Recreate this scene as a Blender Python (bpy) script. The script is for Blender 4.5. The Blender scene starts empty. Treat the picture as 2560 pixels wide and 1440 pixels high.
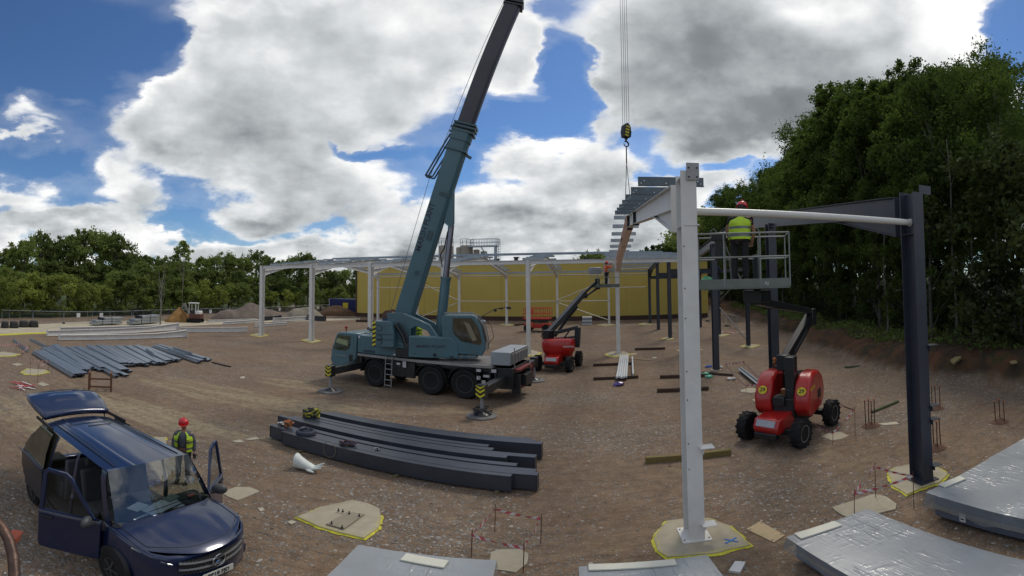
import bpy, bmesh, math, random
import numpy as np
from mathutils import Vector, Matrix

SC = bpy.context.scene
COL = SC.collection
R = math.radians
rnd = random.Random(11)

# ------------------------------------------------------------------ camera
FOC, HOR, PITCH, ROLL, CAMZ = 1123.93, 668.34, 0.038998, 0.0074322, 4.9   # panorama: pixels per radian of the 2560 px wide photograph
cd = bpy.data.cameras.new('camera')
cam = bpy.data.objects.new('camera', cd)
COL.objects.link(cam)
SC.camera = cam
cd.clip_start, cd.clip_end = 0.05, 6000
cd.type = 'PANO'
try:
    cd.panorama_type = 'EQUIRECTANGULAR'
    CY = cd
except Exception:
    cd.cycles.panorama_type = 'EQUIRECTANGULAR'
    CY = cd.cycles
CY.longitude_min, CY.longitude_max = -1280 / FOC, 1280 / FOC
CY.latitude_max, CY.latitude_min = HOR / FOC, -(1440 - HOR) / FOC
CROT = Matrix.Rotation(ROLL, 3, 'Y') @ Matrix.Rotation(PITCH, 3, 'X')
cam.matrix_world = Matrix.Translation((0, 0, CAMZ)) @ (CROT @ Matrix.Rotation(math.pi / 2, 3, 'X')).to_4x4()

# ------------------------------------------------------------------ sun, exposure
SUN_AZ, SUN_EL = R(38), R(52)          # clockwise from +Y, above the horizon
sd = bpy.data.lights.new('sun', 'SUN')
sd.energy, sd.angle, sd.color = 1.5, R(12), (1.0, 0.92, 0.80)
sun = bpy.data.objects.new('sun', sd)
COL.objects.link(sun)
sun.location = (20, 20, 60)
sv = Vector((math.sin(SUN_AZ) * math.cos(SUN_EL), math.cos(SUN_AZ) * math.cos(SUN_EL), math.sin(SUN_EL)))
sun.rotation_euler = sv.to_track_quat('Z', 'Y').to_euler()
SC.view_settings.view_transform = 'Standard'
try: SC.view_settings.look = 'None'
except Exception: pass
SC.view_settings.exposure, SC.view_settings.gamma = 0.16, 1.0

# ------------------------------------------------------------------ pixel -> place
def ray(px, py):
    th, v = (px - 1280) / FOC, (HOR - py) / FOC
    return CROT @ Vector((math.sin(th) * math.cos(v), math.cos(th) * math.cos(v), math.sin(v)))
def gp(px, py, z=0.0):
    d = ray(px, py); t = (z - CAMZ) / d.z
    return Vector((d.x * t, d.y * t, z))
SA = R(-10.8)                           # the building grid's turn
UX, VX = Vector((math.cos(SA), math.sin(SA), 0)), Vector((-math.sin(SA), math.cos(SA), 0))
def W(u, v, z=0.0): return UX * u + VX * v + Vector((0, 0, z))
def azel(px, py):
    d = ray(px, py); return math.atan2(d.x, d.y), math.asin(d.z)

# ------------------------------------------------------------------ world: blue sky with cumulus
world = bpy.data.worlds.new('World'); SC.world = world; world.use_nodes = True
def build_sky():
    nt = world.node_tree; N, L = nt.nodes, nt.links
    N.clear()
    def nd(t, **k):
        n = N.new(t)
        for a, b in k.items(): setattr(n, a, b)
        return n
    def val(v):
        return v
    def mth(op, a, b=None, c=None, clamp=False):
        n = nd('ShaderNodeMath', operation=op, use_clamp=clamp)
        for i, x in enumerate((a, b, c)):
            if x is None: continue
            if isinstance(x, (int, float)): n.inputs[i].default_value = x
            else: L.new(x, n.inputs[i])
        return n.outputs[0]
    out = nd('ShaderNodeOutputWorld')
    sky = nd('ShaderNodeTexSky', sky_type='NISHITA')
    sky.sun_disc = False; sky.sun_elevation = SUN_EL; sky.sun_rotation = SUN_AZ
    sky.air_density = 1.0; sky.dust_density = 0.3; sky.ozone_density = 3.0
    tint = nd('ShaderNodeMix', data_type='RGBA', blend_type='MULTIPLY'); tint.inputs[0].default_value = 1.0
    L.new(sky.outputs[0], tint.inputs[6]); tint.inputs[7].default_value = SKY_TINT
    b1 = nd('ShaderNodeBackground'); b1.inputs[1].default_value = SKY_STR
    L.new(tint.outputs[2], b1.inputs[0])
    tc = nd('ShaderNodeTexCoord')
    sep = nd('ShaderNodeSeparateXYZ'); L.new(tc.outputs['Generated'], sep.inputs[0])
    az = mth('ARCTAN2', sep.outputs[0], sep.outputs[1]); el = mth('ARCSINE', sep.outputs[2])
    ae = nd('ShaderNodeCombineXYZ'); L.new(az, ae.inputs[0]); L.new(el, ae.inputs[1])
    # wobble the blob outlines with direction noise
    def noise(vec, scale, detail, rough, dist=0.0, w=None):
        n = nd('ShaderNodeTexNoise'); n.inputs['Scale'].default_value = scale; n.inputs['Detail'].default_value = detail
        n.inputs['Roughness'].default_value = rough; n.inputs['Distortion'].default_value = dist
        L.new(vec, n.inputs['Vector']); return n
    # flatten the cloud deck a little towards the horizon
    mp = nd('ShaderNodeMapping'); mp.inputs['Scale'].default_value = (1, 1, 2.1); L.new(tc.outputs['Generated'], mp.inputs[0])
    n1 = noise(mp.outputs[0], 3.6, 8, 0.56, 0.15)
    sub = nd('ShaderNodeVectorMath', operation='SUBTRACT'); L.new(n1.outputs['Color'], sub.inputs[0]); sub.inputs[1].default_value = (.5, .5, .5)
    scl = nd('ShaderNodeVectorMath', operation='SCALE'); L.new(sub.outputs[0], scl.inputs[0]); scl.inputs['Scale'].default_value = 0.26
    wv = nd('ShaderNodeVectorMath', operation='ADD'); L.new(ae.outputs[0], wv.inputs[0]); L.new(scl.outputs[0], wv.inputs[1])
    def blobs(lst, vec):
        acc = None
        for (px, py, rx, ry, wt) in lst:
            a, e = azel(px, py)
            m = nd('ShaderNodeMapping', vector_type='TEXTURE')
            m.inputs['Location'].default_value = (a, e, 0); m.inputs['Scale'].default_value = (rx / FOC, ry / FOC, 1)
            L.new(vec, m.inputs[0])
            g = nd('ShaderNodeTexGradient', gradient_type='SPHERICAL'); L.new(m.outputs[0], g.inputs[0])
            x = mth('MULTIPLY', g.outputs['Fac'], wt)
            acc = x if acc is None else mth('ADD', acc, x)
        return acc
    # flatten: z of ae is 0 but the wobble adds z; drop it
    s2 = nd('ShaderNodeSeparateXYZ'); L.new(wv.outputs[0], s2.inputs[0])
    c2 = nd('ShaderNodeCombineXYZ'); L.new(s2.outputs[0], c2.inputs[0]); L.new(s2.outputs[1], c2.inputs[1])
    dens = blobs(CLOUDS, c2.outputs[0])
    holes = blobs(HOLES, c2.outputs[0])
    n2 = noise(mp.outputs[0], 8.0, 10, 0.56, 0.0)
    d = mth('ADD', dens, mth('MULTIPLY', mth('SUBTRACT', n2.outputs['Fac'], 0.5), 0.42))
    d = mth('SUBTRACT', d, holes)
    n6 = noise(mp.outputs[0], 13.0, 8, 0.55, 0.0)
    lw = nd('ShaderNodeMapRange'); L.new(el, lw.inputs[0]); lw.inputs[1].default_value = .42; lw.inputs[2].default_value = .10
    d = mth('ADD', d, mth('MULTIPLY', mth('SUBTRACT', n6.outputs['Fac'], .53), mth('MULTIPLY', lw.outputs[0], 1.5)))
    # beyond the photographed part of the sky: plain broken cloud
    outside = nd('ShaderNodeMapRange'); L.new(mth('ABSOLUTE', az), outside.inputs[0])
    outside.inputs[1].default_value = 1.25; outside.inputs[2].default_value = 1.7
    hi = nd('ShaderNodeMapRange'); L.new(el, hi.inputs[0]); hi.inputs[1].default_value = 0.62; hi.inputs[2].default_value = 0.9
    oo = mth('MAXIMUM', outside.outputs[0], hi.outputs[0])
    n3 = noise(mp.outputs[0], 1.7, 8, 0.6, 0.3)
    d_out = mth('MULTIPLY', mth('SUBTRACT', n3.outputs['Fac'], 0.40), 2.6)
    dd = nd('ShaderNodeMix', data_type='FLOAT'); L.new(oo, dd.inputs[0]); L.new(d, dd.inputs[2]); L.new(d_out, dd.inputs[3])
    mask = nd('ShaderNodeMapRange', interpolation_type='SMOOTHSTEP'); L.new(dd.outputs[0], mask.inputs[0])
    mask.inputs[1].default_value = 0.06; mask.inputs[2].default_value = 0.52
    veil = nd('ShaderNodeMapRange', interpolation_type='SMOOTHSTEP'); L.new(dd.outputs[0], veil.inputs[0]); veil.inputs[1].default_value = -0.35; veil.inputs[2].default_value = 0.25; veil.inputs[4].default_value = 0.13
    mask_out = mth('MAXIMUM', mask.outputs[0], veil.outputs[0])
    # brightness: white thin rims, grey where thick, soft billows inside, shaded bases
    mq = nd('ShaderNodeMapping'); mq.inputs['Scale'].default_value = (1, 1, 1.35); L.new(tc.outputs['Generated'], mq.inputs[0])
    n4 = noise(mq.outputs[0], 5.0, 9, 0.52, 0.0)
    up = nd('ShaderNodeVectorMath', operation='ADD'); L.new(mq.outputs[0], up.inputs[0]); up.inputs[1].default_value = (0.02, 0.0, 0.05)
    n5 = noise(up.outputs[0], 5.0, 4, 0.45, 0.0)
    relief = mth('ADD', mth('MULTIPLY', mth('SUBTRACT', n4.outputs['Fac'], n5.outputs['Fac']), 0.55), mth('MULTIPLY', mth('SUBTRACT', n4.outputs['Fac'], .5), .45))
    lowm = nd('ShaderNodeMapRange'); L.new(el, lowm.inputs[0]); lowm.inputs[1].default_value = .42; lowm.inputs[2].default_value = .08
    relief = mth('ADD', relief, mth('MULTIPLY', mth('SUBTRACT', n6.outputs['Fac'], .5), mth('MULTIPLY', lowm.outputs[0], 1.0)))
    dark = blobs(SHADES, c2.outputs[0])
    thick = nd('ShaderNodeMapRange', interpolation_type='SMOOTHSTEP'); L.new(dd.outputs[0], thick.inputs[0]); thick.inputs[1].default_value = .20; thick.inputs[2].default_value = 1.1
    thick.inputs[3].default_value = 0.0; thick.inputs[4].default_value = 0.22
    br = mth('SUBTRACT', 0.90, thick.outputs[0]); br = mth('SUBTRACT', br, dark); br = mth('ADD', br, relief)
    br = mth('ADD', br, mth('MULTIPLY', blobs(BRIGHTS, ae.outputs[0]), 1.0))
    br = mth('MAXIMUM', br, 0.12)
    ramp = nd('ShaderNodeValToRGB'); L.new(br, ramp.inputs[0])
    cr = ramp.color_ramp; cr.elements[0].position = 0.05; cr.elements[0].color = (.14, .152, .165, 1)
    cr.elements[1].position = 0.95; cr.elements[1].color = (1.0, 1.0, .99, 1)
    e = cr.elements.new(0.35); e.color = (.25, .27, .29, 1)
    e = cr.elements.new(0.68); e.color = (.60, .63, .65, 1)
    b2 = nd('ShaderNodeBackground'); L.new(ramp.outputs[0], b2.inputs[0]); b2.inputs[1].default_value = 0.93
    ms = nd('ShaderNodeMixShader'); L.new(mask_out, ms.inputs[0]); L.new(b1.outputs[0], ms.inputs[1]); L.new(b2.outputs[0], ms.inputs[2])
    # below the horizon: dull ground light
    b3 = nd('ShaderNodeBackground'); b3.inputs[0].default_value = (.10, .09, .07, 1)
    lo = nd('ShaderNodeMapRange'); L.new(el, lo.inputs[0]); lo.inputs[1].default_value = -0.05; lo.inputs[2].default_value = 0.0
    m2 = nd('ShaderNodeMixShader'); L.new(lo.outputs[0], m2.inputs[0]); L.new(b3.outputs[0], m2.inputs[1]); L.new(ms.outputs[0], m2.inputs[2])
    L.new(m2.outputs[0], out.inputs[0])
    world.cycles.sampling_method = 'MANUAL' if hasattr(world, 'cycles') else None
SKY_TINT = (0.58, 0.78, 1.0, 1); SKY_STR = 0.088
# px, py, half width, half height, weight (all of the photographed sky)
CLOUDS = [(560, 70, 170, 140, 1.1), (850, 90, 330, 210, 1.5), (1150, 90, 240, 190, 1.4), (1330, 90, 130, 110, 1.0), (1290, 190, 120, 90, 1.0), (390, 300, 150, 120, 1.1), (560, 200, 200, 120, .9),
          (620, 330, 330, 170, 1.4), (920, 270, 260, 120, 1.2), (320, 480, 120, 80, 1.0), (270, 410, 90, 60, .8), (840, 455, 240, 90, 1.2), (650, 520, 150, 80, 1.1),
          (90, 285, 80, 45, .75), (60, 335, 120, 18, .6), (190, 262, 60, 16, .4), (20, 500, 130, 60, .9), (230, 570, 260, 60, 1.1), (100, 600, 220, 60, .9),
          (480, 620, 240, 50, 1.0), (750, 620, 300, 60, 1.1), (960, 560, 180, 80, .9), (1000, 640, 330, 60, 1.1), (500, 690, 600, 60, 1.1), (1400, 690, 600, 60, 1.1),
          (1700, 70, 330, 250, 1.6), (1570, 190, 150, 150, 1.0), (2000, 160, 420, 280, 1.7), (2300, 40, 240, 190, 1.4), (2280, 230, 260, 150, 1.2), (1830, 320, 240, 120, 1.2),
          (1290, 410, 120, 60, 1.0), (1470, 410, 200, 100, 1.2), (1480, 300, 70, 40, .6), (1260, 530, 240, 90, 1.2), (1520, 530, 260, 130, 1.3), (1330, 620, 420, 80, 1.2),
          (1700, 480, 150, 60, .8), (1830, 460, 120, 50, .7), (1720, 580, 240, 80, 1.0), (2480, 240, 130, 50, .8), (2480, 500, 400, 200, .8)]
HOLES = [(150, 130, 350, 190, 1.1), (1425, 210, 70, 170, 1.4), (985, 372, 150, 30, 1.0), (1310, 320, 150, 50, 1.2), (1160, 400, 60, 60, .9), (470, 545, 120, 40, .8), (1610, 450, 60, 36, .8), (1840, 420, 60, 22, .7),
         (2510, 70, 90, 130, 1.4), (110, 410, 170, 50, .9), (430, 90, 50, 60, .5), (620, 590, 60, 24, .5), (1090, 500, 50, 60, .4)]
SHADES = [(620, 350, 460, 140, .24), (330, 510, 130, 60, .25), (800, 520, 280, 60, .28), (650, 540, 120, 50, .2), (560, 640, 300, 40, .15), (1000, 640, 260, 50, .18), (60, 570, 200, 50, .18),
          (1740, 170, 400, 280, .36), (1950, 330, 340, 110, .34), (2150, 230, 320, 150, .2), (1250, 570, 260, 50, .2), (1500, 600, 380, 80, .22), (1560, 280, 130, 130, .16), (700, 200, 160, 70, .1)]
BRIGHTS = [(1000, 60, 200, 120, .2), (2120, 40, 160, 90, .25), (2380, 60, 150, 140, .35), (1400, 370, 130, 50, .2), (1280, 460, 120, 60, .15), (400, 300, 120, 60, .15), (900, 420, 120, 40, .25), (2000, 40, 140, 60, .1), (1240, 80, 140, 80, .2), (1600, 380, 90, 30, .2)]
build_sky()

# ------------------------------------------------------------------ materials
MATS = {}
def mat(name, col, rough=.6, metal=0.0, var=0.12, scale=3.0, bump=0.0, bscale=30.0, dirt=None, dirt_amt=0.0, coat=0.0, trans=0.0, spec=.5, stretch=None, alpha=1.0):
    if name in MATS: return MATS[name]
    m = bpy.data.materials.new(name); m.use_nodes = True
    nt = m.node_tree; N, L = nt.nodes, nt.links; b = N['Principled BSDF']
    b.inputs['Roughness'].default_value = rough; b.inputs['Metallic'].default_value = metal
    b.inputs['Specular IOR Level'].default_value = spec
    if coat: b.inputs['Coat Weight'].default_value = coat; b.inputs['Coat Roughness'].default_value = .08
    if trans: b.inputs['Transmission Weight'].default_value = trans
    b.inputs['Alpha'].default_value = alpha
    tc = N.new('ShaderNodeTexCoord'); mp = N.new('ShaderNodeMapping'); L.new(tc.outputs['Object'], mp.inputs[0])
    if stretch: mp.inputs['Scale'].default_value = stretch
    n = N.new('ShaderNodeTexNoise'); n.inputs['Scale'].default_value = scale; n.inputs['Detail'].default_value = 6; n.inputs['Roughness'].default_value = .6
    L.new(mp.outputs[0], n.inputs['Vector'])
    cr = N.new('ShaderNodeValToRGB'); L.new(n.outputs['Fac'], cr.inputs[0])
    a = tuple(max(0, c * (1 - var)) for c in col); c2 = tuple(min(1, c * (1 + var)) for c in col)
    cr.color_ramp.elements[0].position = .3; cr.color_ramp.elements[0].color = (*a, 1)
    cr.color_ramp.elements[1].position = .7; cr.color_ramp.elements[1].color = (*c2, 1)
    src = cr.outputs[0]
    if dirt:
        n2 = N.new('ShaderNodeTexNoise'); n2.inputs['Scale'].default_value = scale * .7; n2.inputs['Detail'].default_value = 8; n2.inputs['Roughness'].default_value = .7
        L.new(tc.outputs['Object'], n2.inputs['Vector'])
        mr = N.new('ShaderNodeMapRange'); L.new(n2.outputs['Fac'], mr.inputs[0]); mr.inputs[1].default_value = .5; mr.inputs[2].default_value = .75; mr.inputs[4].default_value = dirt_amt
        mx = N.new('ShaderNodeMix'); mx.data_type = 'RGBA'; L.new(mr.outputs[0], mx.inputs[0]); L.new(src, mx.inputs[6]); mx.inputs[7].default_value = (*dirt, 1)
        src = mx.outputs[2]
    L.new(src, b.inputs['Base Color'])
    if bump:
        n3 = N.new('ShaderNodeTexNoise'); n3.inputs['Scale'].default_value = bscale; n3.inputs['Detail'].default_value = 5
        L.new(mp.outputs[0], n3.inputs['Vector'])
        bp = N.new('ShaderNodeBump'); bp.inputs['Strength'].default_value = bump; bp.inputs['Distance'].default_value = .02
        L.new(n3.outputs['Fac'], bp.inputs['Height']); L.new(bp.outputs[0], b.inputs['Normal'])
    MATS[name] = m
    return m

# ------------------------------------------------------------------ mesh builder
def perp(d, up=Vector((0, 0, 1))):
    d = d.normalized()
    if abs(d.dot(up)) > .99: up = Vector((0, 1, 0))
    s = d.cross(up).normalized(); return s, s.cross(d).normalized()
SPLIT = {'anchor_bolts': 'anchor_bolt', 'corner_post': 'container_post', 'stiffener': 'stiffener_plate', 'splice_joint': 'splice', 'mudguard': 'mud_guard', 'sticker': 'decal', 'exhaust_pipe': 'exhaust', 'cover_fitting': 'cover_knob', 'boom_fitting': 'boom_bracket',
         'knuckle': 'arm_knuckle', 'side_tank': 'tank', 'tailgate_strut': 'gas_strut', 'eyes': 'eye', 'bearer': 'timber_block', 'strap': 'pack_strap', 'cargo': 'load', 'bolt_holes': 'bolt_hole', 'side_panel': 'pillar'}
class MB:
    def __init__(s): s.v, s.f, s.m = [], [], []
    def add(s, vs, fs, mi=0):
        b = len(s.v); s.v += [tuple(x) for x in vs]; s.f += [tuple(i + b for i in f) for f in fs]; s.m += [mi] * len(fs); return s
    def box(s, c, d, rz=0.0, mi=0, M=None, top=1.0):
        x, y, z = (q / 2 for q in d); c = Vector(c)
        vs = [Vector((sx * x * (top if sz > 0 else 1), sy * y * (top if sz > 0 else 1), sz * z)) for sz in (-1, 1) for sy in (-1, 1) for sx in (-1, 1)]
        Q = M if M is not None else Matrix.Rotation(rz, 3, 'Z')
        vs = [Q @ v + c for v in vs]
        return s.add(vs, [(0, 2, 3, 1), (4, 5, 7, 6), (0, 1, 5, 4), (2, 6, 7, 3), (0, 4, 6, 2), (1, 3, 7, 5)], mi)
    def bar(s, a, b, w, h, mi=0, up=Vector((0, 0, 1)), w2=None, h2=None):
        a, b = Vector(a), Vector(b); sd, u = perp(b - a, Vector(up)); w2 = w if w2 is None else w2; h2 = h if h2 is None else h2
        vs = [a + sd * (i * w / 2) + u * (j * h / 2) for i, j in ((-1, -1), (1, -1), (1, 1), (-1, 1))] + [b + sd * (i * w2 / 2) + u * (j * h2 / 2) for i, j in ((-1, -1), (1, -1), (1, 1), (-1, 1))]
        return s.add(vs, [(0, 1, 2, 3), (7, 6, 5, 4), (0, 4, 5, 1), (1, 5, 6, 2), (2, 6, 7, 3), (3, 7, 4, 0)], mi)
    def tube(s, pts, r, n=8, mi=0, cap=True, closed=False):
        pts = [Vector(p) for p in pts]; k = len(pts); rs = r if isinstance(r, (list, tuple)) else [r] * k
        vs, fs = [], []; pu = None
        for i, p in enumerate(pts):
            d = (pts[(i + 1) % k] - pts[i - 1]) if closed or 0 < i < k - 1 else (pts[1] - pts[0] if i == 0 else pts[-1] - pts[-2])
            if d.length < 1e-9: d = Vector((0, 0, 1))
            if pu is None: sd, u = perp(d)
            else:
                dn = d.normalized(); u = (pu - dn * pu.dot(dn)); u = u.normalized() if u.length > 1e-6 else perp(d)[1]; sd = dn.cross(u)
            pu = u
            vs += [p + (sd * math.cos(t) + u * math.sin(t)) * rs[i] for t in (2 * math.pi * j / n for j in range(n))]
        for i in range(k if closed else k - 1):
            a, b = i * n, ((i + 1) % k) * n
            fs += [(a + j, a + (j + 1) % n, b + (j + 1) % n, b + j) for j in range(n)]
        if cap and not closed: fs += [tuple(range(n))[::-1], tuple((k - 1) * n + j for j in range(n))]
        return s.add(vs, fs, mi)
    def cyl(s, a, b, r, n=20, r2=None, mi=0): return s.tube([a, b], [r, r if r2 is None else r2], n, mi)
    def prism(s, poly, lo, hi, axis='y', mi=0):
        """poly: 2D points; axis y -> (x,z) outline pulled along y; z -> (x,y); x -> (y,z)"""
        f = {'y': lambda p, t: (p[0], t, p[1]), 'z': lambda p, t: (p[0], p[1], t), 'x': lambda p, t: (t, p[0], p[1])}[axis]
        n = len(poly); vs = [f(p, lo) for p in poly] + [f(p, hi) for p in poly]
        return s.add(vs, [tuple(range(n)), tuple(range(2 * n - 1, n - 1, -1))] + [(i + n, (i + 1) % n + n, (i + 1) % n, i) for i in range(n)], mi)
    def lathe(s, prof, o, ax, n=24, mi=0):
        """prof: (radius, distance along axis)"""
        o = Vector(o); ax = Vector(ax).normalized(); sd, u = perp(ax); vs, fs = [], []
        for r, t in prof: vs += [o + ax * t + (sd * math.cos(q) + u * math.sin(q)) * r for q in (2 * math.pi * j / n for j in range(n))]
        for i in range(len(prof) - 1): fs += [(i * n + j, i * n + (j + 1) % n, (i + 1) * n + (j + 1) % n, (i + 1) * n + j) for j in range(n)]
        k = len(prof) - 1
        if prof[0][0] > 1e-4: fs.append(tuple(range(n))[::-1])
        if prof[-1][0] > 1e-4: fs.append(tuple(k * n + j for j in range(n)))
        return s.add(vs, fs, mi)
    def ball(s, c, r, nu=12, nv=8, mi=0, jit=0.0):
        r = (r, r, r) if isinstance(r, (int, float)) else r; vs, fs = [], []
        for i in range(nv + 1):
            ph = math.pi * i / nv
            for j in range(nu):
                th = 2 * math.pi * j / nu; k = 1 + (rnd.uniform(-jit, jit) if jit else 0)
                vs.append((c[0] + r[0] * k * math.sin(ph) * math.cos(th), c[1] + r[1] * k * math.sin(ph) * math.sin(th), c[2] + r[2] * k * math.cos(ph)))
        for i in range(nv): fs += [(i * nu + j, (i + 1) * nu + j, (i + 1) * nu + (j + 1) % nu, i * nu + (j + 1) % nu) for j in range(nu)]
        return s.add(vs, fs, mi)
    def grid(s, rows, mi=0, skip=None, wrap=False):
        """rows: lists of points of equal length"""
        n = len(rows[0]); vs = [p for r in rows for p in r]; fs, ms = [], []
        for i in range(len(rows) - 1):
            for j in range(n if wrap else n - 1):
                if skip and skip(i, j): continue
                fs.append((i * n + j, i * n + (j + 1) % n, (i + 1) * n + (j + 1) % n, (i + 1) * n + j))
        return s.add(vs, fs, mi)
    def ibeam(s, pts, deps, w, tf=.016, tw=.012, mi=0):
        """I-section along pts (top flange line), depth per point hanging below"""
        pts = [Vector(p) for p in pts]; vs, fs = [], []
        for i, p in enumerate(pts):
            d = pts[min(i + 1, len(pts) - 1)] - pts[max(i - 1, 0)]; sd, u = perp(d); h = deps[i] if isinstance(deps, (list, tuple)) else deps
            for a, b in ((-w / 2, 0), (w / 2, 0), (w / 2, -tf), (tw / 2, -tf), (tw / 2, -h + tf), (w / 2, -h + tf), (w / 2, -h), (-w / 2, -h), (-w / 2, -h + tf), (-tw / 2, -h + tf), (-tw / 2, -tf), (-w / 2, -tf)):
                vs.append(p + sd * a + u * b)
        for i in range(len(pts) - 1): fs += [(i * 12 + j, i * 12 + (j + 1) % 12, i * 12 + 12 + (j + 1) % 12, i * 12 + 12 + j) for j in range(12)]
        fs += [tuple(range(12))[::-1], tuple((len(pts) - 1) * 12 + j for j in range(12))]
        return s.add(vs, fs, mi)
    def icol(s, base, top, hx, wy, dirv, tf=.02, tw=.014, mi=0):
        """vertical I-column: web depth hx along dirv, flange width wy"""
        d = Vector(dirv).normalized(); t = Vector((-d.y, d.x, 0)); pr = []
        a, b = hx / 2, wy / 2
        for x, y in ((-a, -b), (-a + tf, -b), (-a + tf, -tw / 2), (a - tf, -tw / 2), (a - tf, -b), (a, -b), (a, b), (a - tf, b), (a - tf, tw / 2), (-a + tf, tw / 2), (-a + tf, b), (-a, b)): pr.append(d * x + t * y)
        vs = [Vector(base) + p for p in pr] + [Vector(top) + p for p in pr]
        return s.add(vs, [tuple(range(12))[::-1], tuple(range(12, 24))] + [(i, (i + 1) % 12, (i + 1) % 12 + 12, i + 12) for i in range(12)], mi)
    def text(s, string, size, O, X, Y, mi=0, thick=.004, bold=0.0, align='CENTER', sx=1.0):
        cu = bpy.data.curves.new('t', 'FONT'); cu.body = string; cu.size = size; cu.align_x = align; cu.align_y = 'CENTER'; cu.extrude = thick; cu.offset = bold; cu.resolution_u = 3
        ob = bpy.data.objects.new('t', cu); me = ob.to_mesh()
        X, Y, O = Vector(X).normalized(), Vector(Y).normalized(), Vector(O); Z = X.cross(Y)
        s.add([O + X * v.co.x * sx + Y * v.co.y + Z * v.co.z for v in me.vertices], [tuple(p.vertices) for p in me.polygons], mi)
        ob.to_mesh_clear(); bpy.data.objects.remove(ob); bpy.data.curves.remove(cu); return s
    def pieces(s):
        n = len(s.v); p = list(range(n))
        def find(a):
            while p[a] != a: p[a] = p[p[a]]; a = p[a]
            return a
        for f in s.f:
            for q in f[1:]: p[find(q)] = find(f[0])
        G = {}
        for i in range(n): G.setdefault(find(i), []).append(i)
        bx = [[set(ix), [min(s.v[i][k] for i in ix) - .004 for k in range(3)], [max(s.v[i][k] for i in ix) + .004 for k in range(3)]] for ix in G.values()]
        merged = True
        while merged:
            merged = False
            for a in range(len(bx)):
                for b in range(a + 1, len(bx)):
                    if all(bx[a][1][k] <= bx[b][2][k] and bx[b][1][k] <= bx[a][2][k] for k in range(3)):
                        bx[a][0] |= bx[b][0]; bx[a][1] = [min(x, y) for x, y in zip(bx[a][1], bx[b][1])]; bx[a][2] = [max(x, y) for x, y in zip(bx[a][2], bx[b][2])]; del bx[b]; merged = True; break
                if merged: break
        out = []
        for ix, _, _ in bx:
            m = MB(); mp = {}
            for k, i in enumerate(sorted(ix)): mp[i] = k; m.v.append(s.v[i])
            for f, mi in zip(s.f, s.m):
                if f[0] in ix: m.f.append(tuple(mp[q] for q in f)); m.m.append(mi)
            out.append(m)
        return out
    def build(s, name, mats, parent=None, bevel=0.0, smooth=True, loc=None, rz=0.0, ang=35, sub=0):
        if name in SPLIT and parent is not None:
            P = s.pieces(); nm = SPLIT[name]
            o = None
            for q in P: o = q.build(nm + '', mats, parent, bevel, smooth, loc, rz, ang, sub)
            return o
        me = bpy.data.meshes.new(name); me.from_pydata(s.v, [], s.f)
        for m in (mats if isinstance(mats, (list, tuple)) else [mats]): me.materials.append(m)
        if len(set(s.m)) > 1: me.polygons.foreach_set('material_index', s.m)
        me.update()
        if smooth:
            me.polygons.foreach_set('use_smooth', [True] * len(me.polygons))
            try: me.set_sharp_from_angle(angle=R(ang))
            except Exception: pass
        o = bpy.data.objects.new(name, me); COL.objects.link(o)
        if parent is not None: o.parent = parent
        if loc is not None: o.location = loc
        o.rotation_euler = (0, 0, rz)
        if bevel:
            b = o.modifiers.new('bevel', 'BEVEL'); b.width = bevel; b.segments = 2; b.limit_method = 'ANGLE'; b.angle_limit = R(40)
        if sub:
            q = o.modifiers.new('sub', 'SUBSURF'); q.levels = q.render_levels = sub
        return o
def tag(o, label=None, cat=None, group=None, kind=None):
    if label: o['label'] = label
    if cat: o['category'] = cat
    if group: o['group'] = group
    if kind: o['kind'] = kind
    return o
def thing(name, label, cat, loc=(0, 0, 0), rz=0.0, group=None):
    o = bpy.data.objects.new(name, None); COL.objects.link(o); o.location = loc; o.rotation_euler = (0, 0, rz); o.empty_display_size = .2
    return tag(o, label, cat, group)
def dup(o, parent=None, loc=None, rz=None, label=None, scale=None):
    c = o.copy(); COL.objects.link(c); c.parent = parent
    if loc is not None: c.location = loc
    if rz is not None: c.rotation_euler = (0, 0, rz)
    if scale is not None: c.scale = scale
    if label: c['label'] = label
    for ch in [x for x in KIDS.get(o.name, [])]: dup(ch, c)
    KIDS[c.name] = [x for x in COL.objects if x.parent == c] if KIDS.get(o.name) else []
    return c
KIDS = {}
def freeze(root):
    for o in [root] + [x for x in root.children_recursive]: KIDS[o.name] = list(o.children)
    return root
def ordw(i): return ['first', 'second', 'third', 'fourth', 'fifth', 'sixth', 'seventh', 'eighth', 'ninth', 'tenth', 'eleventh', 'twelfth', 'thirteenth', 'fourteenth', 'fifteenth', 'sixteenth', 'seventeenth', 'eighteenth', 'nineteenth', 'twentieth',
    'twenty-first', 'twenty-second', 'twenty-third', 'twenty-fourth', 'twenty-fifth', 'twenty-sixth', 'twenty-seventh', 'twenty-eighth', 'twenty-ninth', 'thirtieth', 'thirty-first', 'thirty-second', 'thirty-third', 'thirty-fourth', 'thirty-fifth', 'thirty-sixth', 'thirty-seventh', 'thirty-eighth', 'thirty-ninth', 'fortieth',
    'forty-first', 'forty-second', 'forty-third', 'forty-fourth', 'forty-fifth', 'forty-sixth', 'forty-seventh', 'forty-eighth', 'forty-ninth', 'fiftieth'][i]

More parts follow.
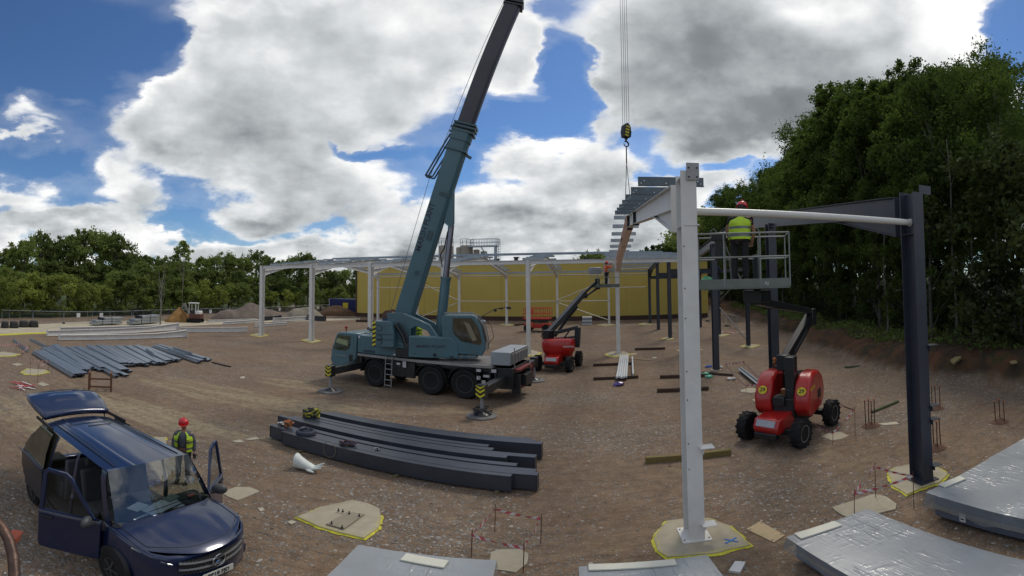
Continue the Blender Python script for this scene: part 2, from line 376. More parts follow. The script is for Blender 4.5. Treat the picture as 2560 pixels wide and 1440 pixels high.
M_WSTEEL = mat('white_primer_steel', (.64, .63, .60), .55, 0, .07, 2.0, .05, 60, dirt=(.33, .29, .25), dirt_amt=.25)
M_WPINK = mat('pinkish_primer_steel', (.78, .63, .56), .6, 0, .08, 2.0)
M_DSTEEL = mat('dark_painted_steel', (.036, .042, .056), .36, 0, .15, 2.0, .03, 60, dirt=(.12, .11, .11), dirt_amt=.15)
M_GALV = mat('galvanised_steel', (.33, .36, .38), .42, .55, .15, 4.0, .05, 50)
M_GALVD = mat('galvanised_purlin', (.27, .305, .34), .36, .6, .18, 5.0)
M_BLACK = mat('black_rubber', (.011, .011, .012), .8, 0, .2, 6.0, .3, 40, dirt=(.04, .034, .028), dirt_amt=.3, spec=.3)
M_BLACKM = mat('black_metal', (.014, .015, .017), .38, 0, .2, 3.0)
M_RIM = mat('wheel_rim', (.06, .06, .06), .5, .4, .2, 8, dirt=(.10, .07, .05), dirt_amt=.6)
M_CONC = mat('pale_concrete', (.36, .32, .235), .9, 0, .12, 2.5, .35, 45, dirt=(.20, .155, .11), dirt_amt=.5)
M_YEL = mat('yellow_marking_paint', (.50, .46, .03), .7, 0, .25, 9, .3, 60, dirt=(.25, .2, .08), dirt_amt=.5)
M_TIMB = mat('weathered_timber', (.13, .105, .05), .85, 0, .3, 3, .25, 30, stretch=(1, 8, 8))
M_TIMBD = mat('dark_timber', (.055, .032, .02), .85, 0, .3, 3, .25, 30, stretch=(1, 8, 8))
M_PLY = mat('pale_plywood', (.40, .30, .17), .75, 0, .15, 4, .1, 30, stretch=(1, 6, 1))
M_RUST = mat('rusty_steel', (.10, .035, .018), .8, .2, .4, 8, .3, 50, dirt=(.18, .07, .03), dirt_amt=.6)
M_RED = mat('red_plant_paint', (.40, .012, .010), .32, 0, .12, 3, coat=.3, dirt=(.16, .06, .04), dirt_amt=.4)
M_ORG = mat('orange_red_paint', (.52, .06, .02), .45, 0, .15, 3, dirt=(.2, .08, .05), dirt_amt=.4)
M_GLASS = mat('dark_window_glass', (.02, .025, .025), .05, 0, .1, 1, spec=.8)
M_WHITE = mat('white_plastic', (.62, .62, .60), .5, 0, .06, 4)
M_TAPER = mat('red_tape', (.42, .03, .04), .5, 0, .1, 4)
# ------------------------------------------------------------------ ground
BANK = [(-12, 15.0), (4, 15.2), (11, 14.4), (15, 13.6), (20, 13.2), (25, 13.6), (31, 14.2), (40, 15.5), (60, 18.0), (120, 24.0)]   # (v, u) foot of the earth bank
def bank_u(v):
    for (a, b), (c, d) in zip(BANK, BANK[1:]):
        if v <= c: return b + (d - b) * max(0, v - a) / (c - a)
    return BANK[-1][1]
def hsh(a, b):
    return (math.sin(a * 12.9898 + b * 78.233) * 43758.5453) % 1.0
def vnoise(x, y):
    i, j = math.floor(x), math.floor(y); f, g = x - i, y - j; f = f * f * (3 - 2 * f); g = g * g * (3 - 2 * g)
    return (hsh(i, j) * (1 - f) + hsh(i + 1, j) * f) * (1 - g) + (hsh(i, j + 1) * (1 - f) + hsh(i + 1, j + 1) * f) * g
def ground_z(p):
    u, v = p[0] * UX.x + p[1] * UX.y, p[0] * VX.x + p[1] * VX.y
    d = u - bank_u(v) - (vnoise(u * .7, v * .7) - .5) * 1.3
    if d < 0: return 0.0
    t = min(1, d / 1.9); t = t * t * (3 - 2 * t)
    z = t * (1.15 + .5 * (vnoise(v * .3, 3) - .5)) + max(0, d - 1.9) * .05 * (1 if d < 30 else 30 / d)
    return z + (vnoise(u * 1.7, v * 1.7) - .5) * .45 * t + (vnoise(u * 4.1, v * 4.1) - .5) * .16 * t

def ground_mat():
    m = bpy.data.materials.new('ground_dirt_and_gravel'); m.use_nodes = True; nt = m.node_tree; N, L = nt.nodes, nt.links; b = N['Principled BSDF']; b.inputs['Roughness'].default_value = .95; b.inputs['Specular IOR Level'].default_value = .2
    tc = N.new('ShaderNodeTexCoord')
    def noi(s, d=6, r=.6, dist=0, st=None, off=(0, 0, 0)):
        mp = N.new('ShaderNodeMapping'); L.new(tc.outputs['Object'], mp.inputs[0]); mp.inputs['Location'].default_value = off
        if st: mp.inputs['Scale'].default_value = st[:3]; mp.inputs['Rotation'].default_value = (0, 0, st[3])
        n = N.new('ShaderNodeTexNoise'); n.inputs['Scale'].default_value = s; n.inputs['Detail'].default_value = d; n.inputs['Roughness'].default_value = r; n.inputs['Distortion'].default_value = dist
        L.new(mp.outputs[0], n.inputs['Vector']); return n.outputs['Fac']
    def mr(x, a, c, lo=0.0, hi=1.0):
        n = N.new('ShaderNodeMapRange'); n.interpolation_type = 'SMOOTHSTEP'; L.new(x, n.inputs[0]); n.inputs[1].default_value = a; n.inputs[2].default_value = c; n.inputs[3].default_value = lo; n.inputs[4].default_value = hi; return n.outputs[0]
    def mix(f, a, c, bt='MIX'):
        n = N.new('ShaderNodeMix'); n.data_type = 'RGBA'; n.blend_type = bt
        if isinstance(f, float): n.inputs[0].default_value = f
        else: L.new(f, n.inputs[0])
        for i, x in ((6, a), (7, c)):
            if isinstance(x, tuple): n.inputs[i].default_value = (*x, 1)
            else: L.new(x, n.inputs[i])
        return n.outputs[2]
    def mth(op, a, c):
        n = N.new('ShaderNodeMath'); n.operation = op
        for i, x in enumerate((a, c)):
            if isinstance(x, (int, float)): n.inputs[i].default_value = x
            else: L.new(x, n.inputs[i])
        return n.outputs[0]
    def blob(lst):
        acc = None
        for px, py, rx, ry, w in lst:
            P = gp(px, py); mp = N.new('ShaderNodeMapping'); mp.vector_type = 'TEXTURE'; mp.inputs['Location'].default_value = P; mp.inputs['Scale'].default_value = (rx, ry, 50)
            L.new(tc.outputs['Object'], mp.inputs[0]); g = N.new('ShaderNodeTexGradient'); g.gradient_type = 'SPHERICAL'; L.new(mp.outputs[0], g.inputs[0])
            x = mth('MULTIPLY', g.outputs['Fac'], w); acc = x if acc is None else mth('ADD', acc, x)
        return acc
    base = mix(mr(noi(.45, 9, .68), .36, .64), (.182, .126, .084), (.238, .166, .110))
    base = mix(mr(noi(1.1, 8, .65, .3, off=(5, 3, 0)), .48, .68), base, (.195, .125, .083))            # redder clay
    base = mix(mr(noi(.9, 7, .65, .2, off=(9, 1, 0)), .55, .75, 0, .7), base, (.235, .170, .098))        # ochre
    tracks = mr(mth('ADD', noi(.30, 7, .66, .5, (.8, 5.5, 1, .28), (2, 0, 0)), blob(TRACKS)), .54, .86, 0, .85)
    base = mix(tracks, base, (.33, .270, .172))
    base = mix(mr(noi(3.2, 9, .75), .42, .66, 0, .65), base, (.105, .078, .055))
    # gravel: individual stones from two cell patterns
    vo = N.new('ShaderNodeTexVoronoi'); vo.inputs['Scale'].default_value = 17; L.new(tc.outputs['Object'], vo.inputs['Vector'])
    vo2 = N.new('ShaderNodeTexVoronoi'); vo2.inputs['Scale'].default_value = 34; L.new(tc.outputs['Object'], vo2.inputs['Vector'])
    sp = N.new('ShaderNodeSeparateColor'); L.new(vo.outputs['Color'], sp.inputs[0]); sp2 = N.new('ShaderNodeSeparateColor'); L.new(vo2.outputs['Color'], sp2.inputs[0])
    cr = N.new('ShaderNodeValToRGB'); L.new(sp.outputs[1], cr.inputs[0]); e = cr.color_ramp
    e.elements[0].color = (.11, .10, .092, 1); e.elements[1].position = 1; e.elements[1].color = (.46, .43, .39, 1)
    for p, c in ((.45, (.18, .165, .15, 1)), (.8, (.28, .26, .235, 1)), (.93, (.34, .32, .29, 1))): q = e.elements.new(p); q.color = c
    gdens = mth('ADD', noi(.22, 8, .66, .3, off=(1, 7, 0)), mth('MULTIPLY', mth('SUBTRACT', noi(2.2, 6, .7), .5), .5))
    gd = mr(mth('SUBTRACT', mth('ADD', gdens, blob(GRAVEL)), mth('MULTIPLY', tracks, .30)), .38, .76)
    stone = mth('LESS_THAN', sp.outputs[0], mth('MULTIPLY', gd, 1.05))
    near = mr(vo.outputs['Distance'], .018, .030, 1, 0)       # rounded stones with dirt between
    near2 = mth('LESS_THAN', vo.outputs['Distance'], mth('MULTIPLY', sp.outputs[2], .75))
    f1 = mth('MULTIPLY', stone, near2)
    c1 = mix(f1, base, cr.outputs[0])
    cr2 = N.new('ShaderNodeValToRGB'); L.new(sp2.outputs[1], cr2.inputs[0]); cr2.color_ramp.elements[0].color = (.09, .075, .06, 1); cr2.color_ramp.elements[1].color = (.36, .33, .28, 1)
    f2 = mth('MULTIPLY', mth('LESS_THAN', sp2.outputs[0], mth('ADD', mth('MULTIPLY', gd, .6), .20)), mth('LESS_THAN', vo2.outputs['Distance'], .42))
    c2 = mix(f2, c1, cr2.outputs[0])
    # far from the site: rough grass; earth bank: darker soil
    sxyz = N.new('ShaderNodeSeparateXYZ'); L.new(tc.outputs['Object'], sxyz.inputs[0])
    soil = mix(mr(noi(.8, 8, .65), .4, .65), (.050, .036, .024), (.13, .062, .032))
    soil = mix(mr(noi(1.6, 8, .7, off=(3, 3, 3)), .5, .7), soil, (.045, .055, .02))
    zz = mth('ADD', sxyz.outputs[2], mth('MULTIPLY', mth('SUBTRACT', noi(1.5), .5), .6))
    c3 = mix(mr(zz, .1, .6), c2, soil)
    c3 = mix(mr(zz, 1.25, 1.6), c3, mix(mr(noi(2.2, 7), .4, .6), (.022, .022, .010), (.05, .04, .022)))
    ln = N.new('ShaderNodeVectorMath'); ln.operation = 'LENGTH'; L.new(tc.outputs['Object'], ln.inputs[0])
    fl = mth('ADD', mth('MULTIPLY', sxyz.outputs[0], -1), mth('MULTIPLY', noi(.1), 6))
    c3 = mix(mr(fl, 51, 53), c3, (.045, .060, .018)); c3 = mix(mr(ln.outputs['Value'], 110, 130), c3, (.05, .07, .02))
    L.new(c3, b.inputs['Base Color'])
    hh = mth('ADD', mth('ADD', mth('MULTIPLY', f1, mth('SUBTRACT', .6, vo.outputs['Distance'])), mth('MULTIPLY', f2, .25)), mth('MULTIPLY', noi(9, 8, .7), .8))
    bp = N.new('ShaderNodeBump'); bp.inputs['Strength'].default_value = .75; bp.inputs['Distance'].default_value = .035; L.new(hh, bp.inputs['Height'])
    b2 = N.new('ShaderNodeBump'); b2.inputs['Strength'].default_value = .8; b2.inputs['Distance'].default_value = .16; L.new(mth('ADD', mth('MULTIPLY', noi(1.3, 6, .62, .4, (1, 3.2, 1, .28)), 1.0), mth('MULTIPLY', tracks, -.12)), b2.inputs['Height']); L.new(b2.outputs[0], bp.inputs['Normal']); L.new(bp.outputs[0], b.inputs['Normal'])
    return m
GRAVEL = [(300, 1420, 4, 2, .25), (1000, 1240, 3, 1, .2), (250, 1120, 5, 2, .12), (1500, 1090, 4.5, 2.2, .28), (1000, 1330, 3.0, 1.2, .35), (2200, 1060, 3.5, 2.5, .3), (80, 1300, 2.5, 1.5, .4), (640, 1090, 3, 1.2, .25), (2350, 1000, 4, 2.5, .2), (420, 930, 4, 2, .15), (1350, 1000, 5, 1.5, .2), (2450, 900, 4, 3, .2), (60, 1010, 3, 2, .3)]
TRACKS = [(560, 985, 9, 2.2, .34), (150, 1070, 7, 2.0, .40), (420, 1050, 6, 1.8, .40), (780, 960, 6, 1.6, .25), (300, 1010, 6, 1.2, .25), (150, 1200, 2.2, 1.3, .3), (1200, 1030, 4, 1, .12), (700, 900, 9, 2, .15), (880, 1020, 4, 1.0, .25)]
MG = ground_mat()
def make_ground():
    mb = MB(); xs = [-3000, -900, -300, -120] + [-70 + i for i in range(0, 80)] + [10 + i * .4 for i in range(0, 86)] + [45 + i * 2 for i in range(0, 12)] + [80, 140, 400, 1000, 3000]
    ys = [-2000, -400, -80, -20] + [-12 + i * .5 for i in range(0, 110)] + [43 + i for i in range(0, 40)] + [85, 95, 110, 140, 300, 900, 3000]
    rows = [[(x, y, ground_z((x, y))) for x in xs] for y in ys]
    return tag(mb.grid(rows).build('ground', MG, ang=180), 'brown dirt and grey gravel construction yard with tan wheel tracks', 'ground', kind='structure')
make_ground()

# loose stones lying on the yard
def stones():
    mb = MB(); r2 = random.Random(5)
    for i in range(1500):
        if i < 1000:
            px, py = r2.uniform(0, 2560), r2.uniform(1000, 1440)
        else: px, py = r2.uniform(0, 2500), r2.uniform(870, 1100)
        P = gp(px, py)
        if P.x * UX.x + P.y * UX.y > bank_u(P.x * VX.x + P.y * VX.y) - .5: continue
        s = r2.choice((.009, .012, .015, .02, .014)) * (1 if i % 90 else 2.2)
        mb.ball((P.x, P.y, s * .3), (s * r2.uniform(.8, 1.5), s * r2.uniform(.8, 1.4), s * .7), 5, 3, r2.choice((0, 0, 1, 1, 2)), .25)
    tag(mb.build('gravel', [mat('stone_grey', (.20, .19, .175), .9, 0, .3, 20), mat('stone_brown', (.16, .12, .09), .9, 0, .3, 20), mat('stone_pale', (.40, .37, .31), .9, 0, .2, 20)]), 'small loose stones scattered over the yard', 'gravel', kind='stuff')
stones()

# pale concrete haul path along the left fence
def path():
    top = [(-60, 805), (60, 812), (200, 804), (330, 801), (480, 803), (700, 797), (900, 795)]
    bot = [(-60, 840), (60, 834), (120, 832), (260, 827), (400, 818), (520, 812), (700, 804), (900, 799)]
    mb = MB(); A = [gp(*p, .006) for p in top]; B = [gp(*p, .006) for p in bot]
    pts = A + B[::-1]; mb.add(pts, [tuple(range(len(pts)))])
    o = mb.build('path', mat('pale_path_concrete', (.40, .35, .25), .9, 0, .15, .8, .2, 20, dirt=(.25, .2, .14), dirt_amt=.6)); tag(o, 'pale crushed stone path running along the mesh fence', 'path', kind='structure')
    mb = MB(); e = [gp(*p, .012) for p in bot[:4]]
    for a, b in zip(e, e[1:]): mb.bar(a, b, .9, .012)
    tag(mb.build('path_marking', M_YEL), 'yellow painted line along the edge of the pale path', 'marking', kind='structure')
path()

# ------------------------------------------------------------------ clad building
def clad_mat():
    m = mat('mustard_cladding', (.52, .39, .085), .55, 0, .05, .3)
    N, L = m.node_tree.nodes, m.node_tree.links
    tc = N.new('ShaderNodeTexCoord'); w = N.new('ShaderNodeTexWave'); w.wave_type = 'BANDS'; w.bands_direction = 'X'; w.wave_profile = 'SIN'; w.inputs['Scale'].default_value = 5.0; w.inputs['Distortion'].default_value = 0
    L.new(tc.outputs['Object'], w.inputs['Vector']); bp = N.new('ShaderNodeBump'); bp.inputs['Strength'].default_value = .5; bp.inputs['Distance'].default_value = .02
    L.new(w.outputs['Fac'], bp.inputs['Height']); L.new(bp.outputs[0], N['Principled BSDF'].inputs['Normal'])
    return m
def building():
    P = W(-35.4, 60); t = thing('warehouse', 'long low warehouse clad in mustard yellow metal behind the steel frame', 'building', P, SA)
    Lg, H, D = 50.5, 7.9, 42
    MB().box((Lg / 2, D / 2, H / 2 + .3), (Lg, D, H - .6)).build('wall', clad_mat(), t)
    for k in range(1, 9): MB().box((k * Lg / 9, -.012, H / 2 + .3), (.05, .03, H - .7)).build('joint_cover', mat('mustard_joint', (.43, .32, .07), .5), t)
    MB().box((Lg / 2, D / 2, .3), (Lg - .06, D - .06, .6)).build('plinth', mat('brown_plinth', (.055, .028, .020), .8), t)
    mb = MB().box((Lg / 2, -.05, H + .12), (Lg + .2, .25, .24)); mb.box((-.06, -.04, H / 2), (.16, .16, H - .1)); mb.build('trim', mat('brown_trim', (.05, .028, .022), .6), t)
    r = MB().prism([(-.0, H + .01), (D, H + .01), (D / 2, H + .9)], .02, Lg - .02, 'x').build('roof', mat('grey_roof_sheet', (.12, .11, .10), .6), t)
    for x, h in ((21.6, .55), (24.3, .75), (34.0, .5)):
        MB().box((x, 1.4, H + h / 2), (.5, .5, h)).box((x + .02, 1.4, H + h + .06), (.75, .7, .12)).build('roof_vent', M_BLACKM, r)
building()

def silos():
    beige = mat('beige_tank', (.33, .29, .23), .6, 0, .1, 1.5, dirt=(.15, .12, .1), dirt_amt=.5)
    for (u, r, z, lb) in ((-26.1, 1.35, 11.9, 'leftmost wide beige tank rising behind the yellow warehouse'), (-23.7, .5, 11.5, 'narrow pale tank between the two wide tanks behind the warehouse'), (-22.3, 1.15, 11.8, 'second wide beige tank beside the narrow tank behind warehouse'),
                          (-20.5, .55, 11.0, 'pale narrow tank under the left end of the gantry'), (-19.2, .6, 10.7, 'shortest cream tank below the middle of the gantry')):
        t = thing('storage_tank', lb, 'tank', W(u, 108 - 33, 0), SA, 'storage tanks behind the warehouse')
        MB().lathe([(r, 0), (r, z - .15), (r * .9, z), (.01, z + .12)], (0, 0, 0), (0, 0, 1), 28).build('tank_body', beige, t)
        if r > 1:
            mb = MB()
            for hh in (.55, 1.1): mb.tube([(r * math.cos(a), r * math.sin(a), z + hh) for a in [2 * math.pi * k / 16 for k in range(16)]], .04, 4, closed=True)
            for k in range(10): a = 2 * math.pi * k / 10; mb.bar((r * math.cos(a), r * math.sin(a), z - .1), (r * math.cos(a), r * math.sin(a), z + 1.1), .06, .06)
            mb.build('guard_rail', M_GALV, t)
    t = thing('access_gantry', 'grey steel gantry with railings and caged ladder above the tanks', 'gantry', W(-21.2, 74, 0), SA)
    MB().box((2.2, 0, 11.5), (4.9, 1.2, .22)).build('walkway', M_GALV, t)
    mb = MB()
    for y in (-.6, .6):
        for hh in (.55, 1.15): mb.bar((-.2, y, 11.6 + hh), (4.9, y, 11.6 + hh), .06, .06)
        for k in range(12): mb.bar((-.2 + k * .46, y, 11.6), (-.2 + k * .46, y, 12.75), .05, .05)
    mb.build('guard_rail', M_GALV, t)
    for y in (-.5, .5): MB().bar((4.3, y, 7.5), (4.3, y, 11.4), .25, .25).build('leg', M_GALV, t)
    MB().bar((1.8, 0, 11.3), (3.9, 0, 8.5), .16, .16).build('brace', M_GALV, t)
    mb = MB()
    for k in range(12): z = 8 + k * .42; mb.tube([(4.75 + .35 * math.cos(a), .35 * math.sin(a), z) for a in [2 * math.pi * q / 8 for q in range(8)]], .025, 4, closed=True)
    for a in (0, 1.6, 3.2, 4.8): mb.bar((4.75 + .35 * math.cos(a), .35 * math.sin(a), 7.8), (4.75 + .35 * math.cos(a), .35 * math.sin(a), 12.7), .05, .03)
    mb.build('ladder_cage', M_GALV, t)
silos()

def container():
    t = thing('site_container', 'dark blue container with yellow sign beside the warehouse corner', 'container', W(-42.6, 63, 0), SA)
    mb = MB().box((3.2, 1.25, 1.3), (6.4, 2.5, 2.5))
    for k in range(30): mb.box((.2 + k * .2, -.02, 1.3), (.09, .05, 2.2))
    mb.build('body', mat('navy_container_paint', (.015, .022, .10), .5), t, bevel=.02)
    MB().box((3.3, -.07, 1.5), (1.0, .04, .9)).build('sign', mat('yellow_sign', (.55, .42, .02), .5), t)
    MB().box((6.3, -.05, 1.3), (.14, .14, 2.6)).box((.1, -.05, 1.3), (.14, .14, 2.6)).build('corner_post', mat('pale_corner', (.3, .32, .4), .5), t)
container()

# ------------------------------------------------------------------ spoil heaps
def heap(name, label, px0, px1, pyb, h, m, sq=.6, seed=1, stone=0):
    P, A, B = gp((px0 + px1) / 2, pyb), gp(px0, pyb), gp(px1, pyb); r = (B - A).length / 2
    d = Vector((P.x, P.y, 0)).normalized(); c = P + d * r * sq * .8; ax = (B - A).normalized(); mb = MB(); rows = []
    for i in range(22):
        t = i / 21; row = []
        for j in range(44):
            a = 2 * math.pi * j / 44; k = 1 + .22 * (vnoise(3 * math.cos(a) + seed, 3 * math.sin(a) + 7) - .5); x, y = math.cos(a) * r * t * k, math.sin(a) * r * t * sq * k
            z = h * max(0, (1 - t)) ** .8 * (1 + .5 * (vnoise(x * .5 + seed * 3, y * .5) - .5)) + .18 * (vnoise(x * 1.6, y * 1.6 + seed) - .3) * (1 if t < .95 else 0) - .02
            q = c + ax * x + d * y; row.append((q.x, q.y, z if t < .98 else -.05))
        rows.append(row)
    mb.grid(rows, wrap=True)
    return tag(mb.build(name, m, ang=180), label, 'heap', 'heaps of earth and aggregate by the fence')
def soil(n, c): return mat(n, c, .95, 0, .25, 1.5, .6, 8, dirt=tuple(x * .6 for x in c), dirt_amt=.6)
heap('spoil_heap', 'long grey brown gravel heap in front of the fence', 520, 728, 800, 2.3, soil('soil_grey', (.16, .125, .10)), .35, 1)
heap('spoil_heap', 'pale aggregate heap between the first white columns', 705, 812, 796, 1.9, soil('soil_pale', (.24, .21, .16)), .5, 4)
heap('spoil_heap', 'dark brown earth heap in front of the blue container', 785, 896, 790, 2.0, soil('soil_dark', (.085, .045, .022)), .5, 8)
heap('spoil_heap', 'orange sand heap beside the small digger', 412, 484, 806, 1.5, soil('soil_orange', (.26, .14, .045)), .7, 12)

# small digger beside the sand
def digger():
    P = gp(488, 806); t = thing('mini_digger', 'small white and brown digger parked behind the orange sand', 'digger', P, R(-160))
    mb = MB()
    for y in (-.55, .55): mb.box((0, y, .25), (1.9, .32, .42))
    mb.build('track', M_BLACK, t, bevel=.12)
    MB().box((-.15, 0, .8), (1.5, 1.3, .6)).build('body', mat('brown_red_body', (.10, .03, .02), .5), t, bevel=.06)
    MB().box((-.45, 0, 1.1), (.6, 1.2, .7)).build('engine_cover', M_WHITE, t, bevel=.05)
    mb = MB()
    for x in (-.2, .65):
        for y in (-.45, .45): mb.bar((x, y, 1.1), (x, y, 2.35), .07, .07)
    mb.box((.22, 0, 2.4), (1.1, 1.05, .1)); mb.build('canopy', M_WHITE, t)
    mb = MB().bar((.8, 0, 1.0), (1.5, 0, 2.3), .16, .25).bar((1.5, 0, 2.3), (2.1, 0, 1.2), .13, .18).box((2.1, 0, .9), (.4, .5, .5)); mb.build('arm', mat('digger_arm', (.2, .19, .17), .5), t)
    MB().box((.25, 0, 1.25), (.45, .5, .4)).build('seat', M_BLACKM, t)
digger()

# ------------------------------------------------------------------ mesh fence
def fences():
    line = [(-90, 773), (5, 775), (160, 779), (275, 779), (385, 775), (500, 772), (640, 769), (750, 765), (832, 761), (900, 758)]
    pts = [gp(x, y, 1.35) for x, y in line]; pts = [Vector((p.x, p.y, 0)) for p in pts]
    # first panel, then copies
    def master(W_=3.4):
        t = thing('fence_panel', '', 'fence panel', group='mesh fence panels along the edge of the site')
        mb = MB().tube([(.03, 0, .12), (.03, 0, 1.35), (W_, 0, 1.35), (W_, 0, .12)], .025, 6).bar((.03, 0, .16), (W_, 0, .16), .04, .04); mb.build('panel_frame', M_GALV, t)
        mb = MB()
        for k in range(26): mb.bar((.1 + k * .13, 0, .15), (.1 + k * .13, 0, 1.34), .006, .006)
        for k in range(5): mb.bar((.03, .004, .3 + k * .22), (W_, .004, .3 + k * .22), .006, .006)
        mb.build('wire_mesh', mat('dull_wire', (.10, .11, .11), .6, .3), t)
        mb = MB().box((W_ + .03, 0, .07), (.24, .65, .14)); mb.build('foot_block', M_BLACK, t, bevel=.03)
        return freeze(t)
    m0 = master(); first = True; k = 0
    tot = []
    for a, b in zip(pts, pts[1:]):
        n = max(1, round((b - a).length / 3.5))
        for i in range(n): tot.append((a.lerp(b, i / n), (b - a)))
    sg = {3, 4, 9, 10, 13, 16}
    import builtins
    for i, (p, d) in enumerate(tot):
        lb = f'{ordw(min(i, 49))} mesh fence panel counted from the left end of the long fence'
        rz = math.atan2(d.y, d.x)
        if i == 0: m0.location = p; m0.rotation_euler = (0, 0, rz); m0['label'] = lb; o = m0
        else: o = dup(m0, None, p, rz, lb)
        if i in sg:
            o['label'] = lb + ', with white notice'
            MB().box((1.7, -.05, .95), (.42, .02, .5)).build('notice', M_WHITE, o)
    # two panels seen between the dark columns on the far right
    for j, (u, v) in enumerate(((13.6, 47.0), (13.9, 43.4), (13.5, 50.6))):
        p = W(u, v); o = dup(m0, None, p, SA + R(90), f'{["middle", "nearest", "farthest"][j]} of three mesh panels near the earth bank')
fences()
# ------------------------------------------------------------------ trees
def leaf_mat(name, c, tr=.35, var=.35):
    m = bpy.data.materials.new(name); m.use_nodes = True; nt = m.node_tree; N, L = nt.nodes, nt.links; N.clear()
    out = N.new('ShaderNodeOutputMaterial'); df = N.new('ShaderNodeBsdfDiffuse'); tl = N.new('ShaderNodeBsdfTranslucent'); gl = N.new('ShaderNodeBsdfGlossy'); gl.inputs['Roughness'].default_value = .45
    mx = N.new('ShaderNodeMixShader'); mx.inputs[0].default_value = tr; m2 = N.new('ShaderNodeMixShader'); m2.inputs[0].default_value = .012
    oi = N.new('ShaderNodeObjectInfo'); tc = N.new('ShaderNodeTexCoord'); n = N.new('ShaderNodeTexNoise'); n.inputs['Scale'].default_value = .7; n.inputs['Detail'].default_value = 5; L.new(tc.outputs['Object'], n.inputs['Vector'])
    ad = N.new('ShaderNodeMath'); ad.operation = 'MULTIPLY_ADD'; L.new(oi.outputs['Random'], ad.inputs[0]); ad.inputs[1].default_value = .35; L.new(n.outputs['Fac'], ad.inputs[2])
    cr = N.new('ShaderNodeValToRGB'); L.new(ad.outputs[0], cr.inputs[0]); cr.color_ramp.elements[0].position = .38; cr.color_ramp.elements[1].position = .95
    cr.color_ramp.elements[0].color = (*[x * (1 - var) for x in c], 1); cr.color_ramp.elements[1].color = (c[0] * (1 + var * 1.4), c[1] * (1 + var), c[2] * (1 + var * .5), 1)
    for s in (df, tl): L.new(cr.outputs[0], s.inputs[0])
    L.new(df.outputs[0], mx.inputs[1]); L.new(tl.outputs[0], mx.inputs[2]); L.new(mx.outputs[0], m2.inputs[1]); L.new(gl.outputs[0], m2.inputs[2]); L.new(m2.outputs[0], out.inputs[0])
    return m
LM = dict(under=leaf_mat('leaves_shaded', (.040, .060, .018), .3), dark=leaf_mat('leaves_dark', (.125, .180, .052), .45), mid=leaf_mat('leaves_mid', (.18, .25, .068), .48), light=leaf_mat('leaves_light', (.225, .285, .070), .48), wood=leaf_mat('leaves_wood', (.066, .110, .021), .58), needle=leaf_mat('needles', (.03, .055, .02), .1))  # under: shade at the wood's base put into a darker leaf colour
M_BARK = mat('bark', (.095, .085, .070), .9, 0, .3, 2, .4, 20)
M_BARKP = mat('pale_bark', (.20, .185, .155), .9, 0, .25, 2, .3, 20)
def crown(seed, h, w, zlo, nleaf, leaf, nl=22, cone=0.0, airy=0.0):
    g = np.random.default_rng(seed); c = []
    for i in range(nl):
        t = g.uniform(0, 1) ** .8; z = zlo + (h - zlo) * (.08 + .86 * t)
        env = (1 - cone) * math.sqrt(max(.05, 1 - (2 * t - .9) ** 2 * .85)) + cone * (1.02 - t)
        a = g.uniform(0, 2 * math.pi); r = w / 2 * env * g.uniform(.25, .8)
        c.append((r * math.cos(a), r * math.sin(a), z, g.uniform(.13, .25) * w * (1 - .5 * cone * t)))
    c.append((0, 0, h - .12 * w, .13 * w)); c = np.array(c)
    # small sprays give an uneven, gappy edge
    ns = 9 * nl; k = g.integers(0, len(c), ns); d = g.normal(size=(ns, 3)); d /= np.linalg.norm(d, axis=1)[:, None]
    sp = c[k, :3] + d * c[k, 3:4] * g.uniform(.55, 1.15, (ns, 1)) * np.array([1, 1, .8]); sr = c[k, 3] * g.uniform(.16, .36, ns)
    ks = g.integers(0, ns, nleaf); p = sp[ks] + g.normal(size=(nleaf, 3)) * sr[ks, None] * (.55 + airy)
    p[:, 2] = np.maximum(p[:, 2], zlo * .6)
    n = g.normal(size=(nleaf, 3)); n[:, 2] = np.abs(n[:, 2]) * .7 + .1; n /= np.linalg.norm(n, axis=1)[:, None]
    t1 = np.cross(n, g.normal(size=(nleaf, 3))); t1 /= np.linalg.norm(t1, axis=1)[:, None]; t2 = np.cross(n, t1)
    s = leaf * g.uniform(.6, 1.3, (nleaf, 1)); v = np.stack([p - t1 * s * .9, p + t2 * s * .5 - t1 * s * .1, p + t1 * s, p - t2 * s * .5 + t1 * s * .1], 1).reshape(-1, 3)
    me = bpy.data.meshes.new('crown'); me.vertices.add(len(v)); me.vertices.foreach_set('co', v.ravel())
    me.loops.add(len(v)); me.loops.foreach_set('vertex_index', np.arange(len(v), dtype=np.int32)); me.polygons.add(nleaf); me.polygons.foreach_set('loop_start', np.arange(0, len(v), 4, dtype=np.int32))
    me.update(calc_edges=True); return me, c
def tree_master(seed, name, h, w, zlo, nleaf, leaf, lm, bark, tr=.16, **k):
    me, c = crown(seed, h, w, zlo, nleaf, leaf, **k); me.materials.append(lm)
    t = thing(name, '', 'tree'); o = bpy.data.objects.new('crown', me); COL.objects.link(o); o.parent = t
    g = random.Random(seed); pts = [Vector((g.uniform(-.06, .06) * w * i / 6 * .5, g.uniform(-.06, .06) * w * i / 6 * .5, h * .92 * i / 6 - .2 * (i == 0))) for i in range(7)]
    mb = MB().tube(pts, [tr * (1 - .85 * i / 6) for i in range(7)], 7)
    for j in range(9):
        q = c[g.randrange(len(c))]; z0 = max(zlo * .5, q[2] - g.uniform(.15, .35) * h); f = min(.999, z0 / (h * .92)) * 6; i0 = int(f); b = pts[i0].lerp(pts[min(6, i0 + 1)], f - i0)
        mid = b.lerp(Vector(q[:3]), .5) + Vector((0, 0, .04 * h)); mb.tube([b, mid, Vector(q[:3])], [tr * .35, tr * .22, tr * .07], 5)
    mb.build('trunk', bark, t)
    t['H'] = h; return freeze(t)
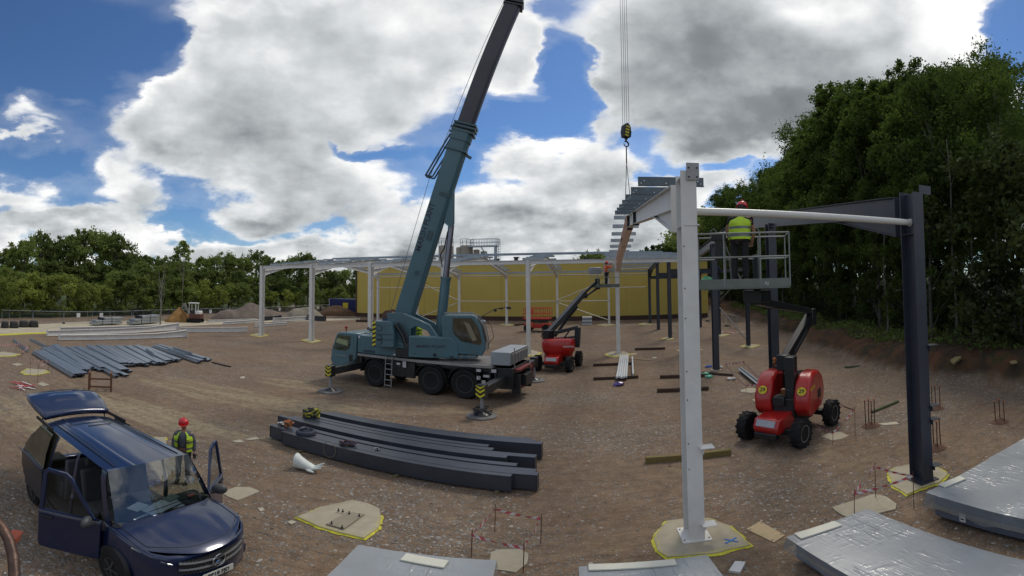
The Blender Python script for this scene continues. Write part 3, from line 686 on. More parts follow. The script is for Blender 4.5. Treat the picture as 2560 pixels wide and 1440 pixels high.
TM = {}
def tm(key):
    if key in TM: return TM[key]
    s = {'b0': (1, 'broadleaf_tree', 12, 9, 1.5, 9000, .21, LM['mid'], M_BARK, .2, {}), 'b1': (2, 'broadleaf_tree', 12, 8, 2, 8500, .20, LM['dark'], M_BARK, .2, {}), 'b2': (3, 'broadleaf_tree', 12, 10, 1.5, 9500, .21, LM['mid'], M_BARK, .2, dict(nl=28)),
         'b3': (4, 'broadleaf_tree', 12, 7, 1, 8000, .21, LM['dark'], M_BARK, .18, dict(nl=18)),
         's0': (5, 'small_tree', 6, 5.5, .5, 6000, .14, LM['light'], M_BARKP, .07, dict(nl=16)), 's1': (6, 'small_tree', 6, 6, .6, 6000, .14, LM['mid'], M_BARKP, .07, dict(nl=18)), 's2': (7, 'small_tree', 6, 4.5, .8, 4500, .14, LM['light'], M_BARKP, .06, dict(nl=14, airy=.2)),
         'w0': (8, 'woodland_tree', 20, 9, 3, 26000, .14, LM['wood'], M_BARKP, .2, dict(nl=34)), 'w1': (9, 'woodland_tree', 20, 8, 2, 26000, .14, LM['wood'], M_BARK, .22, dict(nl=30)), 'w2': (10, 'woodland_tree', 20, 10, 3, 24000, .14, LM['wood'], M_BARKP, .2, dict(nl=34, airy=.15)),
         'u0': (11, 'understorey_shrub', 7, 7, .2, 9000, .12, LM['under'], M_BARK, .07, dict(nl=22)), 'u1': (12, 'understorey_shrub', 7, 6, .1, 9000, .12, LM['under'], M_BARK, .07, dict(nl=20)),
         'c0': (13, 'conifer_tree', 14, 4.5, 1, 3200, .3, LM['needle'], M_BARK, .2, dict(cone=1.0, nl=26)), 't0': (14, 'thin_tree', 12, 3.6, 6, 900, .26, LM['mid'], M_BARKP, .09, dict(nl=12, airy=.3))}[key]
    k = s[-1]; TM[key] = tree_master(*s[:-1], **k); TM[key]['used'] = 0; return TM[key]
def put_tree(key, P, height, label, group, cat='tree', wide=1.0, lean=0):
    m = tm(key); s = height / m['H']; rz = rnd.uniform(0, 6.28)
    if not m['used']:
        m['used'] = 1; m.location = P; m.rotation_euler = (0, lean, rz); m.scale = (s * wide, s * wide, s); o = m; o['label'] = label
    else: o = dup(m, None, P, rz, label, (s * wide, s * wide, s)); o.rotation_euler = (0, lean, rz)
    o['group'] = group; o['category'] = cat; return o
def interp(tab, x):
    if x <= tab[0][0]: return tab[0][1]
    for (a, b), (c, d) in zip(tab, tab[1:]):
        if x <= c: return b + (d - b) * (x - a) / (c - a)
    return tab[-1][1]
def px_of(P):
    Q = CROT.transposed() @ Vector((P[0], P[1], 0)).normalized(); return 1280 + FOC * math.atan2(Q.x, Q.y)
def top_z(P, ytop):
    d = ray(px_of(P), ytop); return CAMZ + d.z / math.hypot(d.x, d.y) * math.hypot(P[0], P[1])
LEFT = [(-60, 640), (0, 622), (40, 604), (85, 577), (130, 592), (180, 588), (230, 574), (285, 588), (312, 640), (350, 634), (400, 640), (430, 652), (470, 650), (505, 645), (560, 626), (600, 645), (640, 627), (690, 652), (720, 648), (755, 630), (785, 636), (810, 664), (850, 672), (900, 672), (960, 690)]
def left_trees():
    g = random.Random(3); lst = []
    i = 0; px = -10
    while px < 905:
        r = 66 + 26 * min(1, max(0, px) / 800) + g.uniform(-3, 5); d = ray(px, 700); P = Vector((d.x, d.y, 0)).normalized() * r
        lst.append((px, P, g.choice(('b0', 'b1', 'b2', 'b3', 'b1')))); px += g.uniform(30, 42) * (1 if px < 310 else .85)
    for i, (px, P, k) in enumerate(lst):
        H = top_z(P, interp(LEFT, px) + g.uniform(-4, 7)) * 1.0
        put_tree(k, P, max(6, H), f'{ordw(min(i, 49))} tree from the left in the tall back row beyond the mesh fence', 'tall trees in the back row beyond the fence')
    px = -6; i = 0
    while px < 880:
        r = 54 + 30 * min(1, max(0, px) / 850) + g.uniform(-1, 3); d = ray(px, 700); P = Vector((d.x, d.y, 0)).normalized() * r; y = interp([(0, 700), (100, 690), (250, 700), (330, 680), (430, 700), (520, 712), (640, 720), (900, 715)], px) + g.uniform(-14, 16)
        put_tree(g.choice(('s0', 's1', 's2', 's1')), P, max(3, top_z(P, y)), f'{ordw(min(i, 49))} bushy young tree from the left directly behind the mesh fence', 'young trees directly behind the fence', wide=1.15); i += 1; px += g.uniform(26, 40)
    # middle filling row
    px = 0; i = 0
    while px < 900:
        r = 60 + 28 * min(1, max(0, px) / 850) + g.uniform(-1, 2); d = ray(px, 700); P = Vector((d.x, d.y, 0)).normalized() * r; y = interp([(0, 668), (150, 655), (300, 660), (500, 680), (900, 695)], px) + g.uniform(-10, 14)
        put_tree(g.choice(('b3', 'b1', 'b0')), P, max(4, top_z(P, y)), f'{ordw(min(i, 49))} tree from the left in the middle row beyond the mesh fence', 'middle row of trees beyond the fence', wide=1.25); i += 1; px += g.uniform(38, 52)
    d = ray(457, 700); P = Vector((d.x, d.y, 0)).normalized() * 70; put_tree('t0', P, top_z(P, 603), 'thin lone tree standing above the dark treeline, sky showing through', 'single trees above the treeline', wide=1.1)
    d = ray(403, 700); P = Vector((d.x, d.y, 0)).normalized() * 50.5
    t = thing('bare_tree', 'bare pale trunked tree with forked branches behind the fence', 'tree', P); mb = MB().tube([(0, 0, -.2), (.05, 0, 2), (.1, 0, 4), (.3, .1, 6.2)], [.1, .08, .06, .02], 6)
    for a in range(7): z = 2 + a * .45; s = (-1) ** a; mb.tube([(.05, 0, z), (s * .35, .1, z + 1.0), (s * .55, .1, z + 2.2)], [.04, .025, .008], 5)
    mb.build('trunk', M_BARKP, t)
    # clump of green beyond the warehouse roof
    for j, (px, ytop, r) in enumerate(((1465, 634, 125), (1490, 630, 130), (1512, 640, 128))):
        d = ray(px, 650); P = Vector((d.x, d.y, 0)).normalized() * r; put_tree('b0', P, top_z(P, ytop), f'{["left", "middle", "right"][j]} one of three treetops showing over the warehouse roof', 'treetops over the warehouse roof')
left_trees()
RIGHT = [(1580, 626), (1620, 612), (1650, 596), (1690, 560), (1730, 500), (1765, 478), (1820, 462), (1870, 474), (1905, 440), (1950, 416), (1985, 360), (2010, 300), (2060, 240), (2110, 208), (2170, 210), (2200, 196), (2260, 215), (2290, 196), (2340, 172), (2400, 180), (2440, 196), (2480, 160), (2530, 128), (2600, 120), (2800, 100)]
def right_trees():
    g = random.Random(8); i = 0
    rows = [(4.6, .62, ('w1', 'u1', 'w1'), 4.2), (7.0, .9, ('w0', 'w1', 'w2'), 4.0), (11.5, 1.0, ('w0', 'w2', 'w0'), 4.2), (17.5, .97, ('w0', 'w1', 'w2'), 5.0), (25, .92, ('w1', 'w0', 'w2'), 7.0)]
    nm = ['frontmost', 'second', 'third', 'fourth', 'rearmost']
    for ri, (off, f, keys, step) in enumerate(rows):
        v = -6.0; k = 0
        while v < 112 and k < 50:
            P = W(bank_u(v) + off + g.uniform(-1.2, 1.2), v + g.uniform(-1, 1)); px = px_of(P)
            if 1560 < px < 2610:
                y = interp(RIGHT, px - 22) + g.uniform(-4, 26)
                H = top_z(P, y) * f * g.uniform(.96, 1.04)
                H = min(max(H, 6), 30); P.z = ground_z(P) - .1
                put_tree(g.choice(keys), P, H, f'{ordw(k)} tree from the camera end of the {nm[ri]} row in the wood on the right', f'{nm[ri]} row of trees in the right-hand wood', wide=g.uniform(.85, 1.1)); k += 1
            v += step * g.uniform(.8, 1.2) * (1 + max(0, v - 20) / 60)
    v = -4.0; k = 0
    while v < 85 and k < 50:
        P = W(bank_u(v) + 4.4 + g.uniform(-.4, 1.6), v); P.z = ground_z(P) - .1
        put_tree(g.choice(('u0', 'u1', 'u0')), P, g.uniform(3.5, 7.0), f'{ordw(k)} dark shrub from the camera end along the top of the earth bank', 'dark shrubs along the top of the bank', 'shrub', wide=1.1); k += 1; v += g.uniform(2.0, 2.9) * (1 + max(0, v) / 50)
    # slim pale trunks standing clear in front of the wood
    for j, (px, r, lean, yt) in enumerate(((2387, 24.5, -.02, 350), (2428, 24, .015, 520), (2302, 27, .02, 560), (2535, 22.5, -.01, 380), (2492, 23.5, .03, 470), (2548, 23, .02, 430), (2215, 29, -.02, 520))):
        d = ray(px, 700); P = Vector((d.x, d.y, 0)).normalized() * r; P.z = ground_z(P) - .1; H = top_z(P, yt) - P.z
        t = thing('slim_trunk', f'{ordw([2, 3, 1, 5, 4, 6, 0][j])} slim pale bare trunk from the left in front of the dark wood', 'tree trunk', P, 0, 'slim bare trunks at the edge of the wood')
        pts = [(math.sin(q * 1.3 + j) * .10 + lean * H * q / 8, 0, H * q / 8) for q in range(9)]; mb = MB().tube(pts, [.085 - .055 * q / 8 for q in range(9)], 6)
        for q in range(4): a = Vector(pts[4 + q]); mb.tube([a, a + Vector(((-1) ** q * .7, .2, .8))], [.025, .008], 4)
        mb.build('trunk', mat('ash_bark', (.12, .11, .09), .9, 0, .3, 3), t)
    for j, (px, yt) in enumerate(((1604, 618), (1617, 610), (1632, 606), (1590, 626))):
        d = ray(px, 650); P = Vector((d.x, d.y, 0)).normalized() * (150 + 6 * j); put_tree('c0', P, top_z(P, yt + 4), f'{["second", "third", "tallest", "first"][j]} far conifer from the left beyond the end of the wood', 'distant conifers beyond the wood')
def far_wood():
    g = random.Random(21); px = 1555; i = 0
    while px < 1770:
        d = ray(px, 650); P = Vector((d.x, d.y, 0)).normalized() * g.uniform(112, 128); y = interp([(1555, 640), (1600, 632), (1650, 612), (1690, 585), (1730, 545), (1770, 510)], px) + g.uniform(-4, 6)
        put_tree(g.choice(('w1', 'w0', 'b0')), P, top_z(P, y), f'{ordw(i)} tree from the warehouse side where the wood tapers away behind the frame', 'distant end of the wood', wide=1.2); i += 1; px += g.uniform(13, 20)
right_trees(); far_wood()
# ground cover under the wood
def under():
    g = np.random.default_rng(4); n = 20000; v = g.uniform(-8, 70, n); du = np.abs(g.normal(0, 4.5, n)) + 2.0
    P = []
    for a, b in zip(v, du):
        q = W(bank_u(a) + b, a); P.append((q.x, q.y, ground_z(q) + g.uniform(0, .35) * min(1, b / 3)))
    P = np.array(P); N_ = g.normal(size=(n, 3)); N_ /= np.linalg.norm(N_, axis=1)[:, None]; t1 = np.cross(N_, g.normal(size=(n, 3))); t1 /= np.linalg.norm(t1, axis=1)[:, None]; t2 = np.cross(N_, t1); s = g.uniform(.06, .16, (n, 1))
    V = np.stack([P - t1 * s, P + t2 * s * .5, P + t1 * s, P - t2 * s * .5], 1).reshape(-1, 3)
    me = bpy.data.meshes.new('undergrowth'); me.from_pydata(V.tolist(), [], [(4 * i, 4 * i + 1, 4 * i + 2, 4 * i + 3) for i in range(n)]); me.materials.append(LM['dark'])
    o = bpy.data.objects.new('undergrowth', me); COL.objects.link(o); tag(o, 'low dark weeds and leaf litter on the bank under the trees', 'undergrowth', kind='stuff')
under()
# ------------------------------------------------------------------ the steel frame
UF = [-28.7, -22.9, -17.15, -11.05, -4.8, 1.42]; UD = 6.35
V0, V1, V2 = 7.55, 31.2, 54.3; VA1, VA2 = 19.4, 42.9
def steel_col(t, name, u, v, h, m, hx=.45, wy=.26, cleats=(), z0=0.0, bolts=True, top_plate=False):
    P = W(u, v); mb = MB().icol(P + Vector((0, 0, z0 + .02)), P + Vector((0, 0, h)), hx, wy, VX); o = mb.build(name, m, t)
    b = MB(); M3 = Matrix.Rotation(SA, 3, 'Z'); b.box(P + Vector((0, 0, .012 + z0)), (wy + .22, hx + .12, .024), M=M3); b.build('base_plate', m, o)
    if bolts:
        b = MB()
        for sx in (-1, 1):
            for sy in (-1, 1): q = P + UX * (sx * (wy / 2 + .07)) + VX * (sy * (hx / 2 - .02)); b.cyl(q, q + Vector((0, 0, .09)), .014, 6); b.cyl(q + Vector((0, 0, .024)), q + Vector((0, 0, .05)), .028, 6)
        b.build('anchor_bolts', M_BLACKM, o)
    for (z, sx, sy) in cleats:
        q = P + UX * (sx * (wy / 2 + .06)) + VX * (sy * hx / 2 * .9) + Vector((0, 0, z)); MB().box(q + VX * (-.04 * (1 if sy < 0 else -1)), (.24, .22, .012), M=M3).box(q + UX * (-sx * .055) + Vector((0, 0, -.07)), (.012, .16, .12), M=M3).build('cleat', m, o)
    return o
def rafter(t, name, u, vs, z0, za, m, dep=.42, hd=.42, wy=.2, parent=None):
    """vs: start (eaves) and end (apex) along v; haunch at the eaves"""
    a, b = vs; L_ = abs(b - a); s = 1 if b > a else -1; f = lambda q: z0 + (za - z0) * q / L_
    P = [W(u, a + s * q, f(q)) for q in (.2, 2.9, L_ - 1.2, L_)]
    mb = MB().ibeam([P[0], P[1], P[2], P[3]], [dep, dep, dep, dep + .08], wy)
    hz = [(a + s * .2, f(.2) - dep), (a + s * 2.9, f(2.9) - dep), (a + s * .2, f(.2) - dep - hd)]
    vs_ = []
    for w_ in (-.006, .006): vs_ += [W(u + w_, q[0], q[1]) for q in hz]
    mb.add(vs_, [(0, 1, 2), (5, 4, 3), (0, 3, 4, 1), (1, 4, 5, 2), (2, 5, 3, 0)])
    mb.bar(W(u, hz[1][0], hz[1][1]), W(u, hz[2][0], hz[2][1]), wy, .014)
    mb.bar(W(u, a + s * .2, f(.2)), W(u, a + s * .2, f(.2) - dep - hd), wy, .02, up=VX)
    for q in (.5, 1, 2, 3, 4): pass
    return mb.build(name, m, t)
def zsec(mb, a, b, h=.18):
    a, b = Vector(a), Vector(b); sd, u = perp(b - a); vs = []
    for p in (a, b): vs += [p + sd * x + u * z for x, z in ((-.06, h), (.003, h), (.003, .004), (.07, .004), (.07, 0), (-.003, 0), (-.003, h - .004), (-.06, h - .004))]
    mb.add(vs, [tuple(range(8))[::-1], tuple(range(8, 16))] + [(i, (i + 1) % 8, (i + 1) % 8 + 8, i + 8) for i in range(8)])
def white_frame():
    t = thing('portal_frame', 'white primed steel portal frame standing in front of the yellow warehouse', 'steel frame', W(-13, 42))
    t.location = (0, 0, 0)
    for i, u in enumerate(UF):
        steel_col(t, 'column', u, V1, 6.62, M_WSTEEL); steel_col(t, 'column', u, V2, 6.45, M_WSTEEL, .35, .24)
        MB().box(W(u, V1 + .24, 5.9), (.3, .02, .9), rz=SA).build('end_plate', M_WSTEEL, t)
        rafter(t, 'rafter', u, (V1 + .1, VA2), 6.55, 7.72, M_WSTEEL); rafter(t, 'rafter', u, (V2 - .05, VA2), 6.5, 7.72, M_WSTEEL)
        g = random.Random(i)
        for k in range(1, 13):
            q = k / 12.6; v = V1 + (V2 - V1) * q; z = (6.55 + (7.72 - 6.55) * min(1, (v - V1) / (VA2 - V1))) if v < VA2 else 6.5 + (7.72 - 6.5) * (V2 - v) / (V2 - VA2)
            mb = MB(); l0, l1 = (.7, .7) if not (i == 5) else (.65, UD - u)
            zsec(mb, W(u - l0, v, z), W(u + l1, v, z)); mb.build('purlin', M_GALV if k % 3 else M_GALVD, t)
    for v in (42.55, 43.3):
        mb = MB(); zsec(mb, W(UF[0] + .3, v, 7.78), W(UD, v, 7.78)); mb.build('purlin', M_GALVD, t)
    MB().ibeam([W(UF[0], V1 - .12, 6.62), W(UD, V1 - .12, 6.62)], .28, .16).build('eaves_beam', M_WSTEEL, t)
    mb = MB(); zsec(mb, W(UF[0], V2 - .05, 6.28), W(UD, V2 - .05, 6.28), .22); mb.build('eaves_beam', M_GALV, t)
    # side rails and bracing of the far wall
    T = lambda a, b, r=.055, n='side_rail': MB().cyl(a, b, r, 8).build(n, mat('cream_tube', (.50, .47, .38), .5), t)
    T(W(UF[0], V2 - .2, 6.02), W(UD, V2 - .2, 6.02), .06); T(W(UF[2] + .2, V2 - .2, 2.87), W(UF[5], V2 - .2, 2.87)); T(W(UF[0], V2 - .2, 4.55), W(UF[2] - 1, V2 - .2, 4.55)); T(W(UF[5], V2 - .2, 4.42), W(5.9, V2 - .2, 4.42))
    for a, b in (((-4.9, 2.95), (1.3, 5.4)), ((-4.9, 2.75), (1.3, .55)), ((-22.8, 5.4), (-17.2, 3.0)), ((-22.8, .6), (-17.2, 2.7))): T(W(a[0], V2 - .25, a[1]), W(b[0], V2 - .25, b[1]), .055, 'brace')
    T(W(1.6, 46, 7.3), W(6.2, 38, 7.2), .06, 'brace'); T(W(1.6, 33, 6.7), W(6.2, 39, 7.1), .06, 'brace'); T(W(1.6, 53.5, 6.6), W(5.9, 50, 6.6), .05, 'brace'); T(W(1.6, 40, 7.2), W(6.2, 33, 6.7), .05, 'brace')
    # near column with its splice plate
    c = steel_col(t, 'column', UF[5] + .13, V0, 6.8, M_WSTEEL, .46, .27, z0=.05, cleats=((.42, 1, -1), (2.02, 1, -1)))
    c['label'] = 'nearest white column standing on its own concrete pad'
    P = W(UF[5] + .13, V0); M3 = Matrix.Rotation(SA, 3, 'Z')
    MB().box(P + VX * -.26 + UX * .07 + Vector((0, 0, 6.78)), (.22, .012, .30), M=M3).build('splice_plate', mat('grey_plate', (.33, .33, .33), .6), c)
    mb = MB()
    for x in (0, .14):
        for z in (6.68, 6.84): q = P + VX * -.268 + UX * (x + 0) + Vector((0, 0, z)); mb.cyl(q, q - VX * .004, .017, 8)
    for z in (1.6, 2.1, 2.9, 3.4, 4.3, 4.8, 5.5): q = P + UX * -.10 + VX * -.231 + Vector((0, 0, z)); mb.cyl(q, q - VX * .006, .012, 8)
    mb.build('bolt_holes', mat('hole_shadow', (.03, .03, .03), .8), c)
    MB().box(P + UX * .04 + VX * -.238 + Vector((0, 0, 5.86)), (.27, .012, .02), M=M3).box(P + UX * -.0 + VX * .02 + Vector((0, 0, 5.86)), (.25, .41, .012), M=M3).box(P + VX * .02 + Vector((0, 0, 6.7)), (.25, .41, .012), M=M3).build('stiffener', M_WSTEEL, c)
    # long white tube tie across to the dark column
    tb = MB().tube([W(UF[5] + .25, V0 - .05, 6.12), W(UD + .02, V0 + .02, 6.08)], .068, 16).cyl(W(UD + .02, V0 + .02, 6.08), W(UD + .04, V0 + .02, 6.08), .085, 16).build('tie_tube', mat('clean_white_tube', (.62, .61, .56), .4, 0, .04), t)
    tb['label'] = 'long round white tube tie reaching across to the dark column'
white_frame()
def lifted_rafter():
    u = UF[5] + .05; t = thing('roof_rafter', 'white and pink primed roof rafter with grey purlin stubs held by the crane slings', 'rafter')
    o = rafter(t, 'rafter_half', u, (V0 + .3, VA1), 6.68, 7.85, M_WSTEEL, .46, .42, .2); o['label'] = 'white near half with deep haunch'
    o = rafter(t, 'rafter_half', u, (V1 - .3, VA1), 6.55, 7.85, M_WPINK, .46, .42, .32); o['label'] = 'pinkish far half sloping down to the far column'
    MB().box(W(u, VA1, 7.55), (.24, .04, .66), rz=SA).build('apex_plate', M_BLACKM, t)
    MB().box(W(u, VA1 + 4.6, 7.1), (.23, .05, .5), rz=SA).box(W(u, VA1 - 3.1, 7.28), (.23, .05, .52), rz=SA).build('splice_joint', M_BLACKM, t)
    n = 7; hol = []
    for s, (va, za, vb, zb, n) in (('n', (V0 + .9, 6.76, VA1 - .5, 7.82, 7)), ('f', (VA1 + .8, 7.80, V1 - 1.2, 6.65, 7))):
        for k in range(n):
            q = k / (n - 1); v, z = va + (vb - va) * q, za + (zb - za) * q; mb = MB(); zsec(mb, W(u - .66, v, z), W(u + .62, v, z), .19)
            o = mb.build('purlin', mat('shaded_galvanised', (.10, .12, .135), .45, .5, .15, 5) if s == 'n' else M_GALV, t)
            mb = MB()
            for x in (-.6, -.54, -.12, .5, .56): p = W(u + x, v - .012, z + .06 + (.05 if x in (-.54, .5) else 0)); mb.cyl(p, p - VX * .004, .014, 6)
            if s == 'n': mb.build('bolt_holes', mat('pale_hole', (.7, .72, .75), .5), o)
lifted_rafter()
def dark_frame():
    t = thing('portal_frame', 'dark grey steel end frame running along the foot of the wooded bank', 'steel frame')
    roof = lambda v: 6.68 + 1.1 * (1 - abs(v - VA1) / 11.8) if v < V1 else 6.55 + 1.15 * (1 - abs(v - VA2) / 11.6)
    for v in (15.6, 23.8, V1, 39.2, 46.7, 54.1):
        c = steel_col(t, 'column', UD if v > 16 else UD + .05, v, roof(v) - (.4 if v not in (V1, 54.1) else 0), M_DSTEEL, .36, .3, bolts=False)
    c = steel_col(t, 'column', UD + .12, V0 + .05, 6.74, M_DSTEEL, .46, .29, z0=.05, cleats=((3.35, 1, -1), (1.95, 1, -1), (1.62, 1, -1), (.45, 1, -1)))
    c['label'] = 'nearest dark column beside the wrapped panel stacks'
    P = W(UD + .12, V0 + .05); M3 = Matrix.Rotation(SA, 3, 'Z')
    MB().box(P + UX * .24 + VX * -.2 + Vector((0, 0, 6.82)), (.34, .012, .2), M=M3).box(P + VX * -.02 + Vector((0, 0, 5.82)), (.27, .41, .012), M=M3).box(P + VX * .245 + Vector((0, 0, 6.2)), (.26, .03, 1.2), M=M3).build('stiffener', M_DSTEEL, c)
    rafter(t, 'rafter', UD + .05, (V0 + .25, VA1), 6.70, 7.75, M_DSTEEL, .5, .42, .2); rafter(t, 'rafter', UD + .05, (V1, VA1), 6.6, 7.75, M_DSTEEL, .5, .4, .2)
    rafter(t, 'rafter', UD + .05, (V1, VA2), 6.6, 7.7, M_DSTEEL, .42, .4, .2); rafter(t, 'rafter', UD + .05, (54.1, VA2), 6.55, 7.7, M_DSTEEL, .42, .5, .2)
    for v in (V1 + .7, 39.95, 47.5):
        steel_col(t, 'column', 11.05, v, 6.35 if v > 33 else 5.9, M_DSTEEL, .28, .26, bolts=False)
    for v, z in ((54.1, 5.75), (46.7, 5.95), (39.4, 6.1)): MB().ibeam([W(UD, v, z), W(11.1, v, z)], .36, .2).build('eaves_beam', M_DSTEEL, t)
    MB().ibeam([W(11.05, V1 + .4, 5.95), W(11.05, 54, 6.1)], .3, .18).build('eaves_beam', M_DSTEEL, t)
    for a, b in (((39.95, 2.6), (32.0, .35)), ((39.95, 3.0), (32.0, 5.6))): MB().cyl(W(11.05, a[0], a[1]), W(11.05, b[0], b[1]), .05, 8).build('brace', mat('brace_grey', (.10, .10, .11), .5), t)
    for k in range(7):
        v = VA2 + 1.0 + k * 1.5; mb = MB(); z = 7.72 - (v - VA2) * .1; zsec(mb, W(UD - .1, v, z), W(UD + .8, v, z)); mb.build('purlin', M_GALV, t)
    for k in range(7):
        v = 33 + k * 1.4; mb = MB(); z = 6.62 + (v - V1) * .095; zsec(mb, W(UD - .1, v, z), W(UD + .7, v, z)); mb.build('purlin', M_GALVD, t)
dark_frame()
# ------------------------------------------------------------------ mobile crane
M_TEAL = mat('teal_crane_paint', (.062, .132, .160), .38, 0, .10, 1.2, coat=.25, dirt=(.07, .085, .085), dirt_amt=.5)
M_TEALL = mat('teal_boom_paint', (.064, .136, .165), .42, 0, .10, .8, dirt=(.075, .10, .105), dirt_amt=.4)
M_DECK = mat('aluminium_deck', (.28, .27, .26), .5, .5, .2, 3)
M_LETTER = mat('purple_grey_lettering', (.022, .020, .040), .6)
M_GREYBOX = mat('grey_aluminium_box', (.30, .32, .34), .42, .45, .12, 2)
M_HAZY = mat('hazard_yellow', (.55, .48, .02), .5); M_HAZB = mat('hazard_black', (.012, .012, .012), .5)
def tyre(mb_t, mb_r, c, r, w, ax=(0, 1, 0), lugs=0):
    ax = Vector(ax).normalized(); c = Vector(c); h = w / 2
    mb_t.lathe([(r * .58, -h * .82), (r * .70, -h), (r * .92, -h * .98), (r * .985, -h * .72), (r, -h * .3), (r, h * .3), (r * .985, h * .72), (r * .92, h * .98), (r * .70, h), (r * .58, h * .82)], c, ax, 36)
    sd, u = perp(ax)
    for k in range(lugs):
        a = 2 * math.pi * k / lugs
        for s in (-1, 1):
            a2 = a + (math.pi / lugs if s > 0 else 0); p = c + (sd * math.cos(a2) + u * math.sin(a2)) * r * .99; q = c + (sd * math.cos(a2 + .22) + u * math.sin(a2 + .22)) * r * .985
            mb_t.bar(q + ax * (s * .02), p + ax * (s * h * .98), .075, .05, up=(p - c))
    mb_r.lathe([(.02, h * .30), (r * .22, h * .30), (r * .26, h * .62), (r * .17, h * .66), (.01, h * .66)], c, ax, 20)
    mb_r.lathe([(r * .22, h * .25), (r * .50, h * .30), (r * .56, h * .85), (r * .60, h * .85), (r * .60, -h * .8), (r * .2, -h * .8)], c, ax, 30)
    for k in range(10): a = 2 * math.pi * k / 10; p = c + (sd * math.cos(a) + u * math.sin(a)) * r * .34 + ax * h * .28; mb_r.cyl(p, p + ax * .05, .018, 6)
def crane():
    O = Vector((-3.14, 20.5, 0)); t = thing('mobile_crane', 'teal three-axle mobile crane with telescopic boom raised over the yard', 'crane', O, R(160.9))
    # --- carrier
    mb = MB().box((-.0, 0, .98), (7.3, 1.5, .62)).box((.4, 0, 1.36), (8.2, 2.2, .22)); mb.build('chassis', M_BLACKM, t, bevel=.02)
    for a, b in ((3.85, -2.95),): MB().box(((a + b) / 2, 0, 1.505), (a - b, 2.5, .07)).build('deck', mat('deck_floor', (.16, .15, .14), .7, .1, .3, 3), t)
    MB().box((.55, 1.27, 1.50), (6.9, .05, .12)).box((.55, -1.27, 1.50), (6.9, .05, .12)).build('deck_edge', M_DECK, t, bevel=.01)
    mb = MB()
    for x in (3.85, 1.35, -2.75, -3.0): mb.box((x, 0, 1.05), (.10, 2.44, .75))
    mb.box((1.5, 1.14, 1.02), (1.35, .12, .72)).box((1.5, -1.14, 1.02), (1.35, .12, .72)); mb.build('mudguard', M_BLACKM, t, bevel=.02)
    for x in (3.0, 0.0, -1.62):
        for s in (1, -1):
            mt, mr = MB(), MB(); tyre(mt, mr, (x, s * 1.04, .665), .665, .44, (0, s, 0), 0)
            o = mt.build('wheel', M_BLACK, t); mr.build('rim', M_RIM, o); MB().lathe([(.01, .02), (.10, .02), (.13, -.02), (.13, -.06)], (x, s * 1.20, .665), (0, s, 0), 16).build('hub', mat('hub_grey', (.16, .16, .155), .45, .5, .3, 10), o)
            mb = MB()
            for k in range(9):
                a = R(18 + k * 18); mb.bar((x + .78 * math.cos(a), s * 1.02, .665 + .76 * math.sin(a)), (x + .78 * math.cos(a + R(18)), s * 1.02, .665 + .76 * math.sin(a + R(18))), .5, .025, up=(math.cos(a), 0, math.sin(a)))
            mb.build('wheel_arch', M_BLACKM, t)
    # driver cab
    prof = [(4.12, 1.30), (4.55, .78), (5.62, .72), (5.80, 1.05), (5.72, 1.62), (5.40, 2.40), (5.22, 2.5), (4.12, 2.52)]
    cab = MB().prism(prof, -1.24, 1.24, 'y').build('driver_cab', M_TEAL, t, bevel=.05)
    MB().prism([(4.48, 2.36), (5.30, 2.36), (5.60, 1.64), (5.35, 1.60), (4.78, 1.60), (4.56, 1.72), (4.48, 1.95)], 1.235, 1.252, 'y').build('window', mat('reflective_cab_glass', (.045, .055, .03), .06, 0, .5, 3, spec=.9), cab)
    MB().prism([(4.65, 2.14), (5.32, 2.2), (5.45, 1.98), (4.65, 1.85)], 1.252, 1.256, 'y').build('window_reflection', mat('pale_reflection', (.22, .26, .14), .5, 0, .2, 5), cab)  # window reflection painted on as a pale patch over the glass
    MB().add([(5.475, -1.1, 2.30), (5.475, 1.1, 2.30), (5.795, 1.1, 1.55), (5.795, -1.1, 1.55)], [(0, 1, 2, 3)]).build('windscreen', M_GLASS, cab)
    MB().box((4.45, 1.25, 1.25), (.22, .02, .36)).build('door_recess', M_BLACKM, cab)
    MB().box((5.15, 1.25, 1.33), (.75, .01, .05)).box((4.3, 1.25, 1.72), (.02, .01, 1.4)).build('door_strip', mat('strip_grey', (.16, .2, .2), .5), cab)
    MB().cyl((5.22, .7, 2.5), (5.22, .7, 2.64), .03, 8).ball((5.22, .7, 2.72), .085, 12, 8).build('beacon', mat('red_beacon', (.30, .03, .02), .3), cab)
    MB().box((5.74, 0, .66), (.2, 2.35, .25)).box((5.66, .95, .80), (.3, .3, .12)).build('bumper', M_BLACKM, t, bevel=.03)
    # engine housing behind the cab
    e = MB().prism([(4.06, 1.58), (4.06, 2.46), (2.35, 2.42), (1.25, 2.18), (1.15, 1.58)], -1.2, 1.22, 'y'); h = e.build('engine_housing', M_TEAL, t, bevel=.04)
    mb = MB().text('LIEBHERR', .17, (3.35, 1.226, 1.70), (-1, 0, 0), (0, 0, 1), thick=.003, bold=.004); mb.build('lettering', M_LETTER, h)
    MB().box((3.95, 1.225, 2.36), (.09, .01, .09)).box((1.75, 1.225, 1.68), (.4, .01, .07)).build('sticker', M_WHITE, h)
    MB().cyl((3.15, .55, 2.4), (3.15, .55, 2.86), .28, 20).build('exhaust_drum', mat('brown_drum', (.20, .13, .06), .5, .3, .3, 5), t)
    mb = MB().tube([(3.4, .5, 2.75), (3.9, .4, 2.6), (4.1, .3, 2.75)], .05, 8).cyl((2.7, .2, 2.4), (2.7, .2, 2.9), .22, 14).tube([(3.6, -.2, 2.5), (4.6, -.3, 2.62)], .07, 8); mb.build('exhaust_pipe', M_BLACKM, t)
    # ladder, deck stickers
    mb = MB()
    for x in (2.28, 1.92): mb.tube([(x, 1.36, 1.62), (x - .05, 1.52, .18)], .022, 6)
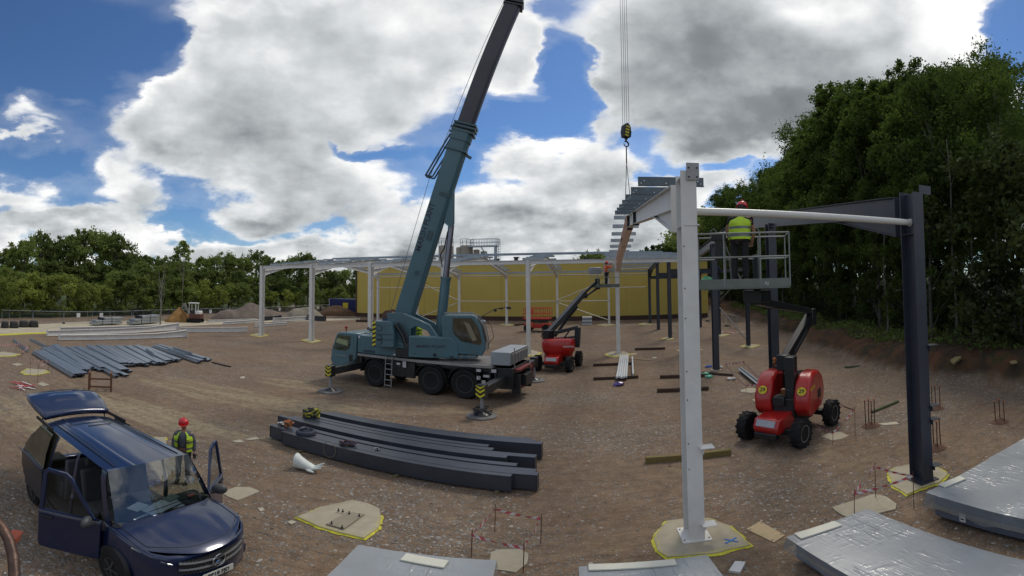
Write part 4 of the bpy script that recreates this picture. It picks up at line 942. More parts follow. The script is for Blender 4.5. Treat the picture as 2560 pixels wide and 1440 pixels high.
    for k in range(6): q = k / 5.2; mb.tube([(2.28 - .05 * q, 1.36 + .16 * q, 1.50 - 1.30 * q), (1.92 - .05 * q, 1.36 + .16 * q, 1.50 - 1.30 * q)], .02, 6)
    mb.build('ladder', M_DECK, t)
    mb = MB()
    for x, z, w, h_ in ((1.65, 1.28, .2, .1), (1.33, 1.28, .18, .28), (-2.28, 1.32, .2, .12), (-2.28, 1.0, .16, .16), (-2.5, .82, .16, .18), (-2.95, 1.34, .22, .14), (-2.62, 1.1, .26, .1)): mb.box((x, 1.262, z), (w, .012, h_))
    mb.build('sticker', mat('dirty_sticker', (.42, .42, .42), .6, 0, .4, 20), t)
    # rear box and tail
    o = MB().box((-3.22, .0, 1.86), (.85, 2.42, .55)).build('tool_box', M_GREYBOX, t, bevel=.02)
    mb = MB()
    for k in range(6): mb.box((-3.66, -1.0 + k * .4, 1.84), (.03, .03, .4))
    mb.tube([(-3.72, -1.15, 2.05), (-3.72, 1.15, 2.05)], .02, 6).tube([(-3.72, .9, 2.3), (-3.72, .9, 1.4)], .025, 6); mb.build('rail', M_DECK, o)
    mb = MB().box((-3.35, 0, 1.02), (.75, 2.3, .9)).box((-3.9, 0, .85), (.35, .9, .5)).box((-3.75, .75, .75), (.35, .2, .85)).box((-3.75, -.75, .75), (.35, .2, .85)); mb.build('tail_frame', M_BLACKM, t, bevel=.02)
    mb = MB().box((-3.86, -.95, 1.2), (.06, .45, .1)).box((-3.86, -.95, .85), (.06, .45, .08)).box((-3.86, -1.15, 1.0), (.06, .06, .7)).box((-3.86, .4, .58), (.12, .5, .12)).box((-3.86, -.74, 1.0), (.06, .05, .7)).box((-3.8, .1, 1.35), (.3, 1.6, .08)); mb.build('red_tail_bracket', mat('dull_red', (.16, .02, .02), .5), t)
    # outriggers
    for x in (3.9, -3.3):
        for s in (1, -1):
            o = MB().box((x, s * 2.2, .98), (.30, 2.2, .32)).build('outrigger_beam', mat('outrigger_black', (.022, .024, .026), .5, .1, .2, 4), t, bevel=.015)
            MB().box((x, s * 3.33, .98), (.34, .30, .50)).build('jack_housing', M_BLACKM, o, bevel=.01)
            mb = MB(); sgn = 1 if x < 0 else -1
            for zz in (.74, .92, 1.08):
                for q in (-1, 1): mb.add([(x, s * 3.487, zz), (x, s * 3.487, min(zz + .085, 1.225)), (x + q * .175, s * 3.487, min(zz + .205, 1.228)), (x + q * .175, s * 3.487, min(zz + .12, 1.226))], [(0, 1, 2, 3)])
            mb.box((x, s * 3.483, .98), (.36, .006, .50), mi=1)
            mb.build('hazard_panel', [M_HAZY, M_HAZB], o)
            MB().cyl((x, s * 3.33, .1), (x, s * 3.33, .75), .07, 14).build('jack_ram', M_GREYBOX, o); MB().lathe([(.30, .06), (.26, .10), (.1, .16), (.07, .2)], (x, s * 3.33, 0), (0, 0, 1), 20).build('jack_foot', M_BLACKM, o)
            MB().tube([(x, s * 1.3, .80), (x, s * 3.1, .80)], .035, 6).build('hose', M_BLACKM, o)
    # --- superstructure (turned towards the hook)
    S = dict(loc=(.7, 0, 0), rz=R(-161.9))
    MB().cyl((0, 0, 1.45), (0, 0, 1.72), .72, 32).build('slew_ring', M_BLACKM, t, **S)
    mb = MB()
    for y in (-.62, .50): mb.prism([(-1.95, 3.60), (-1.05, 3.62), (.10, 3.10), (.55, 2.45), (.55, 2.25), (.32, 2.32), (-.04, 2.82), (-.55, 3.02), (-.80, 2.88), (-.84, 2.4), (-.6, 1.72), (-1.1, 1.72), (-1.75, 2.3)], y, y + .12, 'y')
    mb.box((-.5, -.0, 1.82), (2.2, 1.6, .22)).box((.35, 0, 2.2), (.3, 1.0, .6)); fr = mb.build('slew_frame', M_TEAL, t, bevel=.02, **S)
    MB().bar((-1.1, -.63, 3.58), (.10, -.63, 3.08), .02, .05).bar((.10, -.63, 3.08), (.55, -.63, 2.45), .02, .05).build('frame_edge', mat('worn_edge', (.20, .29, .32), .5), fr)
    mb = MB()
    for y in (-.9,): mb.tube([(-1.45, y, 3.1), (-1.1, y, 2.6), (-.95, y, 2.1), (-.6, y, 1.8)], .09, 8).tube([(-1.3, y, 3.2), (-.95, y, 2.7), (-.8, y, 2.1), (-.5, y, 1.85)], .05, 8)
    mb.box((-1.0, -.95, 1.85), (.7, .5, .35)); mb.build('hose_bundle', M_BLACKM, t, **S)
    # counterweight slabs and hoist winch
    cw = MB().prism([(-2.42, 2.06), (-1.42, 2.08), (-1.40, 2.62), (-1.42, 2.72), (-1.50, 3.12), (-1.62, 3.24), (-2.38, 3.26)], -1.22, 1.22, 'y').build('counterweight', M_TEAL, t, bevel=.03, **S)
    mb = MB()
    for z in (2.42, 2.66): mb.box((-1.90, -1.225, z), (.96, .012, .02))
    for z in (2.33, 2.5, 2.95): mb.tube([(-2.2, -1.23, z + .12), (-2.02, -1.26, z + .12), (-1.98, -1.26, z), (-1.98, -1.26, z - .06), (-2.04, -1.26, z - .12), (-2.2, -1.23, z - .12)], .012, 5)
    mb.build('slab_joint', M_BLACKM, cw)
    mb = MB().box((-2.405, -1.16, 2.66), (.02, .14, 1.18), mi=1)
    for k in range(6): mb.add([(-2.43, -1.235, 2.10 + .2 * k), (-2.28, -1.235, 2.16 + .2 * k), (-2.28, -1.235, 2.27 + .2 * k), (-2.43, -1.235, 2.20 + .2 * k)], [(0, 1, 2, 3)], 0)
    mb.add([(-2.43, -1.232, 2.07), (-2.28, -1.232, 2.07), (-2.28, -1.232, 3.24), (-2.43, -1.232, 3.24)], [(0, 1, 2, 3)], 1); mb.build('hazard_panel', [M_HAZY, M_HAZB], cw)
    mb = MB().cyl((-1.95, -.35, 3.42), (-1.95, .35, 3.42), .20, 20); mb.cyl((-1.95, -.38, 3.42), (-1.95, -.42, 3.42), .30, 20).cyl((-1.95, .38, 3.42), (-1.95, .42, 3.42), .30, 20); mb.build('winch', mat('winch_brown', (.12, .06, .04), .6, .3), t, **S)
    MB().box((-1.95, 0, 3.25), (.5, 1.0, .18)).build('winch_base', mat('winch_blue', (.02, .05, .10), .5), t, **S)
    # side cover with the owner's name
    sc = MB().prism([(-.75, 1.66), (1.50, 1.66), (1.46, 2.24), (1.14, 2.60), (-.73, 2.62)], -1.26, -.70, 'y').build('side_cover', M_TEAL, t, bevel=.04, **S)
    MB().text('MARSH PLANT', .185, (.28, -1.264, 2.18), (1, 0, 0), (0, 0, 1), thick=.003, bold=.003, sx=1.08).build('lettering', M_LETTER, sc)
    MB().cyl((.45, -1.262, 1.80), (.45, -1.268, 1.80), .08, 16).cyl((-.45, -1.262, 1.84), (-.45, -1.268, 1.84), .03, 10).box((1.2, -1.264, 1.74), (.16, .008, .07)).build('cover_fitting', M_BLACKM, sc)
    MB().prism([(.4, 1.72), (2.1, 1.72), (2.1, 1.9), (.4, 2.1)], -.7, -.5, 'y').box((1.6, -.72, 1.72), (1.4, .9, .08)).box((1.75, -1.0, 1.85), (.22, .2, .42)).build('cab_platform', M_TEAL, t, bevel=.01, **S)
    # operator cab
    cp = [(.80, 2.02), (1.50, 1.86), (2.52, 1.80), (2.66, 2.05), (2.66, 2.40), (2.50, 3.10), (2.24, 3.52), (2.12, 3.58), (.78, 3.58), (.72, 3.3)]
    oc = MB().prism(cp, -1.22, -.42, 'y').build('operator_cab', M_TEAL, t, bevel=.04, **S)
    MB().prism([(1.24, 3.46), (2.06, 3.46), (2.38, 3.02), (2.50, 2.42), (2.44, 2.28), (1.62, 2.44), (1.32, 2.72), (1.22, 3.0)], -1.236, -1.222, 'y').build('window', mat('operator_glass', (.05, .045, .03), .05, 0, .6, 2.5, spec=.9), oc)
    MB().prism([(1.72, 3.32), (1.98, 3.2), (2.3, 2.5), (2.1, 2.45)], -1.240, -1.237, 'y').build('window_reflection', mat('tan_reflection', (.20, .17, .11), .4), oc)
    MB().add([(2.31, -1.15, 3.46), (2.31, -.5, 3.46), (2.55, -.5, 3.08), (2.55, -1.15, 3.08), (2.71, -.5, 2.4), (2.71, -1.15, 2.4)], [(0, 1, 2, 3), (3, 2, 4, 5)]).build('windscreen', M_GLASS, oc)
    mb = MB()
    for y in (-1.18, -.46): mb.tube([(2.16, y, 3.62), (2.36, y, 3.48), (2.60, y, 3.1), (2.76, y, 2.4), (2.74, y, 2.0)], .022, 6)
    mb.tube([(.85, -1.15, 3.66), (2.1, -1.15, 3.66), (2.1, -.5, 3.66), (.85, -.5, 3.66)], .02, 6, closed=True)
    for x in (.9, 1.5, 2.05): mb.bar((x, -1.15, 3.58), (x, -1.15, 3.66), .02, .02)
    mb.build('grab_rail', mat('cab_rail', (.25, .27, .28), .4, .5), oc)
    mb = MB().tube([(2.72, -.9, 2.2), (3.0, -.9, 2.6), (2.9, -.9, 3.1), (2.5, -.9, 3.5)], .012, 5).tube([(2.4, -.5, 3.45), (2.9, -.4, 3.75), (3.2, -.3, 3.85), (3.7, -.2, 3.9)], .018, 5).box((3.3, -.3, 3.82), (.22, .05, .05)).box((3.05, -.35, 3.76), (.12, .06, .14)).box((3.66, -.2, 3.84), (.2, .05, .1)); mb.build('mirror_arm', M_BLACKM, oc)
    MB().box((1.6, -.85, 1.76), (1.3, .5, .05)).build('foot_plate', M_WHITE, t, **S)
    # --- boom
    SL = R(72.25); D = Vector((math.cos(SL), 0, math.sin(SL))); Nn = Vector((-math.sin(SL), 0, math.cos(SL))); P0 = Vector((-1.17, 0, 3.57))
    def sect(name, s0, s1, dep, wid, m, par=None):
        pr = [(-wid / 2, dep * .5), (wid / 2, dep * .5), (wid / 2, -dep * .12), (wid * .46, -dep * .30), (wid * .30, -dep * .45), (0, -dep * .5), (-wid * .30, -dep * .45), (-wid * .46, -dep * .30), (-wid / 2, -dep * .12)]
        vs = [P0 + D * s + Vector((0, y, 0)) + Nn * z for s in (s0, s1) for y, z in pr]; n = len(pr)
        mb = MB().add(vs, [tuple(range(n)), tuple(range(2 * n - 1, n - 1, -1))] + [(i, i + n, (i + 1) % n + n, (i + 1) % n) for i in range(n)]); return mb.build(name, m, t, ang=25, **S)
    b1 = sect('boom_base', -.35, 8.6, .92, .72, M_TEALL)
    b1b = sect('boom_collar', 8.6, 9.15, .99, .80, M_TEALL); 
    mb = MB()
    for s in (8.05, 9.02, 9.25, 9.42):
        p = P0 + D * s; mb.bar(p, p + D * .09, 1.08 if s > 9 else 1.0, .84, up=Vector((0, 1, 0)))
    for s in (8.15, 9.3, 9.05): p = P0 + D * s + Nn * .55; mb.bar(p, p + Nn * .14 - D * .02, .1, .1)
    mb.bar(P0 + D * 8.0 - Nn * .5, P0 + D * 7.95 - Nn * .72, .16, .12); mb.build('boom_band', mat('teal_band', (.05, .10, .12), .45), t, **S)
    M_DB = mat('dark_boom_section', (.050, .050, .062), .42, .1, .18, .6)
    s2 = sect('boom_section', 9.3, 16.9, .80, .64, M_DB); mb = MB()
    for s in (16.8, 17.0): p = P0 + D * s; mb.bar(p, p + D * .08, .92, .74, up=Vector((0, 1, 0)))
    mb.build('boom_band', M_DB, t, **S); sect('boom_section', 17.0, 24.5, .70, .56, M_DB); sect('boom_section', 24.5, 33.0, .60, .48, M_DB)
    HP = Vector((9.26, 0, 0))
    MB().bar(P0 + D * 33, P0 + D * 34.2, .55, .7).cyl(HP + Vector((-.1, -.2, 35.9)), HP + Vector((-.1, .2, 35.9)), .35, 20).build('boom_head', M_TEALL, t, **S)
    MB().text('MARSH PLANT', .36, P0 + D * 4.15 + Nn * .27 + Vector((0, -.363, 0)), D, Nn, thick=.003, bold=.004, sx=1.0).build('lettering', M_LETTER, b1)
    mb = MB().bar(P0 + D * 3.6 - Nn * .05 + Vector((0, -.37, 0)), P0 + D * 4.05 - Nn * .05 + Vector((0, -.37, 0)), .03, .26, up=Nn).bar(P0 + D * 5.75 - Nn * .12 + Vector((0, -.365, 0)), P0 + D * 5.95 - Nn * .12 + Vector((0, -.365, 0)), .012, .5, up=Nn)
    mb.bar(P0 + D * 1.9 - Nn * .0 + Vector((0, -.37, 0)), P0 + D * 2.1 + Vector((0, -.37, 0)), .03, .2, up=Nn); mb.build('boom_fitting', mat('fitting_dark', (.035, .07, .085), .5), b1)
    mb = MB()   # stiffener fin carrying the luffing ram
    for y in (-.2, .2):
        q = [P0 + D * 6.3 - Nn * .40, P0 + D * 4.6 - Nn * .46, P0 + D * 4.45 - Nn * .86, P0 + D * 4.75 - Nn * .88]
        mb.add([p + Vector((0, y + k, 0)) for k in (-.03, .03) for p in q], [(0, 1, 2, 3), (7, 6, 5, 4), (0, 4, 5, 1), (1, 5, 6, 2), (2, 6, 7, 3), (3, 7, 4, 0)])
    mb.build('ram_bracket', M_TEALL, b1)
    top = P0 + D * 4.6 - Nn * .80; bot = Vector((.45, 0, 2.55))
    dr = (top - bot).normalized(); mid = bot + dr * 2.75
    MB().cyl(bot, mid, .23, 24).cyl(mid - dr * .12, mid, .26, 24).build('luffing_ram', M_TEAL, t, **S)
    MB().cyl(mid, top, .145, 20).build('ram_rod', mat('ram_chrome', (.20, .19, .22), .28, .7), t, **S)
    mb = MB().tube([bot + dr * 3.2 + Vector((-.2, -.1, 0)), bot + dr * 3.7 + Vector((-.34, -.1, .1)), bot + dr * 4.1 + Vector((-.2, -.1, 0)), top + Vector((-.15, -.1, -.3))], .03, 6); mb.build('ram_hose', M_BLACKM, t, **S)
    # rope guide frame on the back of the boom
    g0, g1, g2 = P0 + D * 8.85 + Nn * .55, P0 + D * 6.55 + Nn * 1.05, P0 + D * 6.55 + Nn * .72
    mb = MB()
    for y in (-.22, .22): v = Vector((0, y, 0)); mb.bar(g0 + v, g1 + v, .06, .07).bar(g1 + v, g2 + v, .05, .07).bar(g2 + v, P0 + D * 7.6 + Nn * .46 + v, .05, .07)
    mb.bar(g1 - Vector((0, .25, 0)), g1 + Vector((0, .25, 0)), .08, .08); mb.build('rope_guide', mat('guide_blue', (.03, .06, .10), .5), t, **S)
    MB().tube([Vector((-1.95, 0, 3.62)), g1 * .5 + g2 * .5, P0 + D * 9.1 + Nn * .72, P0 + D * 17.0 + Nn * .52, P0 + D * 34 + Nn * .4], .012, 6).build('hoist_rope', mat('rope_grey', (.13, .13, .14), .5, .3), t, **S)
    # pads under the feet
    for i, (x, s, lb) in enumerate(((-3.3, 1, 'round grey mat under the crane foot with hazard stripes nearest the dark beams'), (3.9, 1, 'round mat under the crane foot beside the driver cab'), (-3.3, -1, 'round mat under the far rear crane foot behind the tool box'), (3.9, -1, 'round mat under the far foot of the crane on the cab side'))):
        p = t.matrix_basis @ Vector((x, s * 3.33, 0)) if False else O + Matrix.Rotation(R(160.9), 3, 'Z') @ Vector((x, s * 3.33, 0))
        m = thing('outrigger_mat', lb, 'mat', (p.x, p.y, .005), 0, 'round mats under the crane feet')
        MB().lathe([(.01, 0), (.56, 0), (.57, .03), (.54, .055), (.01, .055)], (0, 0, 0), (0, 0, 1), 36).build('mat_disc', mat('grey_mat', (.12, .12, .12), .8, 0, .3, 4, .1, dirt=(.2, .17, .13), dirt_amt=.6), m)
    p = O + Matrix.Rotation(R(160.9), 3, 'Z') @ Vector((-3.3, 3.33, 0))
    mb = MB(); g = random.Random(2)
    for k in range(5): a = g.uniform(0, 6.28); mb.tube([(p.x + .33 * math.cos(a + q * .7) * g.uniform(.7, 1.1), p.y - .02 + .2 * math.sin(a + q * .7), .09 + .06 * k + g.uniform(0, .03)) for q in range(7)], .022, 5)
    tag(mb.build('chain_pile', M_BLACKM), 'black chain piled on the mat under the crane foot', 'chain')
    # hook block with its falls
    rt = Matrix.Rotation(R(-1), 3, 'Z'); hp = O + Matrix.Rotation(R(160.9), 3, 'Z') @ Vector((.7, 0, 0)) + rt @ HP
    h = thing('hook_block', 'yellow and black striped hook block with black hook hanging on four ropes', 'hook block', (hp.x, hp.y, 11.7), R(20))
    bl = MB().prism([(-.22, .62), (-.16, .98), (0, 1.12), (.16, .98), (.22, .62), (.17, .35), (-.17, .35)], -.17, .17, 'y').build('sheave_block', M_HAZB, h, bevel=.03)
    mb = MB()
    for k in range(4): mb.add([(-.2 + .02 * k, -.176, .42 + .15 * k), (.02 + .04 * k - .03, -.176, .36 + .16 * k), (.08 + .03 * k - .03, -.176, .44 + .16 * k), (-.14 + .02 * k, -.176, .50 + .15 * k)], [(0, 1, 2, 3)])
    for k in range(4): mb.add([(.215, -.12 + .0 * k, .42 + .14 * k), (.215, .12, .50 + .14 * k), (.215, .12, .57 + .14 * k), (.215, -.12, .49 + .14 * k)], [(0, 1, 2, 3)])
    mb.build('stripe_panel', M_HAZY, bl)
    a = [(.10 * math.cos(R(q)) * 1.35, 0, .02 + .135 * math.sin(R(q))) for q in range(120, -200, -20)]
    MB().tube([(0, 0, .36), (0, 0, .2)] + a, [.035, .035] + [.045 - .0015 * i for i in range(len(a))], 8).ball((0, 0, .3), .08, 10, 8).build('hook', M_BLACKM, h)
    mb = MB()
    for x, y in ((-.12, -.09), (.12, -.09), (-.12, .09), (.12, .09)): mb.tube([(x, y, .9), (x * .9, y, 24.0)], .011, 5)
    mb.build('fall_rope', mat('rope_grey', (.13, .13, .14), .5, .3), h)
    u = UF[5] + .05; H0 = Vector((hp.x, hp.y, 11.62))
    mb = MB().tube([H0, H0 - Vector((0, 0, .9))], .03, 6)
    for (v, z) in ((VA1 - 1.6, 7.2), (VA1 + 4.2, 7.0)): mb.tube([H0 - Vector((0, 0, .85)), W(u, v, z)], .016, 6)
    tag(mb.build('lifting_sling', mat('sling_dark', (.045, .05, .07), .6)), 'pair of thin slings dropping from the hook to the rafter', 'sling')
crane()
# ------------------------------------------------------------------ work platforms
M_RAIL = mat('platform_rail_grey', (.24, .26, .25), .45, .3, .12, 4)
M_TOE = mat('platform_green_grey', (.15, .17, .15), .55, .1, .15, 3)
def chassis(t, wb, tr, r=.43, lugs=14):
    mb = MB().box((0, 0, .52), (wb * .75, .72, .34)).box((wb / 2, 0, r), (.22, tr * .8, .18)).box((-wb / 2, 0, r), (.22, tr * .8, .18)).cyl((0, 0, .65), (0, 0, .85), .5, 24); mb.build('chassis', M_BLACKM, t, bevel=.02)
    for x in (wb / 2, -wb / 2):
        for s in (1, -1):
            a, b = MB(), MB(); tyre(a, b, (x, s * tr / 2, r), r, .30, (0, s, 0), lugs); o = a.build('wheel', M_BLACK, t); b.build('rim', mat('pale_rim', (.30, .30, .29), .5, .2, .2, 6, dirt=(.12, .1, .08), dirt_amt=.6), o)
    n = MB().prism([(wb / 2 - .55, .38), (wb / 2 + .42, .42), (wb / 2 + .50, .60), (wb / 2 + .38, .86), (wb / 2 - .55, .96)], -.40, .40, 'y').build('nose', M_RED, t, bevel=.05)
    MB().add([(wb / 2 + .485, -.30, .66), (wb / 2 + .485, .30, .66), (wb / 2 + .40, .30, .84), (wb / 2 + .40, -.30, .84)], [(0, 1, 2, 3)]).build('plate', mat('grey_plate2', (.36, .38, .40), .5), n)
    MB().box((wb / 2 + .38, 0, .36), (.26, .7, .2)).build('step', M_BLACKM, n, bevel=.03)
    MB().box((-wb / 2, 0, .62), (.5, .7, .4)).build('rear_cover', M_RED, t, bevel=.04)
def basket(par, P, rz, w=2.1, d=.95, rail=1.1, ctrl=True, m=M_RAIL):
    """platform at P (floor), long side along its own x"""
    S = dict(loc=P, rz=rz)
    o = MB().box((0, 0, -.03), (w, d, .05)).box((0, -d / 2, .07), (w, .02, .19)).box((0, d / 2, .07), (w, .02, .19)).box((-w / 2, 0, .07), (.02, d, .19)).box((w / 2, 0, .07), (.02, d, .19)).build('platform_floor', M_TOE, par, **S)
    mb = MB()
    for z in (rail, rail * .55): mb.tube([(-w / 2, -d / 2, z), (w / 2, -d / 2, z), (w / 2, d / 2, z), (-w / 2, d / 2, z)], .019, 7, closed=True)
    for x in (-w / 2, -w / 6 - .05, w / 6 + .05, w / 2):
        for y in (-d / 2, d / 2): mb.tube([(x, y, 0), (x, y, rail)], .017, 6)
    mb.build('guard_rail', m, par, **S)
    if ctrl:
        MB().box((-w * .26, d / 2 - .05, rail + .02), (.34, .2, .2)).box((-w * .26, d / 2 - .08, rail - .3), (.2, .12, .5)).build('control_box', M_BLACKM, par, bevel=.02, **S)
        mb = MB()
        for x in (-w * .36, w * .13): mb.tube([(x, d / 2, rail), (x + .02, d / 2 - .02, rail + .17), (x + .09, d / 2 - .04, rail + .22), (x + .15, d / 2 - .04, rail + .15), (x + .16, d / 2 - .04, rail)], .014, 6)
        mb.tube([(-w * .2, d / 2 - .1, rail - .1), (-w * .1, d / 2 - .15, .5), (w * .02, d / 2 - .12, 0)], .018, 6).tube([(-w * .3, d / 2, rail * .9), (-w * .14, d / 2 - .1, rail * .5), (-w * .12, d / 2, .05)], .022, 6); mb.build('control_guard', m, par, **S)
    return o
def lift_near():
    C = Vector((8.0, 11.4, 0)); rz = R(207); t = thing('boom_lift', 'red articulated boom lift numbered 29 holding the near work platform', 'boom lift', C, rz)
    chassis(t, 2.2, 1.75)
    A = R(218.4) - rz; S = dict(loc=(0, 0, 0), rz=A)
    prof = [(-1.05, .95), (-1.15, 1.35), (-.95, 1.75), (-.45, 2.02), (.25, 2.05), (.62, 1.88), (.92, 1.42), (.90, 1.0), (.60, .74), (-.70, .74)]
    for y0, y1, lb in ((.34, .82, 'red'), (-.86, -.34, 'red')):
        o = MB().prism(prof, y0, y1, 'y').build('body_shell', M_RED, t, bevel=.09, ang=60, **S)
        yc = (y0 + y1) / 2; f = Vector((.944, yc, 1.30)); nx = Vector((.97, 0, .25)).normalized()
        nrm = Vector((.85, 0, .52)).normalized(); X = Vector((0, 1, 0)); Y = nrm.cross(X)
        ctr = Vector((.845, yc, 1.60))
        mb = MB().lathe([(.001, .002), (.135, .002), (.135, -.012)], ctr, nrm, 24); o2 = mb.build('number_disc', mat('yellow_sticker', (.62, .48, .02), .5), o)
        MB().text('29', .17, ctr + nrm * .003, X, Y, thick=.002, bold=.004).build('number', M_HAZB, o2)
        MB().text('A.J. ACCESS', .115, Vector((.45, y1 + .002 if y0 > 0 else y0 - .002, 1.62)), (-1 if y0 > 0 else 1, 0, .0), (0, 0, 1), thick=.002, bold=.002).build('lettering', M_HAZY, o)
    for y in (.825, -.865):
        mb = MB()
        for k in range(5): mb.box((-.55 + .09 * k, y, 1.25), (.04, .012, .30))
        mb.build('vent_grille', M_BLACKM, t, **S)
    mb = MB()
    for k in range(3): mb.tube([(.30 - .1 * k, .02 - .06 * k, 1.5), (.45 - .1 * k, -.02, 1.9 + .1 * k), (.25, .05, 2.35), (-.1, .1, 2.5)], .018, 6)
    mb.build('hose', M_BLACKM, t, **S)
    MB().box((-.1, 0, 1.05), (1.7, .66, .55)).box((.68, -.12, 1.25), (.42, .36, .3)).box((-.55, 0, 1.65), (.6, .6, .5)).build('turret', M_BLACKM, t, bevel=.03, **S)
    MB().box((.42, .16, 1.85), (.38, .30, 1.45)).box((.62, .16, 1.2), (.1, .28, .8)).build('mast', M_BLACKM, t, bevel=.02, **S)
    MB().box((.32, -.1, 1.4), (.2, .16, .25)).build('motor', mat('orange_motor', (.28, .09, .02), .5, 0, .3), t, **S)
    mb = MB().box((-.55, -.55, 2.1), (.7, .1, .06)).tube([(-.2, -.6, 2.05), (-.2, -.6, 2.2), (-.8, -.6, 2.2), (-.8, -.6, 2.05)], .025, 6); mb.build('hand_hold', M_BLACKM, t, **S)
    MB().cyl((-.7, -.72, 2.0), (-.7, -.72, 2.2), .05, 10).ball((-.7, -.72, 2.27), .06, 10, 6).build('beacon', mat('amber_beacon', (.5, .16, .02), .3), t, **S)
    inv = Matrix.Rotation(-rz, 3, 'Z'); L_ = lambda p: inv @ (Vector(p) - C)
    E_ = Vector((10.15, 13.05, 3.62)); T0 = Vector((7.76, 11.36, 2.45)); PF = Vector((5.25, 8.85, 4.62))
    gl = mat('gloss_black_arm', (.010, .011, .013), .6, 0, .1, 2, spec=.2)
    a, b = L_(T0), L_(E_); MB().bar(a, b, .24, .22).build('lower_arm', gl, t, bevel=.015); dz = Vector((0, 0, -.38)); MB().bar(a + dz, b + dz * .9, .12, .1).bar(a.lerp(b, .3) + dz * .9, a.lerp(b, .42), .06, .08).build('link_bar', M_BLACKM, t, bevel=.01)
    MB().box(L_(E_) + Vector((0, 0, -.12)), (.32, .34, .62)).box(L_(T0) + Vector((0, 0, -.1)), (.36, .34, .5)).build('knuckle', M_BLACKM, t, bevel=.03)
    J = PF.lerp(E_, .22) + Vector((0, 0, -.12)); MB().bar(L_(E_ + Vector((0, 0, .1))), L_(J), .18, .20).bar(L_(J), L_(PF + Vector((.3, .3, -.2))), .18, .2).build('upper_boom', M_BLACKM, t, bevel=.015)
    MB().box(L_(PF + Vector((.35, .4, -.1))), (.5, .5, .3)).bar(L_(PF + Vector((.35, .4, -.1))), L_(PF + Vector((.35, .4, .9))), .14, .14).build('platform_mount', M_BLACKM, t, bevel=.02)
    a = math.atan2(8.43 - 9.42, 5.92 - 4.14); basket(t, L_((5.05, 8.97, 4.78)), a - rz, 2.08, .95, 1.17)
    MB().text('AJ', .1, (.52, -.488, .06), (1, 0, 0), (0, 0, 1), thick=.002).build('tag', M_WHITE, t, loc=L_((5.05, 8.97, 4.78)), rz=a - rz)
    for c, px, lb in (((.12, .38, .2), -.83, 'crumpled green plastic bag on the left end of the platform floor'), ((.5, .45, .06), .62, 'yellow rag lying on the right end of the platform floor')):
        q = Matrix.Rotation(a, 3, 'Z') @ Vector((px, -.2, 0)) + Vector((5.05, 8.97, 4.80)); mb = MB().ball((0, 0, .07), (.17 if px < 0 else .13, .12, .14 if px < 0 else .06), 10, 7, 0, .3)
        tag(mb.build('plastic_bag' if px < 0 else 'rag', mat('bag_green' if px < 0 else 'rag_yellow', c, .4), loc=q), lb, 'bag' if px < 0 else 'rag')
    return a
PLAT_A = lift_near()
